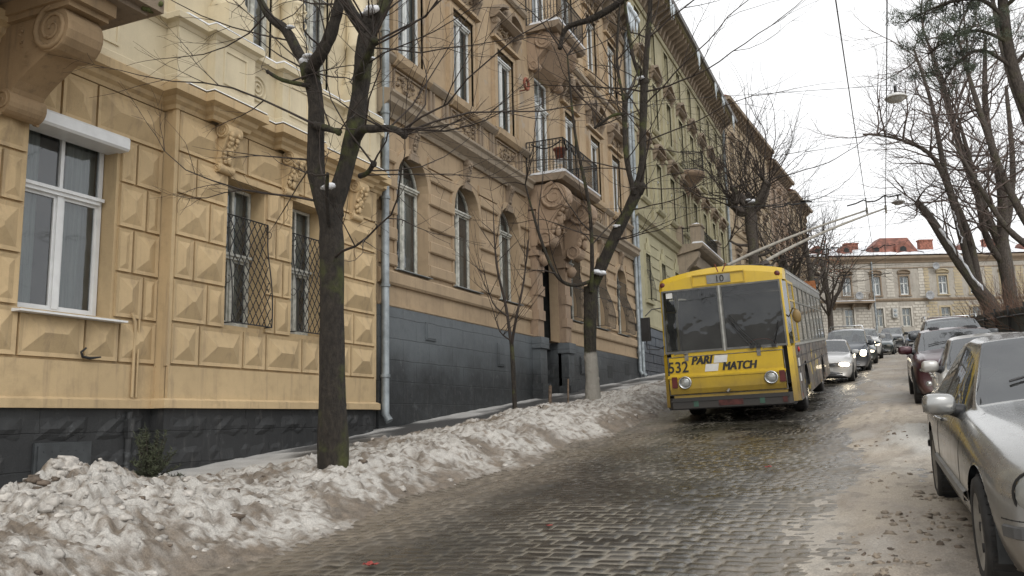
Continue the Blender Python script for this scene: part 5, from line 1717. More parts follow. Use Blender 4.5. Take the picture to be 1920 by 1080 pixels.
    gp_ = plain('green_patch', (.04, .09, .065), .7, obj=True); rp_ = plain('rust_patch', (.07, .018, .015), .7, obj=True, var=.4)
    for x0, x1, m_ in ((-.67, -.58, gp_), (.55, .64, gp_), (.96, 1.04, rp_), (-.2, .25, rp_)):
        q = MB(); q.box(x0, x1, -.078, -.066, .36, .5); q.build('bumper_patch', m_, root)
    # lamps
    for x in (-.80, .80):
        q = MB(); q.lathe([(.001, .0), (.10, .0), (.125, -.02), (.125, -.05), (.108, -.055), (.10, -.03)], (0, 0, 0), 'y', 20)
        o = q.build('headlight', MCHROME, root, (x, fy - .065, .85), fixn=True)
        q = MB(); q.lathe([(.001, -.050), (.06, -.045), (.103, -.03), (.103, 0)], ax='y', n=20); q.build('lens', MLENS, o, fixn=True)
    for x in (-1.0, 1.0):
        q = MB(); q.box(-.05, .05, -.03, .02, -.11, .11); q.build('marker_light', MLENSR, root, (x, fy - .075, .86))
    for x in (-1.13, 1.13):
        q = MB(); q.lathe([(.055, .02), (.055, -.02), (.035, -.035), (.001, -.035)], ax='y', n=12); q.build('roof_lamp', MLENSR, root, (x, .06, 2.85), fixn=True)
    # destination box
    q = MB()
    for a in ((-.52, .52, 2.755, 2.77), (-.52, .52, 2.975, 2.99), (-.52, -.505, 2.77, 2.975), (.505, .52, 2.77, 2.975)): q.box(a[0], a[1], .0, .03, a[2], a[3])
    q.build('roof_panel_trim', MYEL, root)
    q = MB(); q.box(-.22, .24, -.004, .03, 2.785, 2.955)
    o = q.build('destination_display', plain('display_ground', (.22, .22, .205), .5, obj=True), root)
    me = text_mesh('10', .185, .002); me.materials.append(MBLK); put('route_number', me, o, (.03, -.012, 2.805))
    for k in (-1, 1):
        q = MB(); q.tube([(k * .04, .0, 3.0), (k * .11 + .02, -.02, 3.16)], .012, 5); q.build('roof_wire_stub', MTERR, root, (.06, 0, 0))
    # writing
    me = text_mesh('532', .31, .003, 0, .004, width=.39); me.materials.append(MBLK); put('fleet_number', me, root, (-.925, fy - .02, 1.055))
    me = text_mesh('PARI', .225, .003, .28, .0, width=.40, heavy=.011); me.materials.append(MBLK); put('lettering', me, root, (-.455, fy - .02, 1.195))
    me = text_mesh('MATCH', .225, .003, .28, .0, width=.64, heavy=.011); me.materials.append(MBLK); put('lettering', me, root, (.245, fy - .02, 1.045))
    for x, z in ((-.10, 1.2), (-.28, 1.04)):
        q = MB(); q.prism([(-.14, 0), (.11, 0), (.14, .145), (-.11, .145)], 'y', -.004, 0); q.build('white_patch', MSTICK, root, (x, fy - .016, z))
    q = MB(); q.box(-1.07, -.94, .024, .027, 2.57, 2.68); q.build('sticker', MSTICK, root)
    # wipers
    for x, dx, dz in ((.50, -.33, .44), (.62, -.42, .50), (.90, .12, .36)):
        q = MB(); q.tube([(x, -.03, 1.47), (x + dx, -.02, 1.47 + dz)], .012, 5); q.tube([(x + dx * .45 , -.012, 1.47 + dz * .42), (x + dx * 1.15, -.005, 1.47 + dz * 1.3)], .008, 4); q.box(x - .03, x + .05, -.05, .0, 1.43, 1.49); q.build('wiper', MBLK, root)
    # mirrors
    q = MB(); q.tube([(-W + .1, .1, 1.62), (-W - .02, -.12, 1.55), (-W - .22, -.2, 1.58), (-W - .22, -.2, 1.75)], .014, 6)
    q.tube([(-W + .1, .1, 2.4), (-W - .1, -.1, 2.38), (-W - .22, -.2, 2.25)], .012, 6)
    q.box(-.09, .09, -.03, .04, -.24, .24, T=Matrix.Translation((-W - .22, -.22, 1.98)) @ Matrix.Rotation(R(-12), 4, 'Z'))
    me = q.build('mirror', MBLK, root)
    bv = me.modifiers.new('b', 'BEVEL'); bv.width = .02; bv.segments = 2; bv.limit_method = 'ANGLE'
    q = MB(); q.tube([(W - .05, .3, 1.95), (W + .08, .1, 2.15), (W + .16, .0, 2.1)], .013, 6); q.lathe([(.001, -.03), (.08, -.03), (.11, -.01), (.115, .03), (.10, .04), (.001, .045)], (0, 0, 0), 'y', 18, T=Matrix.Translation((W + .14, -.02, 1.98)) @ Matrix.Diagonal((.7, .8, 1.15, 1)))
    q.build('mirror', plain('amber_mirror', (.20, .13, .04), .35, obj=True), root, fixn=True)
    q = MB(); q.lathe([(.001, 0), (.05, 0), (.06, .02), (.001, .04)], ax='x', n=12); q.build('marker_light', plain('red_lens', (.4, .02, .015), .3, obj=True), root, (W + .0, .95, 1.33), fixn=True)
    for y, z, w_, h_ in ((.65, .98, .32, .18), (.62, .70, .3, .16)):
        q = MB(); q.box(W + .003, W + .006, y, y + w_, z, z + h_); q.build('sticker', MSTICK, root)
    for y in (2.35, 8.25):
        for s in (-1, 1): wheel(root, s * 1.06, y, .48, .48, .27, s, .27)
    # roof gear and trolley poles
    q = MB(); q.box(-.75, .75, 3.2, 5.3, 3.14, 3.24); q.box(-.6, .6, 5.4, 6.8, 3.12, 3.3); q.box(-.85, .85, 3.0, 9.0, 3.07, 3.12)
    for x in (-.45, .45):
        q.lathe([(.16, 3.24), (.16, 3.36), (.1, 3.38), (.1, 3.5), (.001, 3.5)], (x, 4.4, 0), 'z', 12)
        q.tube([(x, 3.9, 3.34), (x, 5.2, 3.5)], .035, 6); q.tube([(x - .12, 3.7, 3.3), (x - .12, 5.0, 3.42)], .02, 5); q.tube([(x + .12, 3.7, 3.3), (x + .12, 5.0, 3.42)], .02, 5)
    q.tube([(-.6, 4.1, 3.4), (.6, 4.1, 3.4)], .03, 6); q.tube([(-.3, 3.3, 3.3), (0, 3.0, 3.36), (.3, 3.3, 3.3)], .02, 5)
    o = q.build('pole_base', plain('roof_gear', (.06, .05, .045), .7, obj=True), root)
    M = root.matrix_basis.inverted()
    for s, wx in ((-1, -.20), (1, .335)):
        yt = 28.0; zt_ = -CH + SL * yt + 5.22
        tip = M @ Vector((wx, yt, zt_)); base = Vector((s * .45, 4.5, 3.5))
        q = MB(); pts = []
        for k in range(11):
            u = k / 10; p = base.lerp(tip, u); p.z += .09 * math.sin(PI * u ** .8) * (1) - .0; pts.append(p)
        q.tube(pts, [.045 - .002 * k for k in range(11)], 8)
        q.box(-.03, .03, -.12, .12, -.02, .07, T=Matrix.Translation(tip)); q.tube([tip, tip + Vector((0, -.05, -.16))], .03, 6)
        q.build('trolley_pole', plain('pole_paint', (.27, .25, .21), .6, obj=True), root)
    # the sides lean in a little towards the roof
    for o in root.children_recursive:
        if o.name.startswith(('trolley_pole', 'wheel', 'rim', 'seat')) or o.type != 'MESH': continue
        loc = o.location.copy(); p = o.parent
        while p and p != root: loc += p.location; p = p.parent
        for v in o.data.vertices: v.co.x = (v.co.x + loc.x) * (1 - .020 * max(0, v.co.z + loc.z - .5)) - loc.x
    return root


trolleybus()
# ---------- cars ----------
def car_paint(name, col, metal=.5, amt=.45, rough=.3): return paint(name, col, rough, (.19, .155, .115), amt, .8, .15, .75, metal)


def interp(tab, y):
    for a, b in zip(tab[:-1], tab[1:]):
        if a[0] <= y <= b[0]:
            u = (y - a[0]) / max(1e-6, b[0] - a[0]); return [p + (q - p) * u for p, q in zip(a[1:], b[1:])]
    return list(tab[0][1:] if y < tab[0][0] else tab[-1][1:])


def make_car(kind, spec, label, cat, loc, rotz, group=None, level=3, pitch=math.atan(SL), roll=0.0):
    """one car: subdivided cage split into body, glass and pillars; front at y = 0 looking towards -y"""
    S = spec
    root = empty(kind, loc, label, cat, group, (pitch, roll, rotz))
    ST = S['st']                                    # stations
    nr = 10; pk = S.get('pk', .13)
    bm = bmesh.new(); rows = []; vl = bm.verts.layers.float.new('crease_vert')
    for st in ST:
        y, wb, w, zb, zm, zs, ws, wt, zt, zc = st[:10]
        row = [(0, zb), (wb, zb), (w * .985, zb + (zm - zb) * .45), (w, zm), (w * .992, zm + (zs - zm) * .7), (ws, zs), (wt + (ws - wt) * pk, zt + (zs - zt) * pk), (wt, zt), (wt * .62, (zt + zc * 2) / 3), (0, zc)]
        ynose = st[10] if len(st) > 10 else 0       # plan rounding: outer rows pushed back
        vs = []
        for s in (1, -1):
            col = []
            for j, (x, z) in enumerate(row):
                if s < 0 and j in (0, nr - 1): col.append(vs[0][j]); continue
                yy = y + ynose * (abs(x) / w) ** 2.6
                col.append(bm.verts.new((x * s, yy, z)))
            vs.append(col)
        rows.append(vs)
    A, B, C1, C2, D, E = S['A'], S['B'], S['C1'], S['C2'], S['D'], S['E']
    # materials: 0 body 1 glass 2 pillar/trim 3 under
    def mat_of(i, j):
        if j == 0: return 3
        if j in (7, 8) and A <= i < B: return 1
        if j in (7, 8) and D <= i < E: return 1
        if j == 5 and A <= i < D or j == 5 and i in S.get('qglass', ()):
            if i in S.get('pill', ()): return 2
            return 1
        return 0
    for i in range(len(rows) - 1):
        for s in (0, 1):
            for j in range(nr - 1):
                a, b, c, d = rows[i][s][j], rows[i][s][j + 1], rows[i + 1][s][j + 1], rows[i + 1][s][j]
                f = bm.faces.new((a, d, c, b) if s == 0 else (a, b, c, d)); f.material_index = mat_of(i, j); f.smooth = True
    for r_, fl in ((rows[0], 0), (rows[-1], 1)):
        for j in range(nr - 1):
            v = [r_[0][j], r_[0][j + 1], r_[1][j + 1], r_[1][j]]
            u = []
            for q in v:
                if q not in u: u.append(q)
            if len(u) > 2:
                f = bm.faces.new(u if fl == 0 else u[::-1]); f.smooth = True; f.material_index = 3 if j == 0 else 0
    bmesh.ops.recalc_face_normals(bm, faces=bm.faces)
    cl = bm.edges.layers.float.new('crease_edge')
    for e in bm.edges:
        ms = {f.material_index for f in e.link_faces}
        if len(ms) > 1: e[cl] = .75
    for v in bm.verts:                              # keep the corners of the panes crisp
        ng = sum(f.material_index == 1 for f in v.link_faces)
        if ng == 1: v[vl] = .55
    for i, st in enumerate(ST[:-1]):                # shoulder line
        for s in (0, 1):
            for j, c in ((5, .35), (1, .5)) + (((3, .3),) if S.get('waist') else ()):
                e = bm.edges.get((rows[i][s][j], rows[i + 1][s][j]))
                if e: e[cl] = max(e[cl], c)
    me = bpy.data.meshes.new('cage'); bm.to_mesh(me); bm.free()
    o = bpy.data.objects.new('cage', me); link(o)
    sd = o.modifiers.new('s', 'SUBSURF'); sd.levels = level; sd.render_levels = level
    dg = bpy.context.evaluated_depsgraph_get(); dg.update()
    ev = bpy.data.meshes.new_from_object(o.evaluated_get(dg)); bpy.data.objects.remove(o)
    bm = bmesh.new(); bm.from_mesh(ev)
    r_ = S['r']; ra = r_ + .055; wy = S['wy']; W = S['W'] / 2
    kill = []
    for f in bm.faces:
        c = f.calc_center_median()
        for yw in wy:
            if abs(c.x) > W - .35 and (c.y - yw) ** 2 + (c.z - r_) ** 2 < ra ** 2 * .93: kill.append(f); break
    bmesh.ops.delete(bm, geom=list(set(kill)), context='FACES')
    for v in bm.verts:
        if v.is_boundary and abs(v.co.x) > W - .38:
            for yw in wy:
                d = math.hypot(v.co.y - yw, v.co.z - r_)
                if d < ra * 1.35 and v.co.z > S['zb'] + .01:
                    k = ra / max(d, 1e-4); v.co.y = yw + (v.co.y - yw) * k; v.co.z = r_ + (v.co.z - r_) * k
    bvh = BVHTree.FromBMesh(bm)
    paintm = S['paint']
    mats = {0: ('body', paintm), 1: ('glass', MCARGLASS), 2: ('pillar_trim', MBLK), 3: ('underbody', MBLK)}
    bm.faces.ensure_lookup_table()

    def islands(fs):
        fs = set(fs); out = []
        while fs:
            st_ = [fs.pop()]; cur = [st_[0]]
            while st_:
                f = st_.pop()
                for e in f.edges:
                    for g in e.link_faces:
                        if g in fs: fs.discard(g); st_.append(g); cur.append(g)
            out.append(cur)
        return out

    def emit(name, fs, m, parent):
        idx = {}; vs = []; ff = []
        for f in fs:
            q = []
            for v in f.verts:
                if v.index not in idx: idx[v.index] = len(vs); vs.append(tuple(v.co))
                q.append(idx[v.index])
            ff.append(q)
        k = MB(); k.v = vs; k.f = ff; k.m = [0] * len(ff); k.sm = [True] * len(ff)
        return k.build(name, m, parent)
    bm.verts.index_update()
    for mi, (nm, mt) in mats.items():
        fs = [f for f in bm.faces if f.material_index == mi]
        if not fs: continue
        if mi == 1:
            for isl in islands(fs):
                c = sum((f.calc_center_median() for f in isl), Vector()) / len(isl)
                nm2 = 'side_window' if abs(c.x) > W * .45 else ('windscreen' if c.y < S['L'] / 2 else 'rear_window')
                emit(nm2, isl, mt, root)
        elif mi == 2:
            for isl in islands(fs): emit(nm, isl, mt, root)
        else: emit(nm, fs, mt, root)
    bm.free()

    def hit_side(y, z, s=-1):
        h = bvh.ray_cast(Vector((s * 3, y, z)), Vector((-s, 0, 0)))
        return h[0], h[1]

    def hit_front(x, z, s=-1):
        h = bvh.ray_cast(Vector((x, -3 if s < 0 else 9, z)), Vector((0, -s, 0)))
        return h[0], h[1]

    def hit_top(x, y):
        h = bvh.ray_cast(Vector((x, y, 4)), Vector((0, 0, -1)))
        return h[0], h[1]
    root_h = dict(side=hit_side, front=hit_front, top=hit_top)
    # seams, handles, strips
    for s in (-1, 1):
        k = MB()
        for pl in S['seams']:
            pts = []
            for (y0, z0), (y1, z1) in zip(pl[:-1], pl[1:]):
                n = max(2, int(math.hypot(y1 - y0, z1 - z0) / .06))
                for q in range(n + 1):
                    u = q / n; p, nn = hit_side(y0 + (y1 - y0) * u, z0 + (z1 - z0) * u, s)
                    if p is not None: pts.append(p + nn * -.0005)
            if len(pts) > 1: k.tube(pts, .0035, 4, 0, cap=False)
        if k.v: k.build('door_seam', MBLK, root)
        for (y, z) in S['handles']:
            p, nn = hit_side(y, z, s)
            if p is None: continue
            k = MB(); k.tube([p + nn * .005 + Vector((0, -.10, 0)), p + nn * .035 + Vector((0, -.07, .003)), p + nn * .038 + Vector((0, .06, .003)), p + nn * .005 + Vector((0, .10, 0))], [.012, .014, .014, .012], 8)
            k.lathe([(.001, .004), (.045, .004), (.05, -.004)], (0, 0, 0), 'x', 14, T=Matrix.Translation(p + Vector((0, -.01, -.005))) @ Matrix.Diagonal((s * 1.0, 1.3, .8, 1)))
            k.build('door_handle', S.get('hmat', paintm), root)
        if S.get('strip'):
            y0, y1, z, h = S['strip']; k = MB(); pts = []
            n = 24
            for q in range(n + 1):
                y = y0 + (y1 - y0) * q / n; p, nn = hit_side(y, z, s)
                if p is not None and nn.x * s > .5 and not any(abs(y - yw) < ra + .02 for yw in wy): pts.append((q, p, nn))
            run = []
            for (q, p, nn) in pts + [(999, None, None)]:
                if run and q != run[-1][0] + 1:
                    if len(run) > 1:
                        vs = []
                        for (_, p_, n_) in run: vs += [p_ + Vector((0, 0, -h)), p_ + n_ * .022 + Vector((0, 0, -h * .7)), p_ + n_ * .022 + Vector((0, 0, h * .7)), p_ + Vector((0, 0, h))]
                        m_ = len(run); k.add([tuple(v) for v in vs], [(4 * i + j, 4 * i + 4 + j, 4 * i + 5 + j, 4 * i + 1 + j) for i in range(m_ - 1) for j in range(3)], 0, False)
                    run = []
                if p is not None: run.append((q, p, nn))
            if k.v: k.build('side_strip', S.get('stripmat', paintm), root, fixn=True)
        # wheel arch liners
        for yw in wy:
            k = MB(); k.lathe([(ra + .003, s * (W - .42)), (ra + .003, s * (W - .055))], (0, yw, r_), 'x', 24, a0=-.25, a1=PI + .25)
            k.v = [(x, yw + (y - yw) * 1, z) for x, y, z in k.v]
            k.lathe([(.001, s * (W - .42)), (ra + .003, s * (W - .42))], (0, yw, r_), 'x', 24)
            k.build('wheel_liner', MROOM, root)
            wheel(root, s * (W - .115), yw, r_, r_, .205, s, S.get('rim', .2), S.get('cover', True), S.get('rimmat', MRIMC))
        # mirrors
        my, mz, mw, mh = S['mirror']
        p, nn = hit_side(my, mz - .02, s)
        if p is not None:
            k = MB()
            k.tube([p + Vector((-s * .03, .02, 0)), p + Vector((s * .08, -.02, .03))], [.055, .04], 8, 1)
            cx = p.x + s * (mw / 2 + .02)
            T = Matrix.Translation((cx, my - .03, mz + .04)) @ Matrix.Rotation(s * R(-8), 4, 'Z')
            k.add(*shell((mw / 2, .075, mh / 2), 12, 8, .6), 0, True, T)
            k.add([(-mw * .42, .062, -mh * .38), (mw * .42, .062, -mh * .38), (mw * .42, .062, mh * .38), (-mw * .42, .062, mh * .38)], [(3, 2, 1, 0)], 1, False, T)
            k.build('mirror', [S.get('mirmat', paintm), MBLK], root, fixn=False)
    # lamps
    for (x, z, w_, h_, ang, lit, rnd_) in S['lamps']:
        for s in (-1, 1):
            p, nn = hit_front(s * x, z)
            if p is None: continue
            zax = nn.normalized(); T = Matrix.Translation(p - zax * .012) @ zax.to_track_quat('Y', 'Z').to_matrix().to_4x4() @ Matrix.Rotation(s * ang, 4, 'Y')
            k = MB(); k.add(*shell((w_ / 2, .035, h_ / 2), 18, 8, rnd_), 0, True, T); o = k.build('headlight', MLIT if lit == 2 else MLITD if lit == 1 else MLENS, root)
            k = MB(); q = [(w_ / 2 * 1.03 * sgnp(math.cos(a), rnd_), 0.004, h_ / 2 * 1.03 * sgnp(math.sin(a), rnd_)) for a in [2 * PI * i / 28 for i in range(29)]]
            k.tube([T @ Vector(v) for v in q], .007, 5, 0, cap=False); k.build('lamp_seal', MBLK, o)
            if not lit:
                k = MB(); k.add(*shell((min(w_, h_) * .3, .02, min(w_, h_) * .3), 12, 6, 1), 0, True, T @ Matrix.Translation((0, .022, 0))); k.build('reflector', MCHROME, o)
    for name, x0, x1, z0, z1, m_, bars in S.get('panels', ()):
        k = MB(); n = 14; g = []
        for i in range(n + 1):
            x = x0 + (x1 - x0) * i / n
            for z in (z0, z1):
                p, nn = hit_front(x, z); g.append(tuple((p if p is not None else Vector((x, .1, z))) + Vector((0, -.006, 0))))
        k.add(g, [(2 * i, 2 * i + 2, 2 * i + 3, 2 * i + 1) for i in range(n)], 0, True)
        for b_ in range(bars):
            z = z0 + (z1 - z0) * (b_ + .5) / bars; pts = []
            for i in range(n + 1):
                x = x0 + (x1 - x0) * i / n; p, nn = hit_front(x, z)
                if p is not None: pts.append(p + Vector((0, -.012, 0)))
            k.tube(pts, (z1 - z0) / bars * .22, 5, 1)
        k.build(name, [m_, MCHROME], root)
    for name, z0, z1, yc, amax, m_, o_ in S.get('rings', ()):
        k = MB(); g = []; n = 48
        for i in range(n + 1):
            a = -amax + 2 * amax * i / n; d = Vector((math.sin(a), -math.cos(a), 0))
            for z, oo in ((z0, 0), (z0 + .008, o_), (z1 - .008, o_), (z1, 0)):
                h = bvh.ray_cast(Vector((0, yc, z)), d)
                g.append(tuple((h[0] if h[0] is not None else Vector((0, yc, z)) + d) + d * oo))
        k.add(g, [(4 * i + j, 4 * i + 4 + j, 4 * i + 5 + j, 4 * i + 1 + j) for i in range(n) for j in range(3)], 0, False); k.build(name, m_, root)
    if S.get('plate'):
        z = S['plate']; p, nn = hit_front(0, z); k = MB(); k.box(-.26, .26, p.y - .03, p.y + .02, z - .056, z + .056); k.build('number_plate', MSTICK, root)
    for (x, y0_, dx, dz) in S.get('wipers', ()):
        pts = []
        for i in range(8):
            u = i / 7; p, nn = hit_top(x + dx * u, y0_ + dz * u)
            if p is not None: pts.append(p + nn * .02)
        k = MB(); k.tube(pts, .009, 5); k.build('wiper', MBLK, root)
    # cabin
    k = MB(); zb = S['zb'] + .15; yA = ST[A][0] + .35; yE = ST[E][0] - .4
    for y in S['seats']:
        for x in (-.36, .36):
            k.add(*shell((.22, .09, .34), 10, 8, .6), 0, True, Matrix.Translation((x, y, S['belt'] - .12))); k.add(*shell((.12, .05, .14), 8, 6, .7), 0, True, Matrix.Translation((x, y + .02, S['belt'] + .28)))
    k.box(-W + .12, W - .12, yA - .1, yE, zb, zb + .05)
    k.box(-W + .14, W - .14, yA - .35, yA + .12, S['belt'] - .35, S['belt'] - .08)
    k.build('seats', plain('cabin_dark', (.03, .03, .032), .8, obj=True), root)
    k = MB(); T = Matrix.Translation((.36, S['seats'][0] - .55, S['belt'] - .02)) @ Matrix.Rotation(R(-28 + 90), 4, 'X')
    k.tube([(.18 * math.cos(a), .18 * math.sin(a), 0) for a in [2 * PI * q / 20 for q in range(21)]], .014, 5, T=T, cap=False); k.tube([(-.17, 0, 0), (.17, 0, 0)], .02, 5, T=T); k.build('steering_wheel', MBLK, root)
    return root, root_h


def sgnp(v, p): return math.copysign(abs(v) ** p, v)


def shell(r, n, k, p):
    """super-ellipsoid: verts, faces"""
    vs = []; fs = []
    for i in range(k + 1):
        th = PI * i / k
        for j in range(n):
            ph = 2 * PI * j / n
            vs.append((r[0] * sgnp(math.sin(th), p) * sgnp(math.cos(ph), p), r[1] * sgnp(math.sin(th), p) * sgnp(math.sin(ph), p), r[2] * sgnp(math.cos(th), p)))
    for i in range(k):
        for j in range(n):
            j2 = (j + 1) % n
            fs.append((i * n + j, (i + 1) * n + j, (i + 1) * n + j2, i * n + j2))
    return vs, fs


MRIMC = plain('silver_wheel_cover', (.30, .29, .27), .45, .6, var=.25, obj=True)
#          y     wb   w    zb   zm   zs   ws   wt   zt   zc   nose
SEDAN = [(.02, .60, .70, .30, .46, .60, .60, .48, .64, .66, .22),
         (.10, .70, .80, .20, .48, .68, .70, .55, .73, .76, .26),
         (.42, .76, .87, .18, .52, .78, .76, .60, .84, .88, .10),
         (1.05, .78, .895, .18, .54, .86, .80, .62, .92, .96, 0),
         (1.60, .79, .90, .18, .55, .90, .82, .70, .94, 1.0, 0),
         (1.78, .79, .90, .18, .55, .91, .82, .75, .95, 1.02, 0),
         (2.42, .79, .90, .18, .55, .93, .82, .59, 1.38, 1.42, 0),
         (2.90, .79, .90, .18, .55, .94, .82, .60, 1.41, 1.45, 0),
         (2.98, .79, .90, .18, .55, .94, .82, .60, 1.41, 1.45, 0),
         (3.62, .79, .90, .18, .56, .96, .82, .58, 1.36, 1.42, 0),
         (4.20, .78, .89, .18, .57, .98, .79, .60, 1.05, 1.10, 0),
         (4.66, .74, .84, .22, .58, .95, .74, .58, 1.00, 1.03, -.16),
         (4.80, .64, .74, .34, .56, .84, .64, .50, .88, .90, -.22)]
MSILV = car_paint('silver_paint', (.33, .33, .32), .7, .6, .26)
MSILV2 = car_paint('pale_silver_paint', (.50, .49, .46), .45, .5)
MBURG = car_paint('burgundy_paint', (.055, .012, .018), .35, .3)
MDARK = car_paint('dark_grey_paint', (.045, .05, .055), .4, .35)
MSLATE = car_paint('slate_paint', (.06, .07, .085), .4, .35)
MTEAL = car_paint('dark_teal_paint', (.03, .05, .055), .4, .35)
MWHT = car_paint('white_paint', (.55, .55, .54), .0, .35)
MBLUE = car_paint('blue_paint', (.035, .07, .13), .3, .3)
MRED = car_paint('dull_red_paint', (.16, .03, .03), .2, .3)


def spec(st, W, L, r, wy, A, B, D, E, **k):
    d = dict(st=st, W=W, L=L, r=r, wy=wy, A=A, B=B, C1=0, C2=0, D=D, E=E, zb=.18, seams=[], handles=[], mirror=(2.0, .98, .22, .14), lamps=[], seats=(2.6, 3.45), belt=.95, hmat=None)
    d.update(k)
    if d['hmat'] is None: d['hmat'] = d['paint']
    return d


def door_seams(yf, ym, yr, zb, zt, ra=.4):
    return [[(yf + .05, zb), (yf, zb + .25), (yf - .02, zt)], [(ym, zb), (ym, zt)], [(yr - .35, zb), (yr - .33, zb + .15), (yr - .05, zb + .42), (yr, zt)], [(yf + .05, zb), (yr - .35, zb)]]


sedan_near = spec(SEDAN, 1.80, 4.8, .318, (.86, 3.70), 5, 6, 9, 10, pill=(7,), paint=MSILV,
    seams=door_seams(1.55, 2.93, 3.98, .26, .93) + [[(.10, .66), (.3, .66)]], handles=[(2.72, .80), (3.72, .82)],
    strip=(.62, 4.5, .45, .035), stripmat=plain('rub_strip', (.20, .20, .195), .45, .3, obj=True), mirror=(1.93, .93, .215, .15), rim=.21,
    lamps=[(.645, .60, .27, .31, 0, 0, 1.0), (.36, .585, .2, .22, 0, 0, 1.0)],
    rings=[('bumper_strip', .385, .455, .95, .98, plain('bumper_rub_strip', (.09, .09, .09), .5, .2, obj=True), .018), ('bumper_gap', .475, .485, .95, 1.0, MBLK, .002)], panels=[('grille', -.2, .2, .50, .66, MBLK, 5)], wipers=[(-.5, 1.95, .5, .14), (.2, 1.95, .5, .1)], seats=(2.65, 3.5), belt=.94)

HATCH0 = [(.02, .55, .64, .30, .46, .62, .56, .44, .70, .72, .20), (.10, .64, .74, .20, .48, .72, .66, .52, .80, .83, .22),
         (.40, .70, .80, .18, .52, .84, .70, .56, .90, .94, .08), (.85, .72, .82, .18, .54, .90, .74, .60, .98, 1.02, 0),
         (1.25, .72, .83, .18, .55, .94, .75, .70, 1.0, 1.07, 0), (1.95, .72, .83, .18, .55, .96, .75, .56, 1.44, 1.49, 0),
         (2.35, .72, .83, .18, .55, .97, .75, .57, 1.47, 1.52, 0), (2.42, .72, .83, .18, .55, .97, .75, .57, 1.47, 1.52, 0),
         (3.10, .72, .83, .18, .56, .99, .74, .55, 1.44, 1.50, 0), (3.55, .70, .80, .22, .58, 1.0, .70, .52, 1.38, 1.44, 0),
         (3.80, .66, .76, .26, .58, .98, .66, .54, 1.04, 1.08, -.05), (3.86, .60, .70, .34, .56, .84, .60, .48, .9, .92, -.1)]
HATCH = [(q[0], q[1], q[2], q[3], q[4] * .95, q[5] * .92) + (q[6], q[7], q[8] * .90, q[9] * .90) + tuple(q[10:]) for q in HATCH0]
hatch = spec(HATCH, 1.66, 3.86, .30, (.74, 3.15), 4, 5, 9, 10, pill=(6,), paint=MSILV2, seams=door_seams(1.2, 2.38, 3.3, .26, .93), handles=[(2.15, .78), (3.0, .78)],
    mirror=(1.55, .92, .22, .16), lamps=[(.50, .62, .26, .2, R(-12), 0, .8)], panels=[('grille', -.3, .3, .60, .68, MBLK, 2)], plate=.38, seats=(2.2, 2.95), belt=.92, wipers=[(-.45, 1.4, .45, .1)])

CROSS = [(.02, .66, .76, .36, .56, .74, .70, .56, .86, .88, .26), (.12, .76, .86, .26, .60, .88, .80, .66, .97, 1.0, .26),
         (.50, .80, .91, .24, .64, .98, .84, .68, 1.06, 1.10, .1), (1.0, .82, .93, .24, .66, 1.02, .85, .70, 1.12, 1.17, 0),
         (1.35, .82, .93, .24, .66, 1.05, .86, .79, 1.12, 1.20, 0), (2.15, .82, .93, .24, .66, 1.07, .86, .64, 1.56, 1.62, 0),
         (2.75, .82, .93, .24, .66, 1.08, .86, .65, 1.60, 1.66, 0), (2.83, .82, .93, .24, .66, 1.08, .86, .65, 1.60, 1.66, 0),
         (3.55, .82, .93, .24, .66, 1.10, .85, .63, 1.57, 1.64, 0), (4.15, .80, .91, .28, .68, 1.12, .80, .58, 1.50, 1.56, 0),
         (4.50, .74, .86, .34, .68, 1.08, .74, .60, 1.12, 1.16, -.08), (4.62, .66, .78, .42, .66, .96, .66, .52, 1.0, 1.02, -.12)]
CROSSL = [(q[0], q[1], q[2], q[3] * .9, q[4] * .93, q[5] * .92) + (q[6], q[7], q[8] * .905, q[9] * .905) + tuple(q[10:]) for q in CROSS]
cross = spec(CROSSL, 1.86, 4.62, .36, (.90, 3.62), 4, 5, 9, 10, pill=(6,), paint=MBURG, zb=.24, seams=door_seams(1.3, 2.79, 3.7, .34, 1.05), handles=[(2.5, .9), (3.5, .92)],
    mirror=(1.65, 1.03, .28, .18), lamps=[(.62, .73, .42, .12, R(-12), 0, .8), (.66, .44, .12, .12, 0, 0, 1.0)], panels=[('grille', -.42, .42, .72, .84, MBLK, 3), ('lower_grille', -.55, .55, .38, .50, MBLK, 2)], plate=.58, seats=(2.5, 3.4), belt=1.1, rim=.23, wipers=[(-.55, 1.55, .6, .12)])

SUVB = [(s[0], s[1], s[2], s[3] + .05, s[4] + .08, s[5] + .14, s[6], s[7], s[8] + .17, s[9] + .17) + tuple(s[10:]) for s in CROSS]
SUVB[9] = (4.35, .80, .91, .34, .76, 1.26, .82, .64, 1.72, 1.77, 0); SUVB[8] = (3.7, .82, .93, .3, .74, 1.24, .85, .65, 1.75, 1.81, 0)
suv = spec(SUVB, 1.90, 4.7, .38, (.92, 3.66), 4, 5, 9, 10, pill=(6,), paint=MDARK, zb=.28, seams=door_seams(1.3, 2.79, 3.7, .4, 1.2), handles=[(2.5, 1.1), (3.5, 1.12)],
    mirror=(1.65, 1.28, .30, .22), lamps=[(.66, .92, .36, .2, R(-8), 0, .6)], panels=[('grille', -.5, .5, .82, .98, MCHROME, 3)], plate=.6, seats=(2.5, 3.4), belt=1.22, rim=.24)

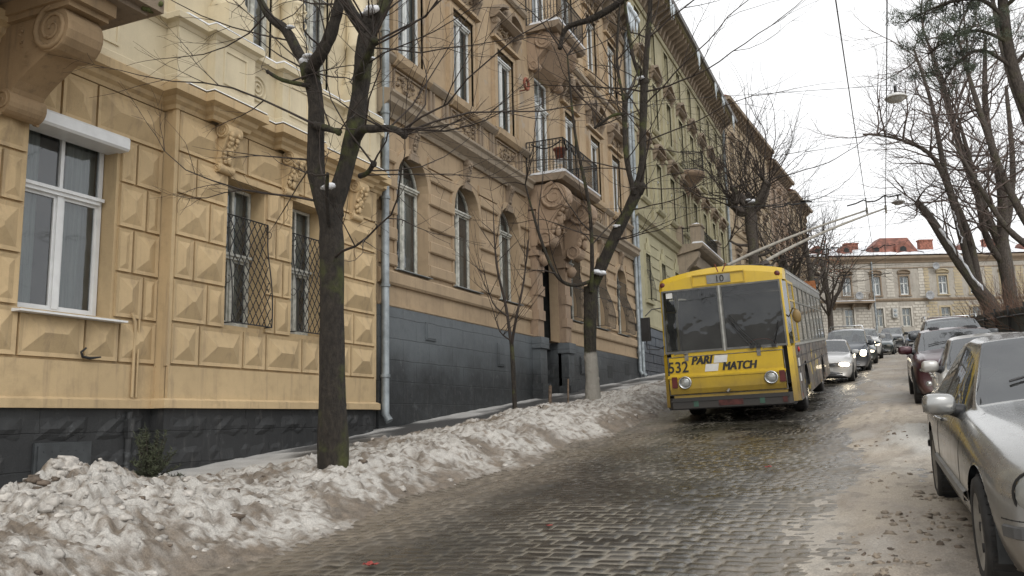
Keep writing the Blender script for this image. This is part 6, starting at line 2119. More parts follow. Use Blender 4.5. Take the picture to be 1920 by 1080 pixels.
VAN = [(.02, .66, .76, .30, .50, .70, .70, .56, .84, .86, .2), (.12, .74, .85, .20, .54, .86, .80, .66, .98, 1.0, .2),
       (.45, .78, .88, .19, .58, .98, .82, .70, 1.10, 1.13, .06), (.80, .79, .895, .19, .60, 1.06, .84, .72, 1.18, 1.22, 0),
       (1.05, .79, .90, .19, .60, 1.10, .84, .79, 1.19, 1.27, 0), (1.72, .79, .90, .19, .60, 1.12, .84, .72, 1.72, 1.78, 0),
       (2.30, .79, .90, .19, .60, 1.13, .84, .73, 1.78, 1.84, 0), (2.38, .79, .90, .19, .60, 1.13, .84, .73, 1.78, 1.84, 0),
       (3.40, .79, .90, .19, .60, 1.14, .84, .73, 1.78, 1.84, 0), (4.15, .79, .89, .24, .60, 1.14, .82, .72, 1.74, 1.80, 0),
       (4.28, .76, .86, .28, .60, 1.10, .80, .70, 1.18, 1.24, -.02), (4.34, .70, .80, .34, .58, .96, .72, .60, 1.0, 1.02, -.06)]
van = spec(VAN, 1.80, 4.3, .32, (.85, 3.6), 4, 5, 9, 10, pill=(6,), paint=MSLATE, seams=door_seams(1.1, 2.34, 3.5, .28, 1.08), handles=[(2.1, 1.0), (2.6, 1.0)],
    mirror=(1.45, 1.16, .24, .24), lamps=[(.66, .80, .26, .26, R(-6), 2, .6)], panels=[('grille', -.4, .4, .72, .84, MBLK, 2), ('lower_grille', -.5, .5, .34, .46, MBLK, 2)], plate=.56, seats=(2.0, 3.0), belt=1.15, cover=True)

SED2 = [(s[0],) + tuple(s[1:]) for s in SEDAN]
SED2 = [(s[0], s[1], s[2], s[3], s[4], s[5] + .03, s[6], s[7] + .03, s[8] + .03, s[9] + .03) + tuple(s[10:]) for s in SED2]
sedan2 = spec(SED2, 1.80, 4.7, .32, (.88, 3.60), 5, 6, 9, 10, pill=(7,), paint=MWHT, seams=door_seams(1.55, 2.93, 3.98, .26, .93), handles=[(2.7, .84), (3.7, .86)],
    mirror=(1.95, .98, .23, .15), lamps=[(.62, .64, .36, .15, R(-10), 2, .7)], panels=[('grille', -.34, .34, .60, .68, MBLK, 2), ('lower_grille', -.55, .55, .28, .40, MBLK, 2)], plate=.48, wipers=[(-.5, 1.95, .5, .1)])


def gpos(x, y, dz=0): return (x, y, G(x, y) + dz)


# parked along the right side
def place_cars():
    c, h = make_car('parked_car', sedan_near, 'silver saloon parked nearest on the sandy slush, cut by the right edge', 'car', gpos(1.31, 4.88, .0), R(1.9), 'cars parked on the right side', 4, pitch=math.atan(.08))
    pp = MB(); p, n = h['top'](-.35, 2.0)
    pp.box(-.42, -.28, 1.97, 1.975, .98, 1.06)
    c2, _ = make_car('parked_car', hatch, 'small pale silver hatchback squeezed between the silver saloon and the burgundy car', 'car', gpos(1.36, 11.5), R(-1.0), 'cars parked on the right side', 3)
    c3, _ = make_car('parked_car', cross, 'burgundy crossover parked behind the small silver hatchback', 'car', gpos(1.36, 18.1), R(.5), 'cars parked on the right side', 3)
    c4, _ = make_car('parked_car', suv, 'tall dark grey off-roader with roof rails parked behind the burgundy car', 'car', gpos(1.75, 25.6), R(0), 'cars parked on the right side', 3)
    for s in (-1, 1):
        k = MB(); k.tube([(s * .66, 1.75 + .3, 1.78), (s * .66, 2.2, 1.87), (s * .66, 3.9, 1.86), (s * .66, 4.2, 1.75)], .02, 6); k.build('roof_rail', MCHROME, c4)
    # traffic coming down behind the trolleybus
    g = 'traffic queueing behind the trolleybus'
    c5, _ = make_car('oncoming_car', sedan2, 'white saloon with lit headlamps right behind the trolleybus', 'car', gpos(-1.95, 30.3), R(0), g, 3)
    c6, _ = make_car('oncoming_van', van, 'slate blue high-roofed van with roof bars and one lit headlamp behind the white saloon', 'van', gpos(-1.55, 38.0), R(0), g, 3)
    for y in (1.9, 3.4):
        k = MB(); k.tube([(-.68, y, 1.82), (-.64, y, 1.95), (.64, y, 1.95), (.68, y, 1.82)], .022, 6); k.build('roof_bar', MCHROME, c6)
    # farther vehicles share the meshes of these three
    def far(src, x, y, mat, lab, kind, cat, grp, rz=0.0, lit=None):
        o = dup(src, gpos(x, y), (math.atan(SL), 0, rz), lab)
        o.name = kind; o['category'] = cat; o['group'] = grp
        for ch in o.children_recursive:
            if ch.type == 'MESH' and ch.name.split('.')[0] in ('body', 'door_handle', 'mirror'):
                ch.data = ch.data.copy()
                for i, m in enumerate(ch.data.materials):
                    if m and 'paint' in m.name: ch.data.materials[i] = mat
            if lit is not None and ch.name.startswith('headlight'):
                ch.data = ch.data.copy(); ch.data.materials[0] = lit
        return o
    far(c5, -1.35, 46.5, MTEAL, 'dark teal car following the slate blue van', 'oncoming_car', 'car', g, 0, MLITD)
    far(c4, -1.15, 53.0, MWHT, 'white off-roader with bright headlamps in the middle of the queue', 'oncoming_car', 'car', g, 0, MLIT)
    far(c5, -.45, 60.5, MTEAL, 'dark saloon with unlit lamps behind the white off-roader', 'oncoming_car', 'car', g, R(-3), MLENS)
    far(c4, .3, 67.5, MDARK, 'dark off-roader near the top of the queue', 'oncoming_car', 'car', g, R(-5), MLENS)
    far(c5, 1.9, 75.0, MBLUE, 'blue saloon turning at the top of the street', 'oncoming_car', 'car', g, R(-12), MLENS)
    far(c6, 3.3, 84, MDARK, 'dark van at the far corner before the terrace', 'oncoming_van', 'van', g, R(-20), MLENS)
    g2 = 'cars parked on the right side'
    far(c6, 2.2, 33.5, MRED, 'dull red van parked behind the dark off-roader', 'parked_van', 'van', g2)
    far(c3, 2.35, 41.0, MDARK, 'dark crossover parked behind the dull red van', 'parked_car', 'car', g2)
    far(c2, 2.6, 48.0, MWHT, 'white hatchback parked far up the right side', 'parked_car', 'car', g2)
    return c


place_cars()
# ---------- trees ----------
def bark(name, col, moss=0.0, white=None):
    t = NT(name); P = t.pos()
    st = t.noise(t.mapv(P, (9, 9, 4)), 2.4, 7, .7); n = t.noise(P, 2.5, 4)
    c = t.mix(t.ramp(st, .35, .7), tuple(q * .5 for q in col), tuple(q * 1.35 for q in col))
    if moss: c = t.mix(t.ramp(n, .5, .68, 0, moss), c, (.075, .085, .02))
    if white:      # lime wash on the foot of the trunk
        sx = t.n('ShaderNodeSeparateXYZ', ins={0: P})
        g = t.math('SUBTRACT', sx.outputs[2], t.math('MULTIPLY', sx.outputs[1], SL))
        g = t.math('ADD', g, t.math('MULTIPLY', t.math('SUBTRACT', t.noise(P, 6, 4), .5), .12))
        c = t.mix(t.ramp(g, white + .04, white - .04, 0, .85), c, (.36, .34, .30))
    t.pbr(c, .9, 0, t.bump(st, .06))
    return t.mat


BARK = bark('dark_wet_bark', (.034, .027, .020), .75)
BARKW = bark('limewashed_bark', (.034, .028, .020), .6, white=-.15)
BARKF = bark('far_bark', (.085, .070, .058), .3)  # bark colour lifted to imitate haze over the distance
TWIG = plain('twig_bark', (.038, .028, .022), .85, var=.3)
TWIGR = plain('hazed_reddish_twigs', (.12, .09, .077), .85, var=.3)  # reddish, with the paleness of haze mixed into the colour


def rdir(d, ang, rg):
    a = d.orthogonal().normalized(); b = d.cross(a)
    t = rg.uniform(0, 2 * PI)
    return (d * math.cos(ang) + (a * math.cos(t) + b * math.sin(t)) * math.sin(ang)).normalized()


def grow(mb, p, d, r, L, dep, rg, up=.25, kids=(3, 5), spread=.7, shrink=.62, wob=.16, rmin=.004, sides=(7, 6, 5, 4, 3, 3), cnt=None):
    """tapering, wandering limb with side shoots"""
    n = max(3, int(L / .35)) if L > 1 else 4
    pts = [p.copy()]; dd = d.normalized()
    for i in range(n):
        dd = (dd + Vector((rg.gauss(0, wob), rg.gauss(0, wob), rg.gauss(0, wob) + up * .12))).normalized()
        pts.append(pts[-1] + dd * (L / n))
    r1 = max(rmin * .7, r * .35)
    rad = [r + (r1 - r) * (i / n) ** .9 for i in range(n + 1)]
    mb.tube(pts, rad, sides[min(dep, len(sides) - 1)], 0, cap=False)
    if cnt is not None: cnt[0] += 1
    if dep >= 5 or r1 < rmin * .75: return
    k = rg.randint(*kids)
    for j in range(k):
        u = .25 + .75 * (j + rg.random()) / k; i = min(n - 1, int(u * n))
        q = pts[i].lerp(pts[i + 1], u * n - i)
        ax = (pts[i + 1] - pts[i]).normalized()
        nr = rad[i] * rg.uniform(.45, .72)
        if nr < rmin: nr = rmin
        grow(mb, q, rdir(ax, spread * rg.uniform(.6, 1.25), rg), nr, L * shrink * rg.uniform(.7, 1.15), dep + 1, rg, up, kids, spread, shrink, wob, rmin, sides, cnt)
    if dep < 4: grow(mb, pts[-1], dd, r1, L * shrink * .9, dep + 1, rg, up, kids, spread, shrink, wob, rmin, sides, cnt)


def limb(mb, pts, rad, n=10, knots=0, rg=rnd):
    """catmull-rom through hand placed points"""
    P = [Vector(q) for q in pts]; out = []; rr = []
    for i in range(len(P) - 1):
        p0, p1, p2, p3 = P[max(i - 1, 0)], P[i], P[i + 1], P[min(i + 2, len(P) - 1)]
        for k in range(4):
            t = k / 4
            out.append(.5 * ((2 * p1) + (p2 - p0) * t + (2 * p0 - 5 * p1 + 4 * p2 - p3) * t * t + (3 * p1 - p0 - 3 * p2 + p3) * t ** 3)); rr.append((rad[i] + (rad[i + 1] - rad[i]) * t) * rg.uniform(.93, 1.08))
    out.append(P[-1]); rr.append(rad[-1])
    mb.tube(out, rr, n, 0)
    return out


def knob(mb, p, r, rg): mb.blob(tuple(p), (r, r, r * 1.1), 8, 6, 0, jit=.22, rg=rg)


def snowcap(mb, p, r, rg): [mb.blob((p[0] + rg.uniform(-.6, .6) * r, p[1] + rg.uniform(-.4, .4) * r, p[2] + rg.uniform(-.15, .15) * r), (r * .75, r * .6, r * rg.uniform(.22, .42)), 9, 6, 0, jit=.2, rg=rg) for _ in range(3)]


CAMP = (1600.0, R(8.9), R(1.3), R(23.6))


def V(x, y, z): return Vector((x, y, z))


def street_tree(label, base, trunk, limbs, seed, shoots=9, mat=BARK, twig=TWIG, group='pollarded trees along the left pavement', snow=(), shootL=(1.2, 2.6), tr=(.008, .014), rm=.0022, tw=(2, 3), long=()):
    rg = random.Random(seed)
    root = empty('street_tree', base, label, 'tree', group)
    off = tuple(base)
    t = MB(off)
    pts = limb(t, *trunk, n=14, rg=rg); allp = list(pts)
    b = MB(off); c = MB(off); cnt = [0]
    for (pp, rr, k) in limbs:
        o = limb(b, pp, rr, 10, rg=rg); allp += o
        knob(b, o[-1], rr[-1] * 1.25, rg)
        for j in range(k):      # thin shoots out of the pollard heads and along the limb
            q = o[-1] if j % 2 else o[rg.randint(len(o) // 3, len(o) - 1)]
            d = V(rg.uniform(-1, 1), rg.uniform(-1, 1), rg.uniform(-.15, 1.3)).normalized()
            grow(c, q + d * rr[-1] * .6, d, rg.uniform(*tr), rg.uniform(*shootL), 2, rg, up=.5, kids=tw, spread=.75, shrink=.5, wob=.16, rmin=rm, sides=(5, 5, 5, 4, 3, 3), cnt=cnt)
    for (p, d, r_, L_) in long:
        q0 = min(allp, key=lambda q: (q - V(*p)).length); D = V(*d).normalized(); aim = (V(*p) + D * L_ - q0).normalized()
        grow(c, q0, (aim + D * .3).normalized(), r_ * .8, L_, 1, rg, up=.25, kids=(4, 6), spread=.65, shrink=.40, wob=.13, rmin=rm, sides=(6, 6, 5, 4, 3, 3), cnt=cnt)
    for q in pts[3::3]:
        a = rg.uniform(0, 6.28); t.blob((q.x + .1 * math.cos(a) * (trunk[1][1] / .15), q.y + .1 * math.sin(a) * (trunk[1][1] / .15), q.z), (.07, .07, .09), 7, 6, 0, jit=.25, rg=rg)
    t.build('trunk', mat, root); b.build('limbs', BARK if mat is BARKW else mat, root); c.build('twigs', twig, root)
    if snow:
        for (p, r_) in snow: s = MB(off); snowcap(s, p, r_, rg); s.build('snow', MSN, root)
    return root
def trees():
    g = 'pollarded trees along the left pavement'
    # the big forked one in front of the yellow house
    zA = G(-6.2, 8.3) - .05
    TA = ([(-5.9, 8.3, zA), (-5.94, 8.3, .6), (-5.96, 8.3, 1.95), (-5.99, 8.3, 2.55)], [.19, .148, .14, .15])
    LA = [([(-6.0, 8.3, 2.45), (-6.2, 8.3, 3.02), (-6.22, 8.3, 3.91), (-6.3, 8.28, 4.38)], [.115, .10, .10, .105], 6),
          ([(-6.28, 8.28, 4.35), (-6.49, 8.29, 4.66), (-6.71, 8.29, 5.03), (-7.01, 8.29, 5.32), (-7.4, 8.29, 6.1)], [.075, .07, .065, .05, .035], 7),
          ([(-6.25, 8.2, 4.35), (-6.0, 8.09, 4.48), (-5.84, 8.09, 4.75), (-5.72, 8.09, 5.2), (-5.6, 8.05, 6.0)], [.075, .085, .075, .06, .04], 7),
          ([(-6.02, 8.35, 2.5), (-5.85, 8.45, 3.22), (-5.70, 8.45, 3.89), (-5.62, 8.45, 4.5), (-5.56, 8.45, 4.9)], [.125, .11, .11, .115, .11], 9),
          ([(-5.57, 8.45, 4.85), (-5.36, 8.49, 5.14), (-5.22, 8.49, 5.8), (-5.1, 8.5, 6.5)], [.085, .075, .06, .04], 7),
          ([(-5.57, 8.4, 4.8), (-5.68, 8.3, 5.0), (-5.9, 8.25, 5.5), (-6.0, 8.2, 6.2)], [.08, .07, .055, .04], 6),
          ([(-5.68, 8.4, 3.45), (-5.4, 8.1, 3.42), (-5.18, 8.0, 3.36), (-4.9, 7.95, 3.3), (-4.72, 7.9, 3.18)], [.06, .055, .045, .04, .035], 7),
          ([(-6.2, 8.25, 3.65), (-5.98, 8.1, 3.55), (-5.7, 8.05, 3.42)], [.05, .045, .03], 3),
          ([(-5.6, 8.3, 4.2), (-5.35, 8.1, 4.3), (-5.15, 7.95, 4.42)], [.06, .05, .04], 6),
          ([(-5.9, 8.15, 2.35), (-5.75, 7.9, 2.6), (-5.6, 7.7, 2.8)], [.028, .024, .018], 3),
          ([(-5.6, 8.35, 2.95), (-5.4, 8.2, 2.92), (-5.25, 8.1, 2.98)], [.035, .03, .03], 3),
          ([(-6.25, 8.2, 4.15), (-6.5, 8.0, 4.2), (-6.65, 7.9, 4.3)], [.03, .025, .02], 2)]
    long = [((-5.85, 8.1, 2.0), (1, -.35, .12), .022, 2.6), ((-6.2, 8.0, 3.75), (-1, -.2, .16), .02, 2.3), ((-6.1, 8.0, 2.75), (-1, -.45, .15), .02, 2.2),
            ((-4.75, 7.9, 3.2), (1, .1, .22), .017, 2.4), ((-4.8, 7.9, 3.25), (1, -.2, .42), .017, 2.5), ((-4.9, 7.9, 3.3), (1, -.1, .02), .014, 2.2), ((-5.15, 8.0, 4.4), (1, .1, .15), .018, 2.6),
            ((-5.2, 8.0, 4.35), (1, -.3, .35), .016, 2.4), ((-5.5, 8.2, 4.6), (1, .2, -.05), .014, 2.3), ((-5.3, 8.2, 3.9), (1, -.1, .3), .013, 2.2), ((-7.0, 8.2, 5.3), (-1, .1, -.15), .016, 2.0), ((-6.6, 8.2, 4.9), (-1, -.3, .1), .014, 1.9),
            ((-5.7, 8.2, 4.9), (-.4, -.2, 1), .014, 1.8), ((-5.5, 8.3, 2.9), (1, .2, -.15), .012, 1.8), ((-5.3, 8.2, 5.1), (1, .2, .5), .016, 2.6), ((-5.3, 8.0, 3.4), (.7, -.2, -.35), .010, 1.5)]
    street_tree('large forked street tree with pruned knobs and mossy trunk before the yellow house', (-5.9, 8.3, zA), TA, LA, 11, group=g, snow=(((-6.27, 8.2, 4.5), .12), ((-5.92, 8.12, 2.80), .10), ((-6.62, 8.25, 5.02), .06), ((-5.50, 8.35, 5.02), .12), ((-5.36, 8.2, 4.33), .05)), shootL=(.7, 1.9), tw=(2, 3), long=long)
    # the leaning one with a limewashed foot
    zB = G(-6.7, 20.2) + .05
    TB = ([(-6.71, 20.2, zB), (-6.72, 20.2, 1.2), (-6.74, 20.21, 1.93), (-6.67, 20.21, 3.3)], [.19, .165, .16, .18])
    LB = [([(-6.67, 20.21, 3.2), (-6.03, 20.21, 4.44), (-5.51, 20.21, 5.33), (-5.32, 20.21, 5.7)], [.15, .14, .135, .145], 6),
          ([(-5.36, 20.21, 5.6), (-5.2, 20.21, 6.3), (-5.15, 20.21, 7.08), (-5.05, 20.21, 8.4)], [.105, .095, .09, .10], 9),
          ([(-5.05, 20.2, 8.35), (-4.93, 20.2, 9.3), (-4.8, 20.2, 10.4), (-4.7, 20.2, 12.)], [.085, .075, .06, .04], 9),
          ([(-5.08, 20.2, 8.3), (-5.3, 20.1, 9.2), (-5.4, 20.0, 10.6)], [.05, .045, .03], 6),
          ([(-5.4, 20.1, 5.5), (-5.54, 20.0, 6.38), (-5.55, 20.0, 7.4), (-5.50, 20.0, 8.0)], [.07, .06, .06, .08], 8),
          ([(-5.52, 19.95, 7.9), (-5.65, 19.9, 9.0), (-5.5, 19.9, 10.5)], [.04, .035, .02], 5),
          ([(-6.6, 20.0, 3.15), (-6.47, 19.8, 3.99), (-6.49, 19.75, 5.34), (-6.77, 19.7, 7.18), (-6.9, 19.7, 9.3)], [.055, .05, .045, .035, .02], 9),
          ([(-5.5, 19.95, 7.55), (-5.81, 19.9, 7.56), (-6.28, 19.85, 7.3)], [.05, .04, .03], 5),
          ([(-4.75, 20.2, 11.4), (-4.9, 20.1, 11.0), (-5.6, 20.0, 10.55), (-6.3, 20.0, 10.3), (-7.0, 20., 10.2), (-7.2, 20., 9.7)], [.05, .085, .09, .085, .07, .05], 4),
          ([(-6.6, 20.0, 3.4), (-7.0, 19.7, 3.3), (-7.35, 19.5, 3.6), (-7.7, 19.4, 4.6), (-8.0, 19.3, 5.9)], [.05, .045, .04, .035, .02], 6)]
    longB = [((-5.0, 20.0, 8.0), (1, -.3, .12), .03, 4.2), ((-5.0, 20, 7.7), (1, -.2, .5), .03, 4.4), ((-5.1, 20, 6.9), (1, 0, .25), .025, 3.6), ((-5.5, 20, 5.2), (1, -.4, -.1), .022, 2.8), ((-5.1, 20.1, 8.2), (-1, -.2, .6), .03, 4.), ((-5.5, 20, 6.1), (-1, -.3, .1), .024, 3.2),
             ((-4.85, 20, 9.6), (1, -.2, .35), .03, 4.2), ((-5.9, 20, 4.5), (1, -.5, .1), .018, 2.4), ((-6.1, 20, 4.3), (-1, -.3, .5), .022, 3.), ((-5.3, 20, 5.7), (1, .3, .05), .02, 2.8)]
    street_tree('leaning knobbly street tree with a white limewashed foot before the tan house', (-6.71, 20.2, zB), TB, LB, 23, mat=BARKW, group=g, snow=(((-6.40, 20.05, 3.62), .16), ((-5.1, 20.1, 8.5), .12), ((-5.9, 20.05, 4.75), .09)), shootL=(1.2, 2.8), long=longB, tr=(.013, .022), rm=.004)
    # pollard beyond the trolleybus and two slighter ones
    zC = G(-5.9, 45)
    TC = ([(-5.9, 45, zC), (-5.9, 45, 6), (-5.92, 45, 9), (-5.93, 45, 11)], [.30, .27, .28, .34])
    rg = random.Random(5); LC = []
    for k in range(9):
        a = rg.uniform(0, 6.28); LC.append(([(-5.93, 45, 10.6), (-5.93 + .6 * math.cos(a), 45 + .6 * math.sin(a), 10.9 + rg.uniform(-.4, .6)), (-5.93 + 1.0 * math.cos(a), 45 + math.sin(a), 11.4 + rg.uniform(-.5, .6))], [.2, .16, .13], 8))
    for z, s in ((8.8, -1), (7.5, 1), (8.2, 1)): LC.append(([(-5.92, 45, z), (-5.92 + s * .7, 44.8, z + .05), (-5.92 + s * 1.1, 44.7, z + .3)], [.09, .07, .05], 4))
    street_tree('pollard with a round knotted head of long shoots beyond the trolleybus', (-5.9, 45, zC), TC, LC, 31, mat=BARKF, group=g, snow=(((-5.93, 44.7, 11.1), .25),), shootL=(2.5, 6.0), tw=(3, 5), tr=(.025, .04), rm=.008)
    for i, (x, y, k, lab) in enumerate(((-4.75, 68, 1.133, 'slender tall street tree with a few red-brown leaves near the top of the street'), (-5.35, 57, .9, 'thin multi-stemmed street tree behind the rear of the trolleybus'), (-4.2, 77, 1.05, 'small bushy street tree in front of the last tan house'))):
        z0 = G(x, y); H = 7.5 * k
        T = ([(x, y, z0), (x + .05, y, z0 + H * .4), (x - .1, y, z0 + H * .75), (x - .35, y, z0 + H)], [.26, .22, .2, .17]); Ls = []; rg = random.Random(40 + i)
        for q in range(9):
            a = rg.uniform(0, 6.28); h = rg.uniform(.35, 1.0) * H; L_ = rg.uniform(1.2, 2.6)
            bx = x - .1 * (h / H) - .25 * max(0, h / H - .75) * 4
            Ls.append(([(bx, y, z0 + h), (bx + L_ * .5 * math.cos(a), y + L_ * .5 * math.sin(a), z0 + h + L_ * .6), (bx + L_ * .8 * math.cos(a), y + L_ * .8 * math.sin(a), z0 + h + L_ * 1.3)], [.11, .08, .05], 7))
        r_ = street_tree(lab, (x, y, z0), T, Ls, 50 + i, mat=BARKF, group=g, shootL=(1.8, 4.2), tw=(3, 5), tr=(.022, .035), rm=.008)
        if i == 0:
            lv = MB((x, y, z0))
            for q in range(420):
                c = rg.choice([(-1.0, 2, .4), (1.6, .5, -1.2), (-2.0, -1, -1.0)]); p = V(x + c[0] + rg.gauss(0, .7), y + c[1] + rg.gauss(0, .7), z0 + H + c[2] + rg.gauss(0, .8))
                d = V(rg.uniform(-1, 1), rg.uniform(-1, 1), rg.uniform(-1, 1)).normalized() * .07; e = d.orthogonal().normalized() * .05
                lv.add([p - d, p + e, p + d, p - e], [(0, 1, 2, 3)])
            lv.build('dead_leaves', plain('dead_leaves', (.22, .08, .04), .8, var=.3), r_)
    # big bare park trees on the right, behind the dark fence
    gp = 'bare park trees behind the fence'

    def park(label, base, tr, lims, seed, kids=(3, 5), snow=()):
        rg = random.Random(seed); root = empty('park_tree', base, label, 'tree', gp); off = base
        t = MB(off); limb(t, *tr, n=12, rg=rg); t.build('trunk', BARKF, root)
        b = MB(off); c = MB(off); cnt = [0]
        for (pts, rr, k, L_) in lims:
            o = limb(b, pts, rr, 9, rg=rg)
            for j in range(k):
                q = o[int(len(o) * (.2 + .8 * (j + .5) / k)) if j < k - 1 else -1]
                d = V(rg.uniform(-1, 1), rg.uniform(-1, 1), rg.uniform(-.2, 1.2)).normalized()
                grow(c, q, d, rg.uniform(.035, .065), L_ * rg.uniform(.7, 1.2), 1, rg, up=.3, kids=(4, 5), spread=.62, shrink=.64, wob=.13, rmin=.0075, sides=(5, 4, 3, 3, 3, 3), cnt=cnt)
        b.build('limbs', BARKF, root); c.build('twigs', TWIGR, root)
        if snow:
            for a, e, r_ in snow:
                s = MB(off); s.tube([V(*a).lerp(V(*e), k / 14) + V(rg.gauss(0, .02), 0, rg.gauss(0, .03)) for k in range(15)], [r_ * rg.uniform(.12, .62) for k in range(15)], 6)
                s.build('snow', MSN, root)
        return cnt[0]
    z0 = G(5.2, 48)
    n = 0
    n += park('park tree with a thick snow-lined trunk leaning left over the fence to a sawn end', (5.2, 48, z0), ([(5.25, 48, z0), (4.95, 48, 4.9), (4.4, 48, 6.1)], [.48, .38, .34]),
         [([(4.45, 48, 6.0), (3.55, 48, 7.8), (2.6, 48, 9.9), (2.05, 48, 10.8)], [.30, .25, .21, .17], 9, 2.6),
          ([(4.3, 48, 6.3), (3.95, 48.2, 8.8), (3.6, 48.3, 11.4), (2.9, 48.4, 13.4), (1.3, 48.4, 14.5), (-0.2, 48.3, 14.9)], [.2, .17, .15, .11, .07, .02], 20, 3.2),
          ([(4.5, 48, 6.2), (4.3, 48.5, 9), (3.6, 48.7, 12), (3.3, 48.8, 16), (2.7, 49, 19.5)], [.2, .18, .15, .11, .05], 18, 3.4)], 71, (3, 5), snow=(((4.75, 47.75, 5.6), (3.0, 47.8, 9.2), .17), ((3.95, 47.95, 8.4), (3.7, 48.1, 10.2), .08)))
    z0 = G(6.3, 50)
    n += park('tall twin-stemmed park tree right of the leaning one', (6.0, 50, z0), ([(6.0, 50, z0), (6.0, 50, 6), (5.85, 50, 8.5)], [.36, .30, .28]),
         [([(5.9, 50, 8.3), (5.3, 50, 10.5), (4.6, 50, 13.5), (4.1, 50, 17), (3.3, 50, 21)], [.22, .19, .15, .11, .05], 20, 4.0),
          ([(5.9, 50, 8.3), (6.2, 50, 11.5), (5.9, 50.3, 15.5), (6.3, 50.5, 20)], [.28, .22, .17, .08], 12, 4.0),
          ([(5.95, 50, 7.4), (5.2, 49.6, 9.0), (4.9, 49.4, 12.5), (4.4, 49.4, 16)], [.2, .17, .13, .05], 15, 3.4)], 72, (3, 5))
    n += park('broad park tree filling the right edge above the silver car', (6.6, 44, G(6.6, 44)), ([(6.6, 44, G(6.6, 44)), (6.55, 44, 6), (6.5, 44, 8)], [.34, .28, .26]),
         [([(6.5, 44, 7.8), (5.6, 44, 10.5), (4.9, 44, 14), (4.3, 44, 18)], [.2, .16, .12, .05], 20, 3.8),
          ([(6.5, 44, 7.8), (7.0, 44.2, 11.5), (6.3, 44.3, 16), (6.0, 44.5, 20)], [.28, .22, .16, .08], 11, 3.8),
          ([(6.5, 44, 7.0), (5.4, 43.6, 8.2), (4.5, 43.4, 10.2), (3.6, 43.2, 12.4)], [.16, .13, .1, .04], 16, 2.8)], 73, (3, 5))
    n += park('farther park tree seen between the trunks', (7.6, 62, G(6, 62)), ([(7.6, 62, G(6, 62)), (7.5, 62, 8), (7.4, 62, 11)], [.45, .38, .35]),
         [([(7.4, 62, 10.5), (6.2, 62, 14), (5.2, 62, 19), (4.6, 62, 24)], [.2, .16, .11, .05], 18, 4.6),
          ([(7.4, 62, 10.5), (8.4, 62, 15), (8.6, 62, 21)], [.26, .2, .1], 9, 4.6)], 74, (3, 4))

    # pine reaching in at the top right
    rg = random.Random(81); zp = G(6, 26)
    root = empty('pine_tree', (5.6, 25, zp), 'pine whose dark green tufted boughs hang in at the top right', 'tree')
    off = (5.6, 25, zp)
    t = MB(off); limb(t, [(5.6, 25, zp), (5.2, 25, 4.5), (4.2, 25, 7.0), (3.72, 25, 8.6), (3.62, 25, 10.8), (3.9, 25, 13.5)], [.24, .20, .17, .15, .13, .08], 12, rg=rg); t.build('trunk', BARKF, root)
    b = MB(off); ne = MB(off)
    def tuft(p, r_):
        for k in range(60):
            d = V(rg.gauss(0, 1), rg.gauss(0, 1), rg.gauss(.25, 1)).normalized(); q = p + V(rg.gauss(0, r_ * .5), rg.gauss(0, r_ * .5), rg.gauss(0, r_ * .35))
            s = d.orthogonal().normalized() * .011; ne.add([q - s, q + s, q + d * rg.uniform(.09, .17)], [(0, 1, 2)])
    bo = [([(3.65, 25, 10.3), (3.1, 24.8, 10.9), (2.2, 24.6, 10.9), (1.2, 24.4, 10.5)], 6), ([(3.7, 25, 9.0), (4.3, 24.8, 9.5), (4.9, 24.7, 9.6)], 4), ([(3.7, 25, 9.6), (3.0, 24.7, 10.0), (2.3, 24.5, 9.9), (1.7, 24.3, 9.45)], 5), ([(3.72, 25, 8.9), (3.0, 24.8, 9.5), (2.4, 24.9, 9.3), (2.0, 24.9, 8.8)], 4), ([(3.65, 25, 10.9), (2.9, 25.2, 11.3), (2.2, 25.4, 11.2)], 5), ([(3.7, 25, 10.7), (4.3, 24.6, 11.0), (4.9, 24.3, 11.0)], 4)]
    for pts, k in bo:
        o = limb(b, pts, [.06, .045, .035, .02][:len(pts)], 7, rg=rg)
        for j in range(k * 9):
            q = o[rg.randint(len(o) // 3, len(o) - 1)]; d = V(rg.uniform(-1, 1), rg.uniform(-1, 1), rg.uniform(-.3, .7)).normalized(); e = q + d * rg.uniform(.3, 1.0)
            b.tube([q, q.lerp(e, .5) + V(0, 0, -.03), e], [.014, .01, .006], 4, cap=False)
            tuft(e, .16)
    b.build('boughs', BARKF, root); ne.build('needles', plain('pine_needles', (.045, .062, .035), .7, var=.35, scale=3), root)
    # sapling, stakes, little juniper
    zs = G(-6.85, 15.7) + .12
    root = empty('sapling', (-6.85, 15.7, zs - .2), 'young leafless sapling with upswept branches in the snow bank before the plinth', 'sapling')
    off = (-6.85, 15.7, zs - .2); rg = random.Random(91); t = MB(off)
    limb(t, [(-6.85, 15.7, zs - .2), (-6.87, 15.7, .9), (-6.9, 15.7, 1.6)], [.05, .045, .042], 9, rg=rg); t.build('trunk', BARK, root)
    t = MB(off)
    for pts, rr in (([(-6.9, 15.7, 1.5), (-7.0, 15.7, 2.3), (-7.15, 15.6, 3.2), (-7.2, 15.6, 4.3)], [.035, .03, .022, .008]), ([(-6.9, 15.7, 1.5), (-6.75, 15.6, 2.0), (-6.55, 15.6, 2.8), (-6.4, 15.5, 3.6)], [.03, .026, .018, .007]), ([(-6.95, 15.7, 2.1), (-7.25, 15.6, 2.4), (-7.4, 15.5, 3.1)], [.02, .014, .005]), ([(-6.88, 15.7, 1.6), (-7.1, 15.6, 1.8), (-7.22, 15.5, 2.3)], [.02, .014, .005])):
        o = limb(t, pts, rr, 6, rg=rg)
